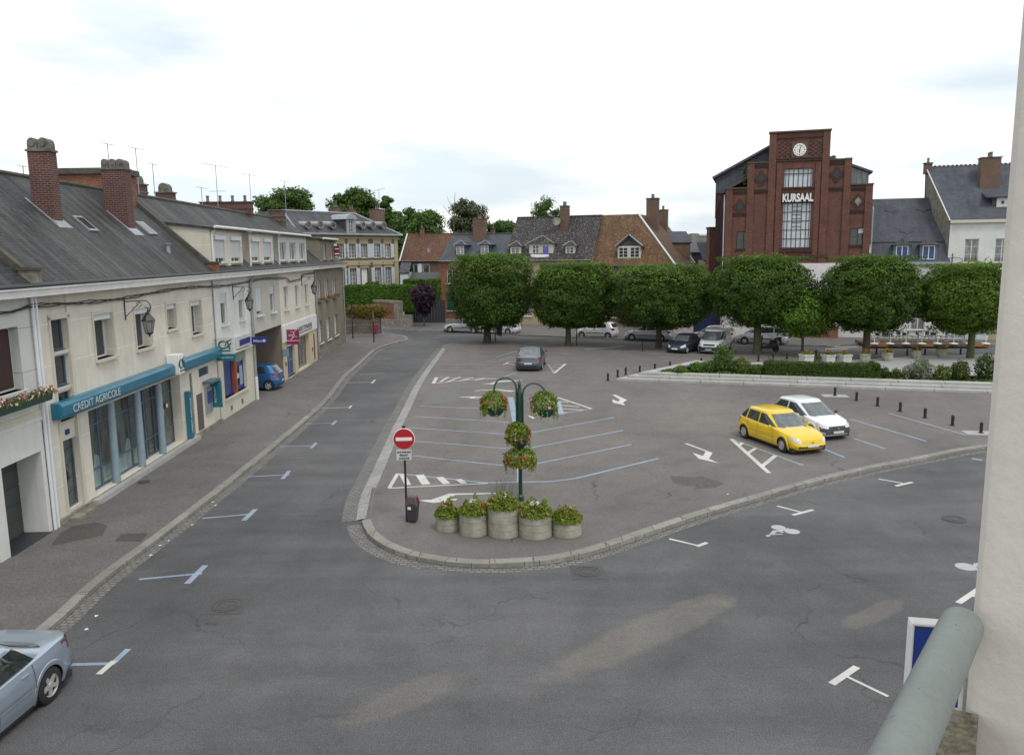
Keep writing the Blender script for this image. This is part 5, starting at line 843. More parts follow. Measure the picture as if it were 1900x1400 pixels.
# gap between the tile houses and the hall
def boxhouse(lab,x0,x1,yt,ye,Y,D,wm,rm,slope=2.5,base=None,hipx=0):
    p=AT(x0,ye,Y); q=AT(x1,ye,Y); zt=AT((x0+x1)/2,yt,Y+slope).z; P=empty('house',(p.x,Y,0),0,label=lab,cat='house'); L=q.x-p.x
    m=MB(); m.box((0,0,0),(L,D,p.z)); m.build('wall',M[wm],P); m=MB(); m.slab([(-.15,-.15,p.z),(L+.15,-.15,p.z),(L+.15-hipx,slope,zt),(-.15,slope,zt)],.12); m.slab([(L+.15,D,p.z),(-.15,D,p.z),(-.15,slope,zt),(L+.15-hipx,slope,zt)],.12)
    if hipx: m.slab([(L+.15,-.15,p.z),(L+.15,D,p.z),(L+.15-hipx,slope,zt)],.1)
    m.build('roof',M[rm],P); return P
boxhouse('low ochre brick house with smooth blue slate roof in the gap left of the hall',1245,1281,429,450,92,6,'bricky','slateb',3)
boxhouse('grey slate hung annexe with sloped ridge in the gap left of the hall',1284,1304,451,468,97,6,'slated','slateb',4)
P=boxhouse('distant hipped slate roof with small dormer in the gap beside the hall',1266,1316,432,452,135,10,'stone','slated',5,hipx=3); p=AT(1291,444,134); MB().box((p.x-AT(1266,452,135).x-.5,-.4,p.z-.6),(p.x-AT(1266,452,135).x+.6,2,p.z+1.0)).build('dormer',M['stone'],P)
boxhouse('far flat roofed building showing over the gap beside the hall',1300,1318,434,437,170,12,'stone','zinc',1)
p=AT(1309,506,84); P=empty('gate_pillar',(p.x,84,0),0,label='slender pale building end with dark opening in the gap beside the hall',cat='building'); z=AT(1309,483,84).z; m=MB(); m.box((-.1,0,0),(1.0,3,z)); m.build('wall',M['tan'],P); MB().box((.45,-.03,z-1.5),(.75,-.002,z-.2)).build('opening',M['ink'],P); m=MB(); m.slab([(-.3,-.2,z),(1.2,-.2,z),(1.2,3,z+1.9),(-.3,3,z+1.9)],.1); m.build('roof',M['slateb'],P)
p=AT(1316,470,78); q=AT(1328,420,78); P=empty('brick_annexe',(p.x,79.5,0),0,label='narrow dark brick side wing between the gap and the hall',cat='building'); MB().box((.35,0,0),(AT(1331,420,79.5).x-p.x,1.2,AT(1320,424,79.5).z)).build('wall',M['brickk'],P); MB().box((.28,-.08,AT(1320,424,79.5).z),(AT(1331,420,79.5).x-p.x,1.3,AT(1320,421,79.5).z)).build('coping',M['brickk2'],P)
# pink wall and blue gate left of the hall at street level
P=house('gateway',KF.sub(-4.6,.6),label='pale pink wall with a tall dark blue gate left of the brick hall',cat='gate'); MB().box((-.9,0,0),(1.9,.4,3.3)).build('wall',plain('pink_render',(.50,.43,.43),.8,.1),P); m=MB(); m.box((1.95,.1,0),(4.4,.2,3.7)); o=m.build('gate',plain('gate_blue',(.015,.025,.10),.5,.15),P); m=MB(); [m.box((2.0+k*.3,.08,.05),(2.05+k*.3,.099,3.65)) for k in range(8)]; m.build('gate_bars',M['black'],o)
# ------------------------------------------------------------ red tile cottage behind the hedge
FC=Fr(AT(741,489,112).xy,(.99,-.1)); L=FC.px(838,470)[0]; zr=FC.px(800,434,5)[1]; ze=FC.px(800,483)[1]; u0=FC.px(752,470)[0]
P,s=gabled('cottage','long red brown tiled cottage with white shutters behind the clipped hedge',FC,L+5,10,ze,zr,'brickold','tilered',verge=[.1])
for x0,x1,mt in ((768,776,'ink'),(785,797,'ink')): a=FC.px(x0,505)[0]; b=FC.px(x1,505)[0]; z0=FC.px(x0,508)[1]; z1=FC.px(x0,490)[1]; win(P,None,(a,b,z0,z1),-.01,0,0,'wood','glass','pvc')
a=FC.px(776,505)[0]; b=FC.px(783,505)[0]; MB().box((a,-.1,FC.px(780,508)[1]),(b,-.02,FC.px(780,489)[1])).build('shutter',M['pvc'],P); a=FC.px(783,400)[0]
uc=FC.px(780,440,4.5)[0]; chimney(P,None,uc,uc+.55,4.2,4.8,zr-2,FC.px(780,424,4.5)[1],'brickold',1,style='pot'); m=MB(); q=FC.px(794,463,2.0); m.box((q[0],1.3,q[1]-.4),(q[0]+.45,2.2,q[1]+.15)); m.build('skylight',M['zinc'],P)
P=boxhouse('small grey slate porch house with white bargeboard beside the hedge',742,757,487,506,100,5,'shutb','slated',2.5); boxhouse('low grey slate lean to with white gable behind the hedge',756,818,505,518,101,4,'pvc','slated',3)
# ------------------------------------------------------------ mansion
FM=Fr((-20.6,98.0),(.568,.823)); MS0=-6.2; FM=FM.sub(MS0); mx_=lambda u:u-MS0
P=house('mansion',FM,label='two storey stone mansion with long grey slate roof, round dormers and pale shutters',cat='mansion')
L=16.3; xs3=[1135,1265,1395,1540,1655]; up=[];lo=[]
for x in xs3: u=FM.px(440+x/5.9375,460)[0]; up.append((u-.55,u+.55,7.6,9.35,.2)); lo.append((u-.55,u+.55,4.2,6.35,.2))
w=MB(); wall(w,0,L,0,10.35,up+lo); shell(w,0,L,0,10.35,11); w.build('wall',M['bbrick'],P)
for i,h in enumerate(up):
    x=win(P,None,h,.2,1,3,'wood','glassc','bstone',leaves=.62,sm='shutb'); MB().box((h[0]-.2,-.05,h[3]),(h[1]+.2,-.002,h[3]+.55)).box((h[0]-.3,-.12,h[3]+.55),(h[1]+.3,-.002,h[3]+.68)).build('lintel',M['bstone'],x)
for i,h in enumerate(lo):
    x=win(P,None,h,.2,1,3,'wood','glassc' if i!=2 else 'signw',None,leaves=.62 if i not in (2,) else None,sm='shutb'); c=(h[0]+h[1])/2; m=MB(); m.box((h[0]-.25,-.05,h[3]),(h[1]+.25,-.002,h[3]+.35)); m.extr([(c+1.0*math.cos(a),h[3]+.35+.5*math.sin(a)) for a in [PI*j/8 for j in range(9)]],1,-.14,-.002); m.build('pediment',M['bstone'],x)
m=MB(); m.box((-.1,-.1,7.0),(L+.1,-.002,7.3)); m.box((-.1,-.15,9.98),(L+.1,-.002,10.35)); m.box((L-.7,-.06,0),(L,-.002,9.98)); m.box((0,-.06,0),(.7,-.002,9.98)); m.build('stone_band',M['bstone'],P)
m=MB(); hz=13.2; m.slab([(-.5,-.5,10.4),(L+.5,-.5,10.4),(L-4.2,3.4,hz),(.4,3.4,hz)],.15); m.slab([(L+.5,-.5,10.4),(L+.5,11.5,10.4),(L-4.2,7.6,hz),(L-4.2,3.4,hz)],.15); m.slab([(-.5,11.5,10.4),(-.5,-.5,10.4),(.4,3.4,hz),(.4,7.6,hz)],.15); m.slab([(L+.5,11.5,10.4),(-.5,11.5,10.4),(.4,7.6,hz),(L-4.2,7.6,hz)],.15); m.slab([(.4,3.4,hz),(L-4.2,3.4,hz),(L-4.2,7.6,hz),(.4,7.6,hz)],.15); r=m.build('roof',M['slated'],P)
m=MB(); m.tube([(.4,3.4,hz+.05),(L-4.2,3.4,hz+.05),(L+.5,-.5,10.45)],.12,6); m.tube([(.4,3.4,hz+.05),(-.5,-.5,10.45),(L+.5,-.5,10.45)],.12,6); m.build('lead_ridge',M['zinc'],r)
for x in (768,900,1040,1370,1480,1600):
    u,z=FM.px(440+x/5.9375,340+460/5.9375,.4); m=MB(); m.tube([(u,.2,z),(u,2.0,z+.1)],.42,14); d=m.build('round_dormer',M['zinc'],P,smooth=True); m=MB(); m.lathe([(.45,0),(.45,-.12),(.3,-.12),(.3,-.02)],(u,.2,z),16,axis='y'); m.build('ring',M['stone'],d); m=MB(); m.lathe([(.3,0),(.3,-.01)],(u,.15,z),14,axis='y'); m.build('pane',M['glass'],d)
u,z=FM.px(440+1240/5.9375,340+450/5.9375,.1); m=MB(); m.box((u-.65,.0,10.5),(u+.65,2.8,12.3)); d=m.build('dormer',M['slated'],P); m=MB(); m.box((u-.75,-.15,10.45),(u-.35,.0,12.3)); m.box((u+.35,-.15,10.45),(u+.75,0,12.3)); m.extr([(u-.95,12.3),(u+.95,12.3),(u+.6,12.75),(u,12.95),(u-.6,12.75)],1,-.35,3.2); m.build('dormer_surround',M['zinc'],d); win(d,None,(u-.35,u+.35,10.7,12.2),-.02,1,2,'wood','glass',None)
for x,y,yy in ((1085,268,5.5),(1262,290,6),(1515,290,6.5)): u,z=FM.px(440+x/5.9375,340+y/5.9375,yy); chimney(P,None,u-.5,u+(.5 if x<1500 else 1.6),yy-.3,yy+.5,11.5,z,'brickold',2,style='pot')
P=empty('finial_aerial',AT(704,385,118),0,label='thin aerial above the mansion roof against the trees',cat='antenna'); z0=AT(704,385,118); m=MB(); h=AT(704,352,118).z-z0.z; m.tube([(0,0,-1),(0,0,h)],.04,5); m.tube([(-.9,0,h-.2),(.9,0,h+.2)],.03,5); m.build('mast',M['zinc'],P)
# ------------------------------------------------------------ garden walls
A0=G(742,607,.0); B0=AT(640,604,96)
FW=Fr((B0.x,B0.y),(A0[0]-B0.x,A0[1]-B0.y)); L=math.hypot(A0[0]-B0.x,A0[1]-B0.y)
z=lambda x,y:FW.px(x,y)[1]
P=house('garden_wall',FW,label='old red brick garden wall with stone coping below the clipped hedge',cat='wall'); MB().box((-8,0,.8),(L-.8,.4,z(700,560))).build('brickwork',M['bricko'],P); MB().box((-8,-.05,0),(L,.45,.8)).build('stone_base',M['stone'],P); MB().box((-8,-.1,z(700,560)),(L,.5,z(700,556))).build('coping',M['stone'],P); MB().box((L-.85,-.08,.8),(L,.5,z(738,561))).build('pier',M['stone'],P)
P=house('garden_wall',FW.sub(L),label='low stone wall section right of the brick garden wall pier',cat='wall'); P.rotation_euler.z+=.35; MB().box((0,0,0),(1.6,.35,1.3)).build('stonework',M['stone'],P); MB().box((0,-.03,1.3),(1.65,.4,1.4)).build('coping',M['stone'],P)
FP=Fr(G(642,621,.1),(.96,.28)); zt=FP.px(680,580)[1]
P=house('banded_wall',FP,label='curved grey stone wall with rust brick bands under the rusty bush, beyond the end house',cat='wall'); Lp=FP.px(705,600)[0]
bandm=brickm('banded',(.17,.155,.13),(.12,.11,.095),(.07,.065,.05),.5,.3,.02,var=.5); m=MB(); m.box((0,0,0),(Lp,.6,zt)); m.build('stonework',bandm,P)
m=MB(); 
for k in range(4): m.box((Lp*.62,-.03,.5+.75*k),(Lp+.02,-.002,.85+.75*k)); m.box((.3,-.03,.5+.75*k),(1.3,-.002,.85+.75*k))
m.build('brick_band',M['brickold'],P)
MB().box((-.1,-.1,zt),(Lp+.1,.7,zt+.12)).build('coping',M['stone'],P)
P=empty('drain_pipe_post',(*G(655,628,.12),.12),0,label='dark standpipe against the banded stone wall',cat='post'); MB().tube([(0,0,0),(0,0,3.4)],.06,6).build('pipe',M['black'],P)
# ------------------------------------------------------------ trees
def trunk(P,h,r,limbs=6,spread=2.,top=2.,mat='bark',lean=0,r2=.6):
    m=MB(); path=[(0,0,-.1),(0,0,.1),(.02+lean*.3,.03,h*.4),(lean*.6,.0,h*.75),(lean,.02,h)]; m.tube(path,[r*1.5,r*1.12,r*.95,r*.9,r*.8],10)
    for k in range(limbs):
        a=2*PI*k/limbs+random.uniform(-.3,.3); z0=h*random.uniform(.85,1.); s=spread*random.uniform(.7,1); t=top*random.uniform(.6,1)
        m.tube([(lean,0,z0),(lean+.4*s*math.cos(a),.4*s*math.sin(a),z0+t*.45),(lean+s*math.cos(a),s*math.sin(a),z0+t)],[r*.5,r*.32,r*.1],6)
    return m.build('trunk',M[mat],P,smooth=True)
def lime(x,y,z0,w,hb,ht,lab,seed,n=15000,mat='lime',leaf=.25,e=4,rtr=.22,d=None,zc=None,dx=0,trk=4,grp='clipped limes along the far edge of the plaza',low=1.):
    "x,y: photo foot; w: crown width; hb/ht: crown bottom/top heights above ground"
    P=empty('lime_tree',(*G(x,y,z0),z0),0,label=lab,cat='tree',group=grp); trunk(P,hb+.5,rtr,6,w*.36,(ht-hb)*.6,'bark' if seed%2 else 'barkg')
    rx,ry,rz=w/2,(d or w)/2,(ht-hb)/2; pts,Nn=crown_pts(n,rx,ry,rz,e,seed,amp=.095,f=2.8); 
    k=n//16; hang=sph(k); hang[:,2]=0; q=rng.uniform(.3,1.,k)**.5; hp=np.stack([hang[:,0]*rx*q*.95,hang[:,1]*ry*q*.95,-rz*rng.uniform(.85,1.05,k)],1); pts=np.vstack([pts,hp]); Nn=np.vstack([Nn,hp*[0,0,1]+[0,0,-.1]])
    pts[:,:2]*=(1-.16*low*np.clip(-pts[:,2]/rz,0,1)**1.8)[:,None]; k=n//14; tp=rng.uniform(-1,1,(k,2))*[rx*.8,ry*.8]; tp=np.column_stack([tp,rz*(1+rng.uniform(-.03,.10,k))]); pts=np.vstack([pts,tp]); Nn=np.vstack([Nn,np.tile([0,0,1.],(k,1))])
    pts+=np.array([dx,0,(hb+ht)/2]); Nn=Nn+np.array([0,0,.55]); leafcloud('crown',pts,Nn,leaf,M[mat],P,flat=.55); core(P,rx*.72,ry*.72,rz*.72,(dx,0,(hb+ht)/2),mat)
    if mat in('lime','limel'):
        k=n//4; A_,NA=crown_pts(k*3,rx*1.01,ry*1.01,rz*1.02,e,seed,lo=.97); kp=rng.uniform(0,1,k*3)<np.clip((A_[:,2]/rz-.35)*1.5,.0,1)**1.3; A_=A_[kp]; NA=NA[kp]; A_[:,2]+=rng.uniform(-.1,.42,len(A_))*np.clip(A_[:,2]/rz,0,1)*(.6+1.1*np.array([noise.noise(Vector((a[0]*1.6,a[1]*1.6,seed))) for a in A_])); leafcloud('lit_top_shoots',A_+np.array([dx,0,(hb+ht)/2]),NA+[0,0,.9],leaf*.95,M['limet'],P,flat=.6)  # paler top leaves: young shoots, plus daylight on the crown put into colour
def core(P,rx,ry,rz,c,mat):
    n=1800; pts,Nn=crown_pts(n,rx,ry,rz,4,1,lo=.2); leafcloud('inner_foliage',pts+np.array(c),Nn,.62,M[mat],P,flat=.9)
def H_(x,yb,y,z0=.1):
    "height above z0 at photo row y for something standing at foot (x,yb)"
    Y=G(x,yb,z0)[1]; return AT(x,y,Y).z-z0
def Wd(x0,x1,x,yb,z0=.1): Y=G(x,yb,z0)[1]; return abs(AT(x1,500,Y).x-AT(x0,500,Y).x)
LM=[(904,635,838,988,604,478,'boxy clipped lime at the left end of the plaza, before the brick house',4.2,'lime',.24),
 (1054,640,988,1140,603,494,'second lime from the left on the plaza edge, before the black roof',3.9,'lime',.15),
 (1222,645,1130,1318,604,497,'broad third lime before the brown tile house, above the silver estate car',3.9,'lime',.14),
 (1404,655,1315,1502,602,482,'domed lime under the left side of the brick hall, beside the scooter',2.5,'lime',.19),
 (1606,664,1520,1698,612,481,'domed lime between the brick hall and the mansard house',2.4,'lime',.16),
 (1800,665,1697,1878,614,495,'rightmost lime in front of the tall white house',2.4,'limel',.15)]
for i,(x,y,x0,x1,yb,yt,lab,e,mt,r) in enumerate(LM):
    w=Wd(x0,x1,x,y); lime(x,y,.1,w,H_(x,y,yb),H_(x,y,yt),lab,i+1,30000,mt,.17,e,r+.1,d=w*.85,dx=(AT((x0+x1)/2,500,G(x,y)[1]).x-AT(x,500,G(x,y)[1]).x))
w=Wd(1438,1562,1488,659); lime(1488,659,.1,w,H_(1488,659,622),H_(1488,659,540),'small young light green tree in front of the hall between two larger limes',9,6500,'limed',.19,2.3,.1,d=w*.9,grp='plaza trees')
def wild(x,Y,x0,x1,yb,yt,lab,seed,mat='far',leaf=.6,clumps=34,per=170,gap=.85,name='broadleaf_tree',cr=.32,rz_f=1.,grp='trees beyond the roofs'):
    zt=AT(x,yt,Y).z; zb=AT(x,yb,Y).z; X0=AT(x0,450,Y).x; X1=AT(x1,450,Y).x; rx=(X1-X0)/2; rz=(zt-zb)/2; cxx=(X0+X1)/2; P=empty(name,(cxx,Y,0),0,label=lab,cat='tree',group=grp)
    trunk(P,zb,.45,7,rx*.8,rz*1.4,'bark'); rr=np.random.default_rng(seed); pts=[];nn=[]
    C_=[]
    for k in range(int(clumps*1.45)):
        d=rr.normal(0,1,3); d/=np.linalg.norm(d); q=rr.uniform(.15,gap)**.6; C_.append(d*q*np.array([rx,rx*.8,rz])*.88)
    for c in C_:
        m_=int(per*1.5*rr.uniform(.6,1.4)); d=rr.normal(0,1,(m_,3)); d/=np.linalg.norm(d,axis=1)[:,None]; s=min(rx,rz)*cr*rr.uniform(.6,1.25); pts.append(c+d*s*rr.uniform(.35,1.1,m_)[:,None]*np.array([1.1,1.1,.8])); nn.append(d+[0,0,.5])
    pts=np.vstack(pts)+np.array([0,0,(zb+zt)/2]); leafcloud('crown',pts,np.vstack(nn),leaf*.8,M[mat],P,flat=.5); return P
wild(535,150,470,600,440,336,'ragged tree rising behind the end chimney of the left row',11,leaf=.7,clumps=46,per=150,cr=.26)
wild(660,150,608,712,430,342,'dense tree behind the middle of the mansion roof',12,leaf=.7,clumps=50,per=170); wild(715,140,700,738,425,360,'small round tree just right of the mansion ridge',13,clumps=18,per=150)
wild(778,140,716,832,500,374,'broad dark tree behind the red cottage',14,leaf=.7,clumps=70,per=190); wild(738,145,700,775,470,385,'dark tree filling the space between mansion and cottage',15,leaf=.7,clumps=40,per=180)
wild(868,150,832,905,470,358,'tall rounded tree with half bare crown above the brick house chimney',16,'fardull',.6,44,150); wild(928,150,895,965,450,398,'lower dark tree right of the half bare tree',17,leaf=.6,clumps=34,per=150); wild(1012,150,982,1046,425,360,'thin light tree above the black roof left of its chimney',18,'far',.5,22,60,cr=.3)
P=empty('bare_tree',AT(842,440,146).xy.to_3d(),0,label='bare twiggy tree top beside the half bare tree',cat='tree'); z0=AT(842,470,146).z; m=MB(); m.tube([(0,0,0),(0,0,z0),(0,0,z0+4),(.4,0,AT(842,357,146).z)],[.4,.3,.15,.03],6)
for k in range(16): a=random.uniform(0,6.3); z=z0+random.uniform(0,8); l=random.uniform(1,3); m.tube([(0,0,z),(l*.5*math.cos(a),l*.5*math.sin(a),z+l*.5),(l*math.cos(a),l*math.sin(a),z+l*1.1)],[.08,.05,.02],4)
m.build('branches',M['barkg'],P)
# tall dark hedge mass and hedges on garden wall
def hedgebox(fr,u0,u1,y0,y1,z0,z1,lab,mat='hedge',n=9000,leaf=.2,name='clipped_hedge',round_=.0,cat='hedge'):
    P=house(name,fr.sub((u0+u1)/2,(y0+y1)/2),label=lab,cat=cat); rx,ry,rz=(u1-u0)/2,(y1-y0)/2,(z1-z0)/2
    MB().box((-rx*.94,-ry*.8,z0),(rx*.94,ry*.8,z1-.14*rz)).build('branches',M['bark'],P)
    f=rng.integers(0,10,n); U=rng.uniform(-1,1,(n,3)); Nn=np.zeros((n,3)); fr_=f<5; U[fr_,1]=-1; Nn[fr_,1]=-1; t=(f>=5)&(f<8); U[t,2]=1; Nn[t,2]=1; s=f==8; U[s,0]=1; Nn[s,0]=1; s=f==9; U[s,0]=-1; Nn[s,0]=-1
    U+=Nn*rng.normal(0,.02,(n,1)); wv=np.array([1+.05*noise.noise(Vector((u[0]*rx*.6,u[2]*2,7))) for u in U]); pts=U*np.array([rx,ry,rz])*wv[:,None]+[0,0,(z0+z1)/2]
    leafcloud('foliage',pts,Nn+[0,0,.3],leaf,M[mat],P,flat=.7); return P
q=AT(640,560,92); F9=Fr((q.x,92),(1,-.12)); z9=lambda y:AT(700,y,92).z
hedgebox(F9,0,F9.px(770,530)[0],0,2.5,1.5,z9(530),'long clipped green hedge on top of the garden wall',n=9000,leaf=.28)
q=AT(745,560,91.5); F8=Fr((q.x,91),(1,-.1)); hedgebox(F8,0,F8.px(806,540)[0],1.5,4,2.6,AT(780,520,91).z,'taller bright hedge end beside the brick house',n=6000,leaf=.28)
wild(716,93,668,712,533,520,'yellowish shrub bump on the garden hedge',31,'shrub',.22,14,90,name='shrub',grp='garden shrubs'); 
P=house('shade_boards',F8,label='dark boards for the gate and shade under the hedge beside the brick house',cat='fence'); m=MB(); [m.box((k*.32,1.6,.1),(k*.32+.29,1.7,2.7)) for k in range(15)]; m.build('boards',M['ink'],P)  # dark boards added for the gate and shaded void under the hedge
# purple leaved tree
w=Wd(763,818,787,606,.1); P=empty('purple_tree',(*G(787,606,.1),.1),0,label='dark purple leaved tree in front of the hedge near the brick house',cat='tree'); trunk(P,2.4,.09,6,w*.3,2); pts,Nn=crown_pts(3000,w/2,w/2,(H_(787,606,527)-H_(787,606,586))/2,2.0,3,lo=.4,amp=.2,f=2.6); pts[:,:2]*=(.82+.18*np.clip(pts[:,2:3],-1,1)); leafcloud('crown',pts+[0,0,(H_(787,606,527)+H_(787,606,582))/2],Nn,.3,M['purple'],P,flat=.8)
# rusty climber over the banded wall
c=AT(678,575,76); P=empty('climbing_plant',(c.x,c.y,0),0,label='rusty orange and yellow climber spilling over the banded stone wall',cat='plant'); D_=sph(2600); leafcloud('foliage',D_*np.array([2.3,.7,.75])*rng.uniform(.5,1.05,2600)[:,None]+[.2,0,c.z-.2],D_,.2,M['rust'],P,flat=.6)
# ------------------------------------------------------------ granite steps and planted platform
d=Vector((.9565,-.2917)); nI=Vector((.2917,.9565)); tip=Vector(G(1143,706,.1))
e_=(Vector(G(1262,680,.1))-tip).normalized(); bis=(d+e_).normalized(); sn=math.sin(math.acos(d.dot(e_))/2); nr=Vector((e_.y,-e_.x)); LB=7.2
m=MB()
for o1,o2,z in ((0,.44,.24),(.40,.84,.38),(.80,1.42,.53)):
    a=tip+bis*(o1/sn); dd=tip+bis*(o2/sn); s=0
    while s<31:
        bl=random.choice((2.4,2.5,2.6)); s2=min(s+bl,31); q1=a+d*(s+.014) ; q2=a+d*(s2-.014); q3=q2+nI*(o2-o1); q4=(q1+nI*(o2-o1)) if s>0 else dd
        m.prism([tuple(q1),tuple(q2),tuple(q3),tuple(q4)],z-.155,z)
        if s>0 or 1: pass
        s=s2
    s=0
    while s<LB:
        s2=min(s+1.8,LB); q1=a+e_*(s+.012); q2=a+e_*(s2-.012); q3=q2+nr*(o2-o1); q4=(q1+nr*(o2-o1)) if s>0 else dd; m.prism([tuple(q1),tuple(q2),tuple(q3),tuple(q4)],z-.155,z-.003); s=s2
m.build('granite_steps',M['granite'],fix=True,kind='structure')
m=MB()
for o1,z in ((.06,.22),(.46,.36),(.86,.50)):
    a=tip+bis*(o1/sn); m.prism([tuple(a),tuple(a+d*31),tuple(a+d*31+nI*.4),tuple(a+e_*LB+nr*.4),tuple(a+e_*LB)],.09,z-.03)
m.build('step_bedding',M['joint'],kind='structure')
pf=tip+bis*(1.40/sn)
g=MB(); poly=[tuple(pf),tuple(pf+d*29),tuple(pf+d*29+nI*3.0),tuple(pf+e_*3.2)]; g.prism(poly,.1,.47); g.build('planting_bed_soil',M['soil'],kind='structure')
g=MB(); pv=[G(x,y,.1) for x,y in [(1265,680),(1430,672),(1500,672),(1620,668),(1700,661),(1900,658)]]+[tuple(pf+d*29+nI*3)]+[tuple(pf+e_*3.2)]; g.prism(pv,.08,.16); g.build('paved_terrace',M['paving'],kind='structure')
FB2=Fr(tuple(tip),(d.x,d.y),.1)
hf=lambda x,y,off:FB2.px(x,y,off)
def bush(x,yb,yt,x0,x1,lab,mat='shrub',n=900,leaf=.12,off=2.2,e=2.2,name='shrub',amp=.16,flat=.7,flower=None,cat='shrub',lo=.5):
    u,_=hf(x,yb,off); u0,_=hf(x0,yb,off); u1,_=hf(x1,yb,off); z0=max(.35,0); zt=hf(x,yt,off)[1]; r=(u1-u0)/2; P=empty(name,FB2.W((u0+u1)/2,off,z0),0,label=lab,cat=cat,group='plants on the granite platform'); h=max(zt-z0,.25)
    trunk(P,h*.35,.04,4,r*.5,h*.4); pts,Nn=crown_pts(n,r,min(r,.9),h*.58,e,int(x),lo,amp,3); leafcloud('foliage',pts+[0,0,h*.45],Nn,leaf,M[mat],P,flat=flat)
    if flower: pts,Nn=crown_pts(n//6,r*1.02,min(r,.9)*1.02,h*.62,e,int(x),.9,amp,3); leafcloud('blossoms',pts+[0,0,h*.45],Nn,.08,M[flower],P)
    return P
a=hf(1421,700,1.9)[0]; b=hf(1630,703,1.9)[0]; hedgebox(FB2,a,b,1.6,2.7,.38,hf(1525,674,1.9)[1],'long low clipped box hedge on the granite platform',mat='yew',n=9000,leaf=.11,name='box_hedge')
bush(1430,690,664,1420,1440,'yellow green clipped ball at the left end of the box hedge','shrub',900,.09,2.1,2.4); bush(1618,695,668,1606,1630,'dark green clipped ball at the right end of the box hedge','yew',900,.09,2.1,2.4)
bush(1347,690,642,1322,1362,'tallest feathery green bush at the left part of the platform','shrub',2200,.13,2.6,2,amp=.3); bush(1518,685,658,1508,1526,'small dark clipped ball in front of the pale planters','yew',700,.09,3.4,2.2)
bush(1262,695,678,1250,1275,'leftmost light green grassy clump on the platform','grass',800,.14,1.5,2); bush(1292,695,672,1278,1306,'yellowish rounded shrub, second clump from the left','hedge',1000,.12,2.2); bush(1318,696,670,1306,1330,'green rounded shrub just left of the tallest bush','shrub',900,.12,2.4); bush(1376,695,664,1360,1392,'yellow flowering shrub just right of the tallest bush','hedge',1000,.12,2.4,flower='forange'); bush(1405,697,676,1392,1420,'low green shrub beside the left end of the box hedge','shrub',800,.12,2.2)
bush(1642,700,680,1632,1651,'left one of two small dark box balls right of the hedge','yew',800,.08,2.0,2.1); bush(1662,702,683,1651,1672,'right one of two small dark box balls right of the hedge','yew',800,.08,1.9,2.1); bush(1681,700,678,1672,1692,'small grey green bush left of the silvery bush','silver',600,.1,2.3); bush(1710,703,667,1690,1728,'big silvery feathery bush on the platform','silver',2300,.12,2.2,2,amp=.3); bush(1745,703,678,1732,1762,'yellow green upright perennials right of the silvery bush','grass',1100,.13,2.0,amp=.3); bush(1780,703,670,1762,1800,'dark conifer mound with light new growth near the right end','yew',1700,.12,2.3); bush(1822,703,655,1805,1850,'dark pointed conifer at the right end of the platform','yew',1900,.12,2.8,1.6)
D_=rng.uniform(0,1,(7000,2)); pts=np.array([[*(FB2.W(2.6+a*26,1.35+b*1.6,.46)).xy,.46+.16*noise.noise(Vector((a*40,b*4,0)))+.05*rng.uniform()] for a,b in D_]); leafcloud('ground_cover',pts,np.tile([0,0,1.],(len(pts),1)),.16,M['shrub'],None,flat=.8,label='mixed low ground cover plants filling the granite bed',cat='ground cover',kind='stuff')
# round and square planters on the terrace
for i,(x,yb,wpx,hpx,sq,lab) in enumerate([(1496,672,21,16,1,'pale square planter at the left end of the terrace, beside the young tree'),(1536,671,20,15,1,'pale square planter half hidden by the small clipped ball'),(1567,671,20,15,1,'pale square planter with orange flowers, third from the left'),(1605,672,20,18,0,'yellowish octagonal planter in front of the domed lime'),(1646,669,21,17,0,'round stone planter right of the domed lime trunk'),(1699,664,20,16,0,'round stone planter, second from the right on the terrace'),(1746,661,19,15,0,'rightmost round stone planter on the terrace')]):
    c=G(x,yb,.16); s=c[1]/1478; r=wpx*s*1.0/2; h=hpx*s*.95; P=empty('planter',(*c,.16),.25 if sq else 0,label=lab,cat='planter',group='planters on the paved terrace')
    m=MB()
    if sq: m.box((-r*.9,-r*.9,0),(r*.9,r*.9,h-.12)); m.box((-r,-r,h-.12),(r,r,h))
    else: m.lathe([(r*.8,0),(r*.95,h*.3),(r*.95,h-.15),(r*1.03,h-.12),(r*1.03,h),(r*.85,h),(r*.85,h-.05)],(0,0,0),8 if i==3 else 18)
    m.build('pot',M['planterw' if sq else 'planter'],P); flowers(P,[(random.uniform(-.5,.5)*r,random.uniform(-.5,.5)*r,h) for _ in range(12)],r*.75,420,'shrub' if i%2 else 'basket',['forange','fred'] if i in (1,2,3) else ['forange'],.10,.08,.2)
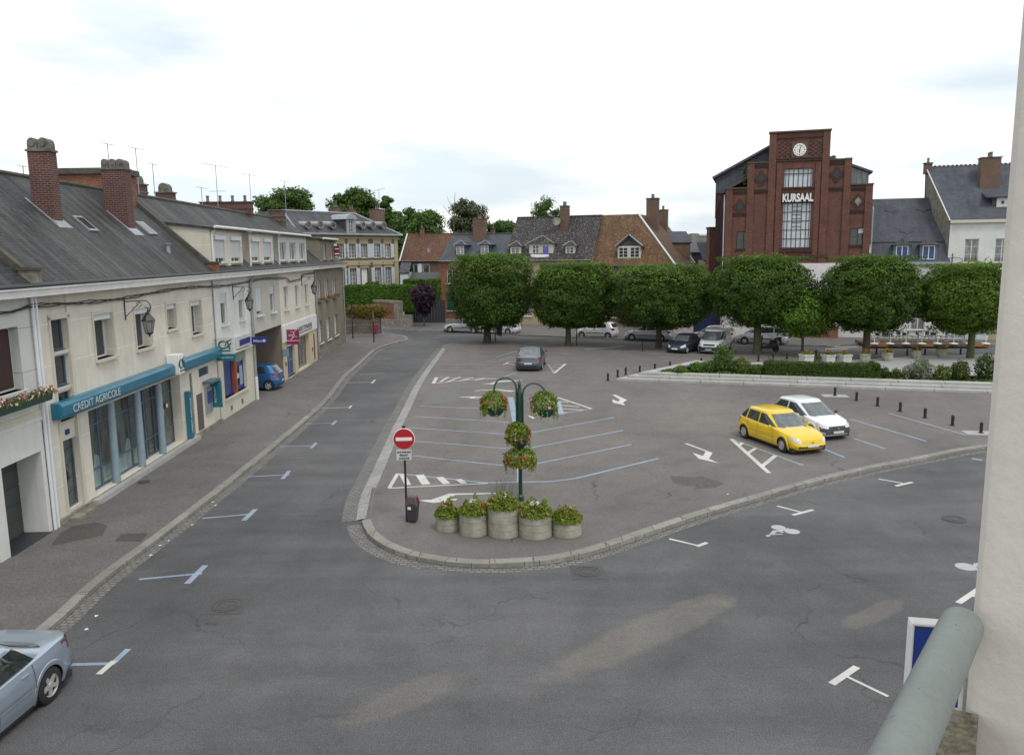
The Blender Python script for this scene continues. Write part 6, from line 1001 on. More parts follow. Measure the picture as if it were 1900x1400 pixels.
# ------------------------------------------------------------ vehicles
def interp(x,pts): return float(np.interp(x,[p[0] for p in pts],[p[1] for p in pts]))
def side_pt(a,b,n,s): return b*max(0,1-abs(s)**n)**(1/n)
def contour(n,ks,ke):
    c=2**(-1/n); L=[]
    for s in np.linspace(-c,c,ks): L.append((s,(1-abs(s)**n)**(1/n)))          # left side, rear->front
    for t in np.linspace(c,-c,ke+2)[1:-1]: L.append(((1-abs(t)**n)**(1/n),t))
    for s in np.linspace(c,-c,ks): L.append((s,-(1-abs(s)**n)**(1/n)))
    for t in np.linspace(-c,c,ke+2)[1:-1]: L.append((-(1-abs(t)**n)**(1/n),t))
    return L
KIND=dict(
 hatch=dict(L=4.08,W=1.70,H=1.36,wb=2.54,wf=1.24,belt=[(-2.03,.88),(-1.2,.88),(.0,.84),(.85,.82),(1.6,.70),(1.95,.60),(2.05,.55)],cw=(1.0,.10),rr=(-1.98,-1.40),wins=[(-.32,.70,-.32,-.02),(-1.16,-.40,-1.10,-.40),(-1.70,-1.25,-1.33,-1.19)],r=.295),
 hatch3=dict(L=3.84,W=1.66,H=1.38,wb=2.44,wf=1.22,belt=[(-1.92,.92),(-1.0,.93),(.0,.88),(.85,.86),(1.5,.74),(1.8,.62),(1.92,.56)],cw=(1.15,.12),rr=(-1.86,-1.30),wins=[(-.38,.80,-.38,.0),(-1.50,-.46,-1.15,-.46)],r=.29),
 clio=dict(L=4.03,W=1.72,H=1.49,wb=2.58,wf=1.22,belt=[(-2.0,1.02),(-1.0,.98),(.0,.93),(.9,.92),(1.6,.80),(1.9,.66),(2.0,.58)],cw=(1.25,.35),rr=(-1.95,-1.60),wins=[(-.15,1.1,-.15,.3),(-1.2,-.23,-1.1,-.23)],r=.31),
 sedan=dict(L=4.68,W=1.81,H=1.44,wb=2.72,wf=1.36,belt=[(-2.34,.93),(-1.7,.98),(-1.0,.96),(.0,.92),(1.0,.92),(1.8,.78),(2.2,.64),(2.34,.56)],cw=(1.45,.42),rr=(-1.72,-.80),wins=[(.0,1.3,.0,.38),(-1.08,-.08,-.76,-.08)],r=.33),
 estate=dict(L=4.42,W=1.75,H=1.50,wb=2.7,wf=1.34,belt=[(-2.2,1.0),(-1.0,.98),(.0,.94),(1.0,.93),(1.75,.80),(2.05,.66),(2.21,.58)],cw=(1.4,.42),rr=(-2.12,-1.86),wins=[(.05,1.25,.05,.36),(-1.0,-.03,-1.0,-.03),(-1.95,-1.1,-1.75,-1.1)],r=.32),
 mpv=dict(L=4.3,W=1.80,H=1.60,wb=2.69,wf=1.34,belt=[(-2.14,1.05),(-1.0,1.02),(.0,.97),(1.0,.98),(1.75,.86),(2.0,.70),(2.15,.60)],cw=(1.6,.52),rr=(-2.05,-1.85),wins=[(.15,1.35,.15,.45),(-1.0,.07,-1.0,.07),(-1.9,-1.08,-1.72,-1.08)],r=.33),
 small=dict(L=3.65,W=1.63,H=1.38,wb=2.45,wf=1.24,belt=[(-1.8,.90),(-1.0,.94),(.0,.90),(.8,.88),(1.4,.74),(1.7,.58),(1.82,.50)],cw=(1.0,.28),rr=(-1.55,-1.0),wins=[(-.35,.9,-.35,.2),(-1.15,-.43,-.85,-.43)],r=.28),
 van=dict(L=4.2,W=1.83,H=1.80,wb=2.7,wf=1.30,belt=[(-2.1,1.10),(-1.0,1.08),(.0,1.04),(1.0,1.06),(1.7,.92),(1.98,.74),(2.1,.62)],cw=(1.55,.70),rr=(-2.08,-2.02),wins=[(.15,1.3,.15,.62)],r=.32),
)
def car(name,lab,kind,color,x,y,head,z=0.,metal=0.,hi=1,bumper=None,front=True,rear=True,sc=1.0,rails=False,cat='car',liv=None,trimc='plast',group=None):
    K_=KIND[kind]; L=K_['L'];Wd_=K_['W'];H=K_['H'];a0=L/2; P=empty(name,(x,y,z),math.atan2(head[1],head[0]),label=lab,cat=cat,group=group); P.scale=(sc,)*3
    pm=paintm('paint_'+name,color,metal); belt=K_['belt']; xw=(K_['wf'],K_['wf']-K_['wb']); R=K_['r']; RA=R*1.19; n=6.; ZS=.20
    fx=[(0,-.10),(.25,-.01),(.45,.0),(.6,-.03),(.85,-.10),(1,-.16)]; rx=[(0,-.10),(.25,-.01),(.5,.0),(.65,-.05),(1,-.09)]; bw=[(0,.93),(.25,.985),(.55,1.),(.8,.985),(1,.945)]
    def low(s,t,v):
        xf=a0+interp(v,fx); xr=-a0-interp(v,rx); xc=(xf+xr)/2; aa=(xf-xr)/2; X=xc+aa*s; zt=interp(X,belt); return Vector((X,Wd_/2*interp(v,bw)*t*(1-.04*max(0,s)**3),ZS+v*(zt-ZS)))
    KS=56*hi; KE=12; ct=contour(n,KS,KE); NR=16; m=MB(); NC=len(ct); vs=[]
    vv=[i/NR for i in range(NR+1)]
    for v in vv: vs+=[low(s,t,v) for s,t in ct]
    top=[]; crown=.055
    for q in (.975,.93,.8,.5,.0):
        for s,t in ct:
            p=low(s,t,1); X=p.x*(q if q>.93 else q+(1-q)*0); Y=p.y*q; zz=interp(X,belt)+crown*(1-q**4)*(1 if q<.97 else .6)+(.012 if q<.99 else 0); vs.append(Vector((X,Y,zz)))
    fs=[]; rows=NR+1+5
    for i in range(rows-1):
        for j in range(NC):
            j2=(j+1)%NC; f=(i*NC+j,i*NC+j2,(i+1)*NC+j2,(i+1)*NC+j); c=(vs[f[0]]+vs[f[1]]+vs[f[2]]+vs[f[3]])/4
            if i<NR and abs(c.y)>Wd_*.36 and any(math.hypot(c.x-w,c.z-R)<RA-.0 for w in xw): continue
            fs.append(f)
    m.add(vs,fs)
    zr=lambda X:H-.03-.055*((X-(K_['cw'][1]+K_['rr'][1])/2)/1.2)**2
    def up(s,t,w,o=0):
        xf=K_['cw'][0]+(K_['cw'][1]-K_['cw'][0])*w; xr=K_['rr'][0]+(K_['rr'][1]-K_['rr'][0])*w; xc=(xf+xr)/2; aa=(xf-xr)/2+o; X=xc+aa*s; zb=interp(X,belt)-.01; b=Wd_/2*(.93-.155*w**1.15*(1 if kind!='van' else .45))+o
        return Vector((X,b*t,zb+w*(zr(X)-zb)+o*.3))
    ct2=contour(4.6,44,14); N2=len(ct2); b0=len(vs); v2=[]; ws=[0,.2,.4,.6,.8,.9,.96,1]
    for w in ws: v2+=[up(s,t,w) for s,t in ct2]
    for q,dz in ((.97,.022),(.9,.04),(.7,.055),(.4,.066),(0,.07)):
        for s,t in ct2: p=up(s,t,1); xc=(K_['cw'][1]+K_['rr'][1])/2; v2.append(Vector((xc+(p.x-xc)*q,p.y*q,zr(xc+(p.x-xc)*q)+dz)))
    f2=[(i*N2+j,i*N2+(j+1)%N2,(i+1)*N2+(j+1)%N2,(i+1)*N2+j) for i in range(len(ws)+4) for j in range(N2)]; m.add(v2,f2)
    # arch lips and rocker
    for w in xw:
        for sd in (-1,1):
            A_=[]
            for k in range(25):
                a=math.radians(-20+220*k/24); 
                for rr,o in ((RA-.035,.0),(RA-.0,.012),(RA+.045,.010),(RA+.06,-.012)):
                    X=w+rr*math.cos(a); Z=R+rr*math.sin(a); zt=interp(X,belt); v=max(0,min(1,(Z-ZS)/(zt-ZS))); A_.append(Vector((X,sd*(Wd_/2*interp(v,bw)*.995+o),max(Z,ZS-.02))))
            m.add(A_,[(k*4+q,k*4+q+1,k*4+5+q,k*4+4+q) if sd<0 else (k*4+q,k*4+4+q,k*4+5+q,k*4+q+1) for k in range(24) for q in range(3)])
    body=m.build('body',pm,P,smooth=True,fix=False)
    u=MB(); u.box((-a0+.25,-Wd_*.44,ZS-.09),(a0-.25,Wd_*.44,ZS+.05))  # underbody box hangs lower to deepen the shadow beneath the car
    for w in xw:
        for sd in (-1,1):
            A_=[]
            for k in range(17):
                a=math.radians(-25+230*k/16)
                for yy in (Wd_/2*.96,Wd_/2*.6): A_.append(Vector((w+(RA+.01)*math.cos(a),sd*yy,R+(RA+.01)*math.sin(a))))
            u.add(A_,[(k*2,k*2+2,k*2+3,k*2+1) for k in range(16)]); u.box((w-RA,sd*Wd_/2*.58,ZS),(w+RA,sd*Wd_/2*.60,R+RA))
    u.build('underbody',M['plast'],P)
    # generic surface patches
    def patch(fn,c,nu=8,nv=4,name='trim',mat='plast',par=None):
        "c: four (a,b) corners bl,br,tr,tl in the surface's own parameters"
        g_=MB(); V=[]
        for j in range(nv+1):
            for i in range(nu+1):
                p,q=i/nu,j/nv; aa=[(1-q)*((1-p)*c[0][k]+p*c[1][k])+q*((1-p)*c[3][k]+p*c[2][k]) for k in (0,1)]; V.append(fn(*aa))
        g_.add(V,[(j*(nu+1)+i,j*(nu+1)+i+1,(j+1)*(nu+1)+i+1,(j+1)*(nu+1)+i) for j in range(nv) for i in range(nu)]); return g_.build(name,M[mat] if isinstance(mat,str) else mat,par or P,smooth=True)
    def gs(sd,o=.007):
        def f(X,w):
            xf=K_['cw'][0]+(K_['cw'][1]-K_['cw'][0])*w; xr=K_['rr'][0]+(K_['rr'][1]-K_['rr'][0])*w; s=(X-(xf+xr)/2)/((xf-xr)/2); s=max(-.99,min(.99,s)); p=up(s,sd*(1-abs(s)**4.6)**(1/4.6),w); return p+Vector((0,sd*o,o*.3))
        return f
    def bs(sd,o=.008):
        def f(X,z_):
            zt=interp(X,belt); v=max(0,min(1,(z_-ZS)/(zt-ZS))); xf=a0+interp(v,fx); xr=-a0-interp(v,rx); s=max(-.985,min(.985,(X-(xf+xr)/2)/((xf-xr)/2))); p=low(s,sd*(1-abs(s)**n)**(1/n),v); return p+Vector((0,sd*o,0))
        return f
    def bf(e,o=.008):
        def f(Y,z_):
            t=Y/(Wd_/2*.97); t=max(-.985,min(.985,t)); s=e*(1-abs(t)**n)**(1/n); zt=interp(e*a0*.97,belt); v=max(0,min(1,(z_-ZS)/(zt-ZS))); p=low(s,t,v); p.y=Y; return p+Vector((e*o,0,.004))
        return f
    def gf(e,o=.008):
        def f(Y,w):
            b=Wd_/2*(.93-.155*w**1.15*(1 if kind!='van' else .45)); t=max(-.97,min(.97,Y/b)); s=e*(1-abs(t)**4.6)**(1/4.6); p=up(s,t,w); return p+Vector((e*o,0,o*.8))
        return f
    hw=Wd_/2*.93; hw2=Wd_/2*(.79 if kind!='van' else .86)
    patch(gf(1),[(-hw*.83,.05),(hw*.83,.05),(hw2*.80,.92),(-hw2*.80,.92)],14,5,'windscreen','screen')
    patch(gf(-1),[(-hw*.80,.12),(hw*.80,.12),(hw2*.80,.9),(-hw2*.80,.9)],12,4,'rear_window','screen' if kind=='sedan' else 'carglass')
    if rails or kind=='mpv':
        for sd in (-1,1): xc=(K_['cw'][1]+K_['rr'][1])/2; MB().tube([(xc-.75,sd*hw2*.9,zr(xc)+.05),(xc+.6,sd*hw2*.9,zr(xc)+.06)],.02,5).build('roof_rail',M['plast'],P)
    w0,w1=(.10,.88)
    for sd in (-1,1):
        for (b0_,b1_,t0_,t1_) in K_['wins']: patch(gs(sd),[(b0_,w0),(b1_,w0),(t1_,w1),(t0_,w1)],8,4,'side_window','carglass')
        X1=K_['wins'][0][0]-.04
        for X in (X1,K_['wins'][0][1]-.05)+((K_['wins'][1][0]+.12,) if len(K_['wins'])>1 and kind not in('hatch3','small') else ()): patch(bs(sd),[(X-.006,.32),(X+.006,.32),(X+.006,interp(X,belt)-.02),(X-.006,interp(X,belt)-.02)],1,6,'door_gap','plast')
        patch(bs(sd,.015),[(xw[1]+RA+.07,.50),(xw[0]-RA-.07,.50),(xw[0]-RA-.07,.56),(xw[1]+RA+.07,.56)],10,1,'side_trim',trimc)
        for X in (X1+.10,)+((K_['wins'][1][0]+.25,) if len(K_['wins'])>1 and kind not in('hatch3','small') else ()): MB().box((X,sd*(Wd_/2*.97),interp(X,belt)-.13),(X+.17,sd*(Wd_/2*.985+.012),interp(X,belt)-.10)).build('door_handle',(M[trimc] if isinstance(trimc,str) else pm) if hi==1 else pm,P)
        mm=MB(Matrix.Translation((K_['wins'][0][1]-.15,sd*(Wd_/2+.06),interp(.8,belt)+.07))); mm.lathe([(.02,-.06),(.055,-.045),(.065,0),(.055,.045),(.02,.06)],(0,0,0),10,axis='y',sq=.75); mm.box((-.02,-sd*.15,-.05),(.03,0,-.02)); mm.build('mirror',M['plast'] if (trimc=='plast' or kind=='hatch3') else pm,P,smooth=True)
    hz=interp(a0*.93,belt)
    for sd in (-1,1):
        patch(bf(1),[(sd*Wd_*.27,hz-.15),(sd*Wd_*.455,hz-.12),(sd*Wd_*.455,hz+.03),(sd*Wd_*.29,hz-.02)],6,3,'headlight','lens'); patch(bs(sd),[(a0-.42,hz-.02),(a0-.16,hz-.12),(a0-.16,hz+.0),(a0-.42,hz+.06)],4,3,'headlight','lens')
        zr_=interp(-a0*.97,belt); patch(bf(-1),[(sd*Wd_*.30,zr_-.24),(sd*Wd_*.46,zr_-.26),(sd*Wd_*.46,zr_-.03),(sd*Wd_*.34,zr_-.06)],5,3,'tail_light','tail'); patch(bs(sd),[(-a0+.10,zr_-.26),(-a0+.34,zr_-.2),(-a0+.28,zr_-.03),(-a0+.10,zr_-.03)],4,3,'tail_light','tail')
    patch(bf(1),[(-Wd_*.25,hz-.16),(Wd_*.25,hz-.16),(Wd_*.24,hz-.07),(-Wd_*.24,hz-.07)],8,2,'grille',trimc if kind=='hatch' else ('plast' if kind!='sedan' else 'zinc')); MB(Matrix.Translation((a0-.02,0,hz-.11))).lathe([(.035,0),(.035,.02),(0,.022)],(0,0,0),12,axis='x').build('badge',M['zinc'],P)
    patch(bf(1),[(-Wd_*.36,.27),(Wd_*.36,.27),(Wd_*.34,.36),(-Wd_*.34,.36)],8,2,'lower_grille','plast')
    bm_=bumper or None
    if kind=='hatch3': patch(bf(1,.02),[(-Wd_*.44,.37),(Wd_*.44,.37),(Wd_*.44,.50),(-Wd_*.44,.50)],12,2,'bumper_insert','plast')
    if bm_: patch(bf(1,.02),[(-Wd_*.47,.25),(Wd_*.47,.25),(Wd_*.47,.55),(-Wd_*.47,.55)],14,3,'bumper',bm_); [patch(bs(s_,.015),[(a0-.5,.22),(a0-.12,.22),(a0-.12,.55),(a0-.45,.55)],4,3,'bumper',bm_) for s_ in (-1,1)]
    patch(bf(1,.03),[(-.25,.33),(.25,.33),(.25,.42),(-.25,.42)],4,1,'number_plate','plate'); patch(bf(-1,.02),[(.26,.50),(-.26,.50),(-.26,.60),(.26,.60)],4,1,'number_plate','plate')
    patch(bf(-1,.012),[(-Wd_*.44,.30),(Wd_*.44,.30),(Wd_*.44,.36),(-Wd_*.44,.36)],8,1,'bumper_strip','plast')
    for w in xw:
        for sd in (-1,1):
            yo=sd*(Wd_/2-.015); t=MB(Matrix.Translation((w,yo,R))); yi=-sd*.19; t.lathe([(R*.62,-sd*.0),(R*.88,sd*.0),(R*.985,-sd*.025),(R,-sd*.06),(R,yi+sd*.03),(R*.9,yi),(R*.5,yi)],(0,0,0),28,axis='y',cap=False); wh=t.build('wheel',M['tyre'],P,smooth=True)
            k=MB(Matrix.Translation((w,yo,R))@Matrix.Rotation(.3+w,4,'Y')); k.lathe([(R*.63,0),(R*.60,-sd*.012),(R*.57,-sd*.04)],(0,0,0),24,axis='y',cap=False)
            for q in range(5 if hi>1 or kind in('sedan','clio','mpv') else 9):
                nq=5 if hi>1 or kind in('sedan','clio','mpv') else 9; a=2*PI*q/nq; c,s_=math.cos(a),math.sin(a); wd=.040 if nq==5 else .028; px,pz=-s_*wd,c*wd; r0,r1=R*.08,R*.60
                V=[(c*r0+px*1.2,-sd*.012,s_*r0+pz*1.2),(c*r0-px*1.2,-sd*.012,s_*r0-pz*1.2),(c*r1-px*.8,-sd*.008,s_*r1-pz*.8),(c*r1+px*.8,-sd*.008,s_*r1+pz*.8)]; V+=[(p[0],p[1]-sd*.03,p[2]) for p in V]; k.add(V,[(0,1,2,3),(7,6,5,4),(0,4,5,1),(1,5,6,2),(2,6,7,3),(3,7,4,0)])
            k.lathe([(R*.2,-sd*.01),(R*.17,sd*.004),(0,sd*.006)],(0,0,0),14,axis='y'); k.build('rim',M['alloy'],wh,smooth=False)
            MB(Matrix.Translation((w,yo-sd*.05,R))).lathe([(R*.62,0),(R*.62,-sd*.01)],(0,0,0),20,axis='y').build('gap_disc',M['iron'],wh)  # dark disc filling the gaps between the spokes
    # wipers
    patch(gf(1,.02),[(-.5,.07),(.05,.05),(.05,.075),(-.5,.10)],4,1,'wiper','plast'); patch(gf(1,.02),[(.1,.05),(.62,.09),(.62,.115),(.1,.075)],4,1,'wiper','plast')
    if kind=='van':
        for sd in (-1,1): MB().box((-1.3,sd*(Wd_/2*.995),.98),(.0,sd*(Wd_/2*.995+.006),.99)).build('slide_rail',M['plast'],P)
    return P
def unit(a,b): v=Vector((b[0]-a[0],b[1]-a[1])); return v.normalized()
PZ_=PZ+.002
# yellow and white hatchbacks on the plaza
a=Vector(G(1379,812,PZ)); b=Vector(G(1454,840,PZ)); hd=(b-a).normalized(); lf=Vector((-hd.y,hd.x)); c=(a+b)/2+lf*.82
car('parked_car','bright yellow five door hatchback parked beside the white one on the plaza','hatch',(.80,.54,.008),c.x,c.y,hd,PZ_,trimc=paintm('paint_yellow_trim',(.72,.47,.008)),sc=1.02,group='cars on the plaza')
fr_=Vector(G(1556,818,PZ)); c2=fr_-hd*1.98+lf*.0
car('parked_car','small white three door hatchback parked behind the yellow car','hatch3',(.74,.75,.76),c2.x,c2.y,hd,PZ_,trimc=paintm('paint_white_trim',(.70,.71,.72)),sc=1.02,group='cars on the plaza')
r_=Vector(G(979.5,690,PZ)); hd4=Vector((math.sin(math.radians(7)),math.cos(math.radians(7)))); c=r_+hd4*2.4
car('parked_car','dark blue grey saloon seen from behind, alone in the middle of the plaza','sedan',(.10,.125,.15),c.x,c.y,hd4,PZ_,metal=.5,group='cars on the plaza')
# silver saloon at the left kerb, bottom left corner
s0=Vector(G(75,1297,.22)); s1=Vector(G(0,1360,.22)); hs_=(s1-s0).normalized(); rt=Vector((hs_.y,-hs_.x)); w_=Vector(G(97,1301)); c=w_+hs_*1.36+rt*.87
car('parked_car','silver blue saloon parked at the near kerb, cut off by the left edge','sedan',(.40,.47,.55),c.x,c.y,hs_,0,metal=.55,hi=2,trimc='zinc',group='cars parked at the kerbs')
# blue hatchback in the passage
w_=Vector(G(497,725,.12)); hp=Vector((-1,-.03)).normalized(); rt=Vector((hp.y,-hp.x)); c=w_+hp*1.30+rt*.82
car('parked_car','blue hatchback parked nose first inside the covered passage','clio',(.03,.13,.34),c.x,c.y,hp,.122,metal=.4,group='cars parked at the kerbs')
KD=Vector((-.9,.435)).normalized(); nK=Vector((-KD.y,KD.x)) # far kerb direction, pointing left in the photo
def kcar(xw0,yb,kind,color,lab,metal=0.,side=1,**k):
    "xw0,yb: photo position of the front wheel foot nearest the camera; the car faces left along the far kerb"
    p=Vector(G(xw0,yb)); rt=Vector((KD.y,-KD.x)); c=p-KD*KIND[kind]['wf']+rt*KIND[kind]['W']/2; return car('parked_car',lab,kind,color,c.x,c.y,KD,0,metal,group='cars parked at the kerbs',**k)
kcar(835,617,'sedan',(.52,.55,.58),'silver grey car farthest left on the far kerb, before the brick house',.4)
kcar(897,619.5,'estate',(.84,.85,.85),'white car on the far kerb behind the trunk of the leftmost lime')
kcar(1079,627,'clio',(.74,.77,.77),'pale silver hatchback on the far kerb between the second and third limes',.15)
kcar(1172,632,'estate',(.56,.57,.59),'silver estate car on the far kerb behind the third lime trunk',.4)
kcar(1291,636,'clio',(.50,.50,.46),'beige hatchback on the far kerb, half hidden by the small van',.2)
kcar(1381,639,'mpv',(.56,.58,.61),'silver people carrier on the far kerb behind the scooter',.4)
hk=Vector((-.42,-.907)).normalized()
p=Vector(G(1247,656,PZ)); c=p-hk*1.75+Vector((-hk.y,hk.x))*.0; hk1=Vector((-.62,-.78)).normalized(); car('parked_car','small dark blue car parked nose out beside the white van','small',(.035,.05,.085),c.x+.6,c.y-.1,hk1,PZ_,metal=.3,group='cars on the plaza')
p=Vector(G(1318,657,PZ)); c=p-hk*2.0; car('parked_van','small white panel van with grey bumper parked nose out on the plaza edge','van',(.86,.87,.87),c.x,c.y,Vector((-.48,-.877)),PZ_,bumper='plast',cat='van',group='cars on the plaza')
# scooter
c=G(1424,652,PZ); P=empty('scooter',(*c,PZ),math.radians(170),label='black motor scooter parked at the foot of the fourth lime',cat='scooter'); m=MB()
m.extr([(-.75,.55),(-.7,.78),(-.2,.82),(.1,.55),(.35,.42),(.5,.9),(.62,.95),(.7,.5),(.55,.25),(-.1,.22),(-.5,.3)],1,-.16,.16); m.build('body',M['black'],P,bevel=.04); MB().extr([(-.72,.78),(-.15,.82),(-.1,.9),(-.65,.92)],1,-.14,.14).build('seat',M['plast'],P,bevel=.03)
for w in (-.6,.68): MB(Matrix.Translation((w,0,.26))).lathe([(.14,-.06),(.25,-.06),(.27,0),(.25,.06),(.14,.06)],(0,0,0),18,axis='y').build('wheel',M['tyre'],P,smooth=True)
m=MB(); m.tube([(.45,0,.8),(.4,0,1.1)],.03,6); m.tube([(.4,-.33,1.12),(.4,.33,1.12)],.02,6); m.lathe([(.07,-.1),(.09,0),(.03,.05)],(.48,0,1.03),10); m.build('handlebar',M['black'],P); MB().extr([(.45,1.1),(.6,1.0),(.45,1.30),(.40,1.30)],1,-.16,.16).build('windshield',M['carglass'],P); MB().box((-.82,-.1,.45),(-.79,.1,.6)).build('number_plate',M['plate'],P); MB().box((-1.0,-.18,.86),(-.68,.18,1.15)).build('top_box',M['black'],P,bevel=.04)
# ------------------------------------------------------------ bollards
def bollard(P): m=MB(); m.lathe([(.15,0),(.15,.05),(.095,.07),(.085,.40),(.11,.42),(.11,.48),(.085,.50),(.085,.55),(.105,.60),(.095,.68),(.05,.73),(0,.74)],(0,0,0),14); return m.build('post',M['black'],P,smooth=True)
BL=[(1128,706,'first bollard of the row, at the pointed tip of the granite steps'),(1146,699,'second bollard from the pointed tip of the granite steps'),(1161,695,'third bollard from the pointed tip of the granite steps'),(1187,691,'fourth bollard from the pointed tip of the granite steps'),(1215,687,'fifth bollard from the pointed tip of the steps, nearly hidden'),(1243,683,'bollard behind the left return of the granite steps'),(1301,676,'bollard peeping out above the rounded shrubs'),(1407,670,'bollard on the plaza just right of the tallest bush'),(1434,667,'bollard half hidden by the yellow green clipped ball'),(1460,666,'bollard left of the young light green tree'),(1514,661,'bollard top showing over the small dark clipped ball'),(1626,657,'bollard between the octagonal planter and the next round planter'),(1683,659,'bollard just left of the second round planter from the right'),(1716,659,'bollard just right of the second round planter from the right'),(1782,658,'bollard left of the rightmost lime trunk'),
 (1549,734,'front row bollard on a pale slab nearest the granite steps'),(1589,743,'front row bollard, second from the pale slab'),(1628,753,'front row bollard, third from the pale slab'),(1670,763,'front row bollard, fourth from the pale slab'),(1716,775,'front row bollard, fifth from the pale slab'),(1767,789,'front row bollard with a dark foot plate, next to last'),(1820,803,'last front row bollard, beside the window wall on a pale slab')]
for i,(x,y,lab) in enumerate(BL):
    c=G(x,y,PZ); P=empty('bollard',(*c,PZ),0,label='black cast iron '+lab,cat='bollard',group='black bollards'); 
    P.scale=(.72,.72,.66)
    if i==0: b0=bollard(P)
    else: o=b0.copy(); C.objects.link(o); o.parent=P
g=MB()
for x,y in ((1549,734),(1820,803)): c=G(x,y,PZ); g.prism([(c[0]-.7,c[1]-.3),(c[0]+.6,c[1]-.5),(c[0]+.7,c[1]+.3),(c[0]-.6,c[1]+.5)],PZ-.01,PZ+.007)
g.build('pale_slab',M['paving'],kind='structure')
# thin posts
def post(x,yb,yt,z,lab,mat='black',r=.04,name='post'): Y=G(x,yb,z)[1]; h=AT(x,yt,Y).z-z; P=empty(name,(*G(x,yb,z),z),0,label=lab,cat='post'); MB().tube([(0,0,0),(0,0,h)],r,8).build('pole',M[mat],P,smooth=True); return P,h
P,h=post(694,635,577,.12,'slim red banded street post on the pavement by the banded wall','dkred',.06,'street_post'); MB().tube([(0,0,h-.9),(0,0,h+.02)],.063,8).build('dark_band',M['pot'],P)
P,h=post(707,618,571,.12,'blue sign on a thin black pole near the brick garden wall','black',.045,'street_sign'); MB().box((-.32,-.03,h-.75),(.32,.03,h-.05)).build('panel',plain('sign_blue',(.03,.09,.28),.4,.05),P); m=MB(); m.extr([(-.05,h-.65),(.05,h-.65),(.05,h-.35),(.13,h-.35),(0,h-.15),(-.13,h-.35),(-.05,h-.35)],1,-.036,-.031); m.build('arrow',M['signw'],P)
c=G(697,620,.12); P=empty('litter_bin',(*c,.12),0,label='small red bin beside the red banded post',cat='bin'); MB().lathe([(.22,0),(.25,.9),(.2,.95)],(0,0,.1),12).build('bin_body',M['berry'],P,smooth=True); MB().box((-.03,.2,0),(.03,.3,1.2)).build('support',M['black'],P)
P,h=post(919,634,590,.1,'dark pole with a bin right of the leftmost lime trunk','black',.05); m=MB(); m.extr([(.1,.65),(.6,.5),(.65,1.4),(.12,1.55)],1,-.15,.15); m.build('bin',M['plast'],P)
P,h=post(1070,641,600,.1,'slim dark pole right of the second lime trunk'); P,h=post(1192,651,632,.1,'short dark post left of the third lime trunk'); 
# ------------------------------------------------------------ café terrace
FT_=Fr(G(1611,646),(G(1838,646)[0]-G(1611,646)[0],G(1838,646)[1]-G(1611,646)[1])); Lt=FT_.px(1838,640)[0]
P=house('cafe_terrace',FT_,label='raised wooden café terrace with orange panels and a white handrail across the road',cat='terrace'); MB().box((0,0,.12),(Lt,3.4,.34)).build('deck',M['deck'],P); m=MB(); m.box((0,-.03,.14),(1.6,-.002,.36)); m.box((4.0,-.03,.14),(5.0,-.002,.36)); m.box((Lt-1.2,-.03,.14),(Lt,-.002,.36)); m.build('orange_panel',M['obox'],P)
m=MB(); m.tube([(.2,.15,1.45),(Lt,.15,1.45)],.035,6); m.build('handrail',M['signw'],P); k=0
for i in range(8): u=.5+i*(Lt-.8)/7; m=MB(); m.tube([(u,.15,.34),(u,.15,1.5)],.022,6); m.lathe([(.33,.34),(.33,.39),(.08,.44)],(u,.15,0),14); m.build('rail_post',M['signw'],P)
def chair(loc,rz,first,lab):
    if first is None:
        P=empty('cafe_chair',loc,rz); m=MB(); m.box((-.2,-.2,.43),(.2,.2,.46)); m.build('seat',M['obox'] if 0 else M['deck'],P); m=MB(); m.box((-.2,.19,.6),(.2,.22,.85)); m.build('backrest',M['plast'],P)
        for a,b in ((-.18,-.18),(.18,-.18),(-.18,.18),(.18,.18)): MB().tube([(a*1.1,b*1.1,0),(a,b,.43 if b<0 else .85)],.014,5).build('leg',M['zinc'],P)
    else: P=copy_tree(first); P.location=loc; P.rotation_euler=(0,0,rz)
    tag(P,lab,'chair','chairs on the café terrace'); return P
ch0=None; tb0=None
for i in range(7):
    u=1.2+i*(Lt-2)/6.5; y=1.5+.5*(i%2); p=FT_.W(u,y,.345)
    if tb0 is None: tb0=empty('cafe_table',p,.2); m=MB(); m.lathe([(.35,.72),(.35,.75)],(0,0,0),16); m.build('table_top',M['zinc'],tb0); m=MB(); m.tube([(0,0,.03),(0,0,.72)],.03,6); m.lathe([(.22,0),(.2,.03)],(0,0,0),10); m.build('leg',M['zinc'],tb0); t_=tb0
    else: t_=copy_tree(tb0); t_.location=p
    tag(t_,'round metal café table among chairs on the raised terrace','table','tables on the café terrace')
    for j in range(3): a=j*2.1+i; q=p+Vector((.62*math.cos(a),.62*math.sin(a),0)); c_=chair(q,a-PI/2,ch0,'slim café chair standing round a metal table on the raised terrace'); ch0=ch0 or c_
# zebra bars in the road before the terrace
paint('zebra_crossing',M['mwhite'],[[(1514,653),(1556,653.6),.3],[(1521,650),(1566,650.6),.3],[(1531,647),(1574,647.4),.3],[(1544,644),(1592,643.6),.3]],.005)
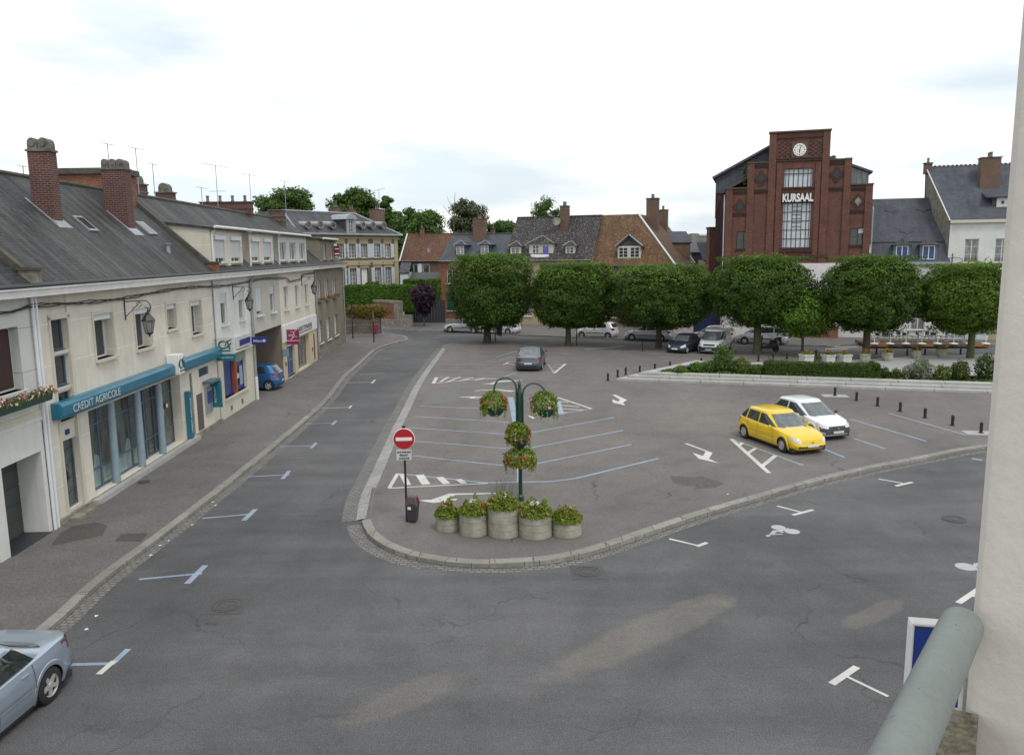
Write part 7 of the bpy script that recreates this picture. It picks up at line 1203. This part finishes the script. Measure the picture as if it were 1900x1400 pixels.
# ------------------------------------------------------------ flower pole, planters, sign, bin on the island tip
c=G(966,928,PZ); P=empty('flower_pole',(*c,PZ),0,label='dark green pole with two hooped arms and tiers of hanging flower baskets',cat='flower pole'); Yp=c[1]; sp=Yp/1478*1.03; hz_=lambda y:AT(966,y,Yp).z-PZ
H_p=hz_(716); m=MB(); m.lathe([(.11,0),(.11,.15),(.065,.2),(.055,H_p-1.7),(.075,H_p-1.6),(.08,H_p-.4),(.065,H_p-.1),(.04,H_p),(.06,H_p+.05),(.0,H_p+.22)],(0,0,0),14); m.build('pole',M['green'],P,smooth=True)
for sx,xt,yt_,xe in ((-1,938,700,920),(1,992,711,1012)):
    x0=.1*sx; xe_=(xe-966)*sp; r=abs(xe_-x0)/2; cx_=(x0+xe_)/2; zt=hz_(yt_); m=MB(); m.tube([(x0,0,H_p-1.75),(x0,0,zt-r)]+[(cx_-sx*r*math.cos(a),0,zt-r+r*math.sin(a)) for a in [PI*j/12 for j in range(1,13)]]+[(xe_,0,zt-r-.12)],.028,8); m.build('hooped_arm',M['green'],P,smooth=True)
    m=MB(); m.tube([(x0,0,H_p-.9),(0,0,H_p-.9)],.02,5); m.tube([(x0,0,H_p-1.6),(0,0,H_p-1.6)],.02,5); m.build('clamp',M['green'],P)
def basket(x,y,rp,lab,scale=1.,two=True,on=True,cols=('forange','fred'),wide=1.,bowl=True):
    xx=(x-966)*sp; z=hz_(y); r=rp*sp; B_=empty('hanging_basket',(c[0]+xx,Yp,PZ+z),0,label=lab,cat='flower basket',group='flower baskets on the pole')
    if bowl: m=MB(); m.lathe([(.0,-r*.95),(r*.35,-r*.9),(r*.62,-r*.65),(r*.74,-r*.3),(r*.74,-.24*r)],(0.04,0,0),18); m.build('bowl',plain('bowl_green',(.012,.06,.06),.4,.1) if 'bowl_green' not in bpy.data.materials else bpy.data.materials['bowl_green'],B_,smooth=True)
    n=2600; D=sph(n); D[:,2]=np.where(D[:,2]<-.35,D[:,2]*.5,D[:,2]); rad=rng.uniform(.55,1.02,n)**.5; pts=D*r*rad[:,None]*np.array([wide,wide*.95,1.]); 
    kk=D[:,2]<0; pts[kk,2]-=rng.uniform(0,.28,kk.sum())*r; 
    if bowl: keep=~((D[:,2]<-.02)&(D[:,1]<-.0)&(pts[:,0]>-r*.35)&(pts[:,2]<-.25*r)); pts=pts[keep]; D=D[keep]
    SP=[]
    for q in range(16):
        a=rng.uniform(0,6.28); rr_=r*rng.uniform(.7,1.)*wide; L_=r*rng.uniform(.5,1.15)
        for j in range(9): SP.append((math.cos(a)*rr_+rng.normal(0,.015),math.sin(a)*rr_+rng.normal(0,.015),-.25*r-L_*j/9))
    pts=np.vstack([pts,SP]); D=np.vstack([D,np.tile([0,-1.,0],(len(SP),1))]); leafcloud('foliage',pts,D+[0,0,.3],.072,M['basket'],B_,flat=.8)
    for q,cc in enumerate(cols): k=15; D=sph(k); D[:,2]=D[:,2]*.7+.1; ang=rng.normal((-.4 if q else 2.6),1.0,k); pts=np.stack([np.cos(ang)*r*1.0*wide,np.sin(ang)*r*1.0*wide-0.0,D[:,2]*r*.9],1); pts[:,1]=-abs(pts[:,1]); leafcloud('blossoms',pts,D,.10,M[cc],B_,asp=1)
    if on: m=MB(); [m.tube([(.6*r*math.cos(a),.6*r*math.sin(a),0),(0,0,r*1.15)],.006,4) for a in (0,2.1,4.2)]; m.build('chains',M['black'],B_)
basket(918,748,25,'left hanging flower basket on the hooped arm, with orange blossoms'); basket(1011,750,26,'right hanging flower basket on the hooped arm, mostly green',cols=('fpink',)); basket(962,806,26,'upper double flower basket wrapped round the pole below the arms',on=False,wide=.92); basket(966,851,22,'lowest wide flower basket around the pole, trailing leaves',on=False,wide=1.45,bowl=False,cols=('fred','forange'))
PL_=[(832,988,950,47,2,'leftmost low planter of the five, two concrete rings high'),(880,997,941,54,3,'second planter from the left, three concrete rings high'),(935,1000,931,60,4,'tallest middle planter with four concrete rings and wispy grass'),(993,1002,946,64,3,'fourth planter from the left, three concrete rings with white flowers'),(1051,999,960,56,2,'rightmost low planter of the five, with pink flowers')]
for i,(x,yb,yt,wp,nr,lab) in enumerate(PL_):
    c1=G(x,yb,PZ); s=c1[1]/1478*1.05; r=wp*s/2; cy=c1[1]+r*.9; rh=.205; h=nr*rh+.02*i%.03; P=empty('flower_planter',(c1[0]*cy/c1[1],cy,PZ),0,label=lab,cat='planter',group='five ring planters at the island tip'); 
    for k in range(nr): m=MB(); m.lathe([(r*.955,k*rh),(r*.955,k*rh+.012),(r,k*rh+.016),(r,(k+1)*rh-.010),(r*.985,(k+1)*rh),(r*.86,(k+1)*rh),(r*.86,k*rh+.02)],(0,0,0),36); m.build('concrete_ring',M['planter'],P)
    m=MB(); m.lathe([(r*.86,nr*rh-.05),(r*.86,nr*rh-.04)],(0,0,0),20); m.build('soil',M['soil'],P)
    n=2600; q=rng.uniform(0,1,n)**.5; a=rng.uniform(0,2*PI,n); lump=np.array([noise.noise(Vector((math.cos(b)*c_*2.6,math.sin(b)*c_*2.6,i*3.))) for b,c_ in zip(a,q)]); zz=nr*rh+.02+.27*(1-q**2.5)*rng.uniform(.2,1.1,n)*(1+1.5*lump)+.10*rng.uniform(0,1,n)**3; pts=np.stack([np.cos(a)*r*1.08*q,np.sin(a)*r*1.08*q,zz],1); nn=np.stack([np.cos(a)*q,np.sin(a)*q,np.full(n,.8)],1); leafcloud('foliage',pts,nn,.075,M['basket'],P,flat=.8)
    for cc,k,rr in (('forange',26,1.05),('fred',14,1.05),('fwhite' if i in(1,2,3) else 'fpink',34,.5)):
        a=rng.uniform(0,2*PI,k); q=rng.uniform(.2,1,k)**.5*rr; pts=np.stack([np.cos(a)*r*q,np.sin(a)*r*q,nr*rh+.05+.34*(1-(q/1.1)**2)+.04*rng.uniform(0,1,k)],1)
        if cc=='fwhite': pts[:,:2]=pts[:,:2]*.55+[0,-.1]
        leafcloud('blossoms',pts,np.tile([0,-.3,1.],(k,1)),.062,M[cc],P,asp=1)
    m=MB()
    for k in range(26 if i==2 else 9):
        a=random.uniform(0,6.3); q=random.uniform(0,.6)*r; b=(q*math.cos(a),q*math.sin(a)); hh=random.uniform(.35,.85 if i==2 else .5); m.tube([(b[0],b[1],nr*rh),(b[0]*1.2,b[1]*1.2,nr*rh+hh*.6),(b[0]*1.5+random.uniform(-.12,.12),b[1]*1.5,nr*rh+hh)],[.007,.005,.003],4)
    m.build('grass_stems',M['grass'],P)
# no entry sign
c=G(755,967,PZ); P=empty('no_entry_sign',(*c,PZ),math.radians(3),label='round red no entry sign on a dark pole at the island tip',cat='road sign'); Ys=c[1]; zs_=lambda y:AT(752,y,Ys).z-PZ; zc1=zs_(813); r=20*Ys/1478*1.03
MB().tube([(0,0,-.05),(0,0,zs_(793))],.035,10).build('pole',plain('pole_brown',(.035,.025,.02),.4,.2),P,smooth=True); m=MB(); m.box((-.05,-.05,zs_(793)),(.05,.05,zs_(793)+.06)); m.build('pole_cap',M['black'],P)
m=MB(); m.lathe([(r,-.02),(r,-.05),(r*.96,-.055),(0,-.055)],(0,-.02,zc1),36,axis='y'); d=m.build('disc',M['signw'],P); MB().lathe([(r*.95,-.056),(r*.95,-.062),(0,-.062)],(0,-.02,zc1),36,axis='y').build('red_face',M['red'],d); MB().box((-r*.74,-.088,zc1-r*.16),(r*.74,-.083,zc1+r*.16)).build('white_bar',M['signw'],d)
zt=zs_(833); zb=zs_(852); m=MB(); m.box((-.235,-.075,zb),(.205,-.04,zt)); pn=m.build('plate',M['signg'],P); hh=(zt-zb)
for i,(t,wd) in enumerate((('SAUF RIVERAINS',.40),('PENDANT',.25),('LE MARCHE',.30))): text('lettering',t,.08,M['ink'],pn,(-.015,-.078,zt-hh*(.31+.30*i)),(PI/2,0,0),.002,w=wd,h=hh*.2,bold=.003)
c=G(765,968,PZ); P=empty('litter_bin',(c[0]+.02,c[1]+.02,PZ),math.radians(-12),label='dark grey litter bin with a maroon hood beside the no entry sign',cat='bin'); sb=c[1]/1478; bw_=.17; zt=AT(765,922,c[1]).z-PZ
m=MB(); m.add([(-.13,-.13,.04),(.13,-.13,.04),(.13,.13,.04),(-.13,.13,.04),(-.18,-.16,zt*.72),(.18,-.16,zt*.72),(.18,.16,zt*.8),(-.18,.16,zt*.8)],[(0,3,2,1),(0,1,5,4),(1,2,6,5),(2,3,7,6),(3,0,4,7),(4,5,6,7)]); m.build('bin_body',plain('bin_grey',(.045,.045,.05),.5,.1),P,bevel=.03)
m=MB(); m.add([(-.19,-.17,zt*.70),(.19,-.17,zt*.70),(.19,.17,zt*.72),(-.19,.17,zt*.72),(-.19,-.03,zt*.98),(.12,-.03,zt*.98),(.12,.16,zt),(-.19,.16,zt)],[(0,3,2,1),(0,1,5,4),(1,2,6,5),(2,3,7,6),(3,0,4,7),(4,5,6,7)]); h_=m.build('hood',plain('maroon',(.075,.018,.025),.45,.1),P,bevel=.02); m=MB(); m.add([(-.10,-.158,zt*.76),(.15,-.158,zt*.76),(.10,-.055,zt*.945),(-.12,-.055,zt*.945)],[(0,1,2,3)]); 
for v_ in range(len(m.v)): m.v[v_]=(m.v[v_][0],m.v[v_][1]-.008,m.v[v_][2]+.01)
m.build('opening',M['ink'],h_); MB().box((-.1,-.16,zt*.55),(0,-.152,zt*.66)).build('recycling_mark',M['signw'],P); MB().box((-.2,-.06,zt*.3),(-.16,.06,zt*.36)).build('bracket',M['black'],P)
# ------------------------------------------------------------ our own window: reveal, rail, sill, blue sign
dJ=Vector((.53,.848)); eJ=Vector((.848,-.53)); ray0=ray(1806,1140); t0=1.27/ray0[1]; Cj=Vector((ray0[0]*t0,ray0[1]*t0))
FJ=Fr((Cj.x,Cj.y),(dJ.x,dJ.y)); P=house('own_window_building',FJ,label='cream plastered reveal of the open window at the right edge of the view',cat='window wall')
m=MB(); k=12; V=[]
for i in range(k+1):
    z=3.0+i*8/k
    V+= [(.028,.0,z),(.008,-.008,z),(0,-.028,z),(0,-.9,z)]
m.add(V,[(i*4+j,i*4+j+1,i*4+5+j,i*4+4+j) for i in range(k) for j in range(3)]); m.box((.028,-.9,-.0),(6,0,11),mi=0)
m.build('reveal',M['jamb'],P,smooth=True)
# rail tube
def camray(x,y,D): r=ray(x,y); n_=math.sqrt(sum(v*v for v in r)); return Vector(EY)+Vector(r)*(D/n_)
ra=ray(1783,1162); rb=ray(1672,1400)
pa=Vector(EY)+Vector(ra)*(1.26/ra[1]); pb_=Vector(EY)+Vector(rb)*(1.0); 
# keep the rail level: intersect the second sight line with the rail's height
tb=(pa.z-EYE)/rb[2]; pb_=Vector(EY)+Vector(rb)*tb; dr=(pb_-pa).normalized()
P=empty('guard_rail',pa,0,label='thick grey green painted guard rail tube across the window at bottom right',cat='rail'); MB().tube([dr*-.004,dr*.05,dr*.4,dr*.8,dr*1.6],.0335,40).build('tube',M['rail'],P,smooth=True)
z=pa.z-.16; P=house('window_sill',FJ,label='rough pebbled stone window sill below the guard rail',cat='sill'); m=MB(); m.box((-1.7,-.02,z-.12),(-.002,.10,z)); m.build('slab',M['sill'],P)
ps=ray(1688,1152); Ys=2.6; p=Vector(EY)+Vector(ps)*(Ys/ps[1]); P=empty('blue_sign',(p.x,p.y,p.z),math.atan2(-.2,.98),label='blue panel in a white frame mounted below the window, behind the guard rail',cat='sign'); w=.17; h=.30
MB().box((.014,-.008,-h),(w,.03,-.02)).build('panel',plain('panel_blue',(.005,.04,.30),.35,.04),P); m=MB(); m.box((0.004,-.014,-h-.014),(.014,.04,-.0105)); m.box((0.004,-.014,-.010),(w+.014,.04,0)); m.box((w,-.016,-h),(w+.014,.05,-.0145)); m.box((.0145,-.016,-h-.014),(w+.014,.05,-h-.0005)); m.build('frame',M['signw'],P,bevel=.004)
MB().tube([(w,.02,-.2),(w+1.2,.75,-.2)],.02,6).build('bracket',M['signw'],P)
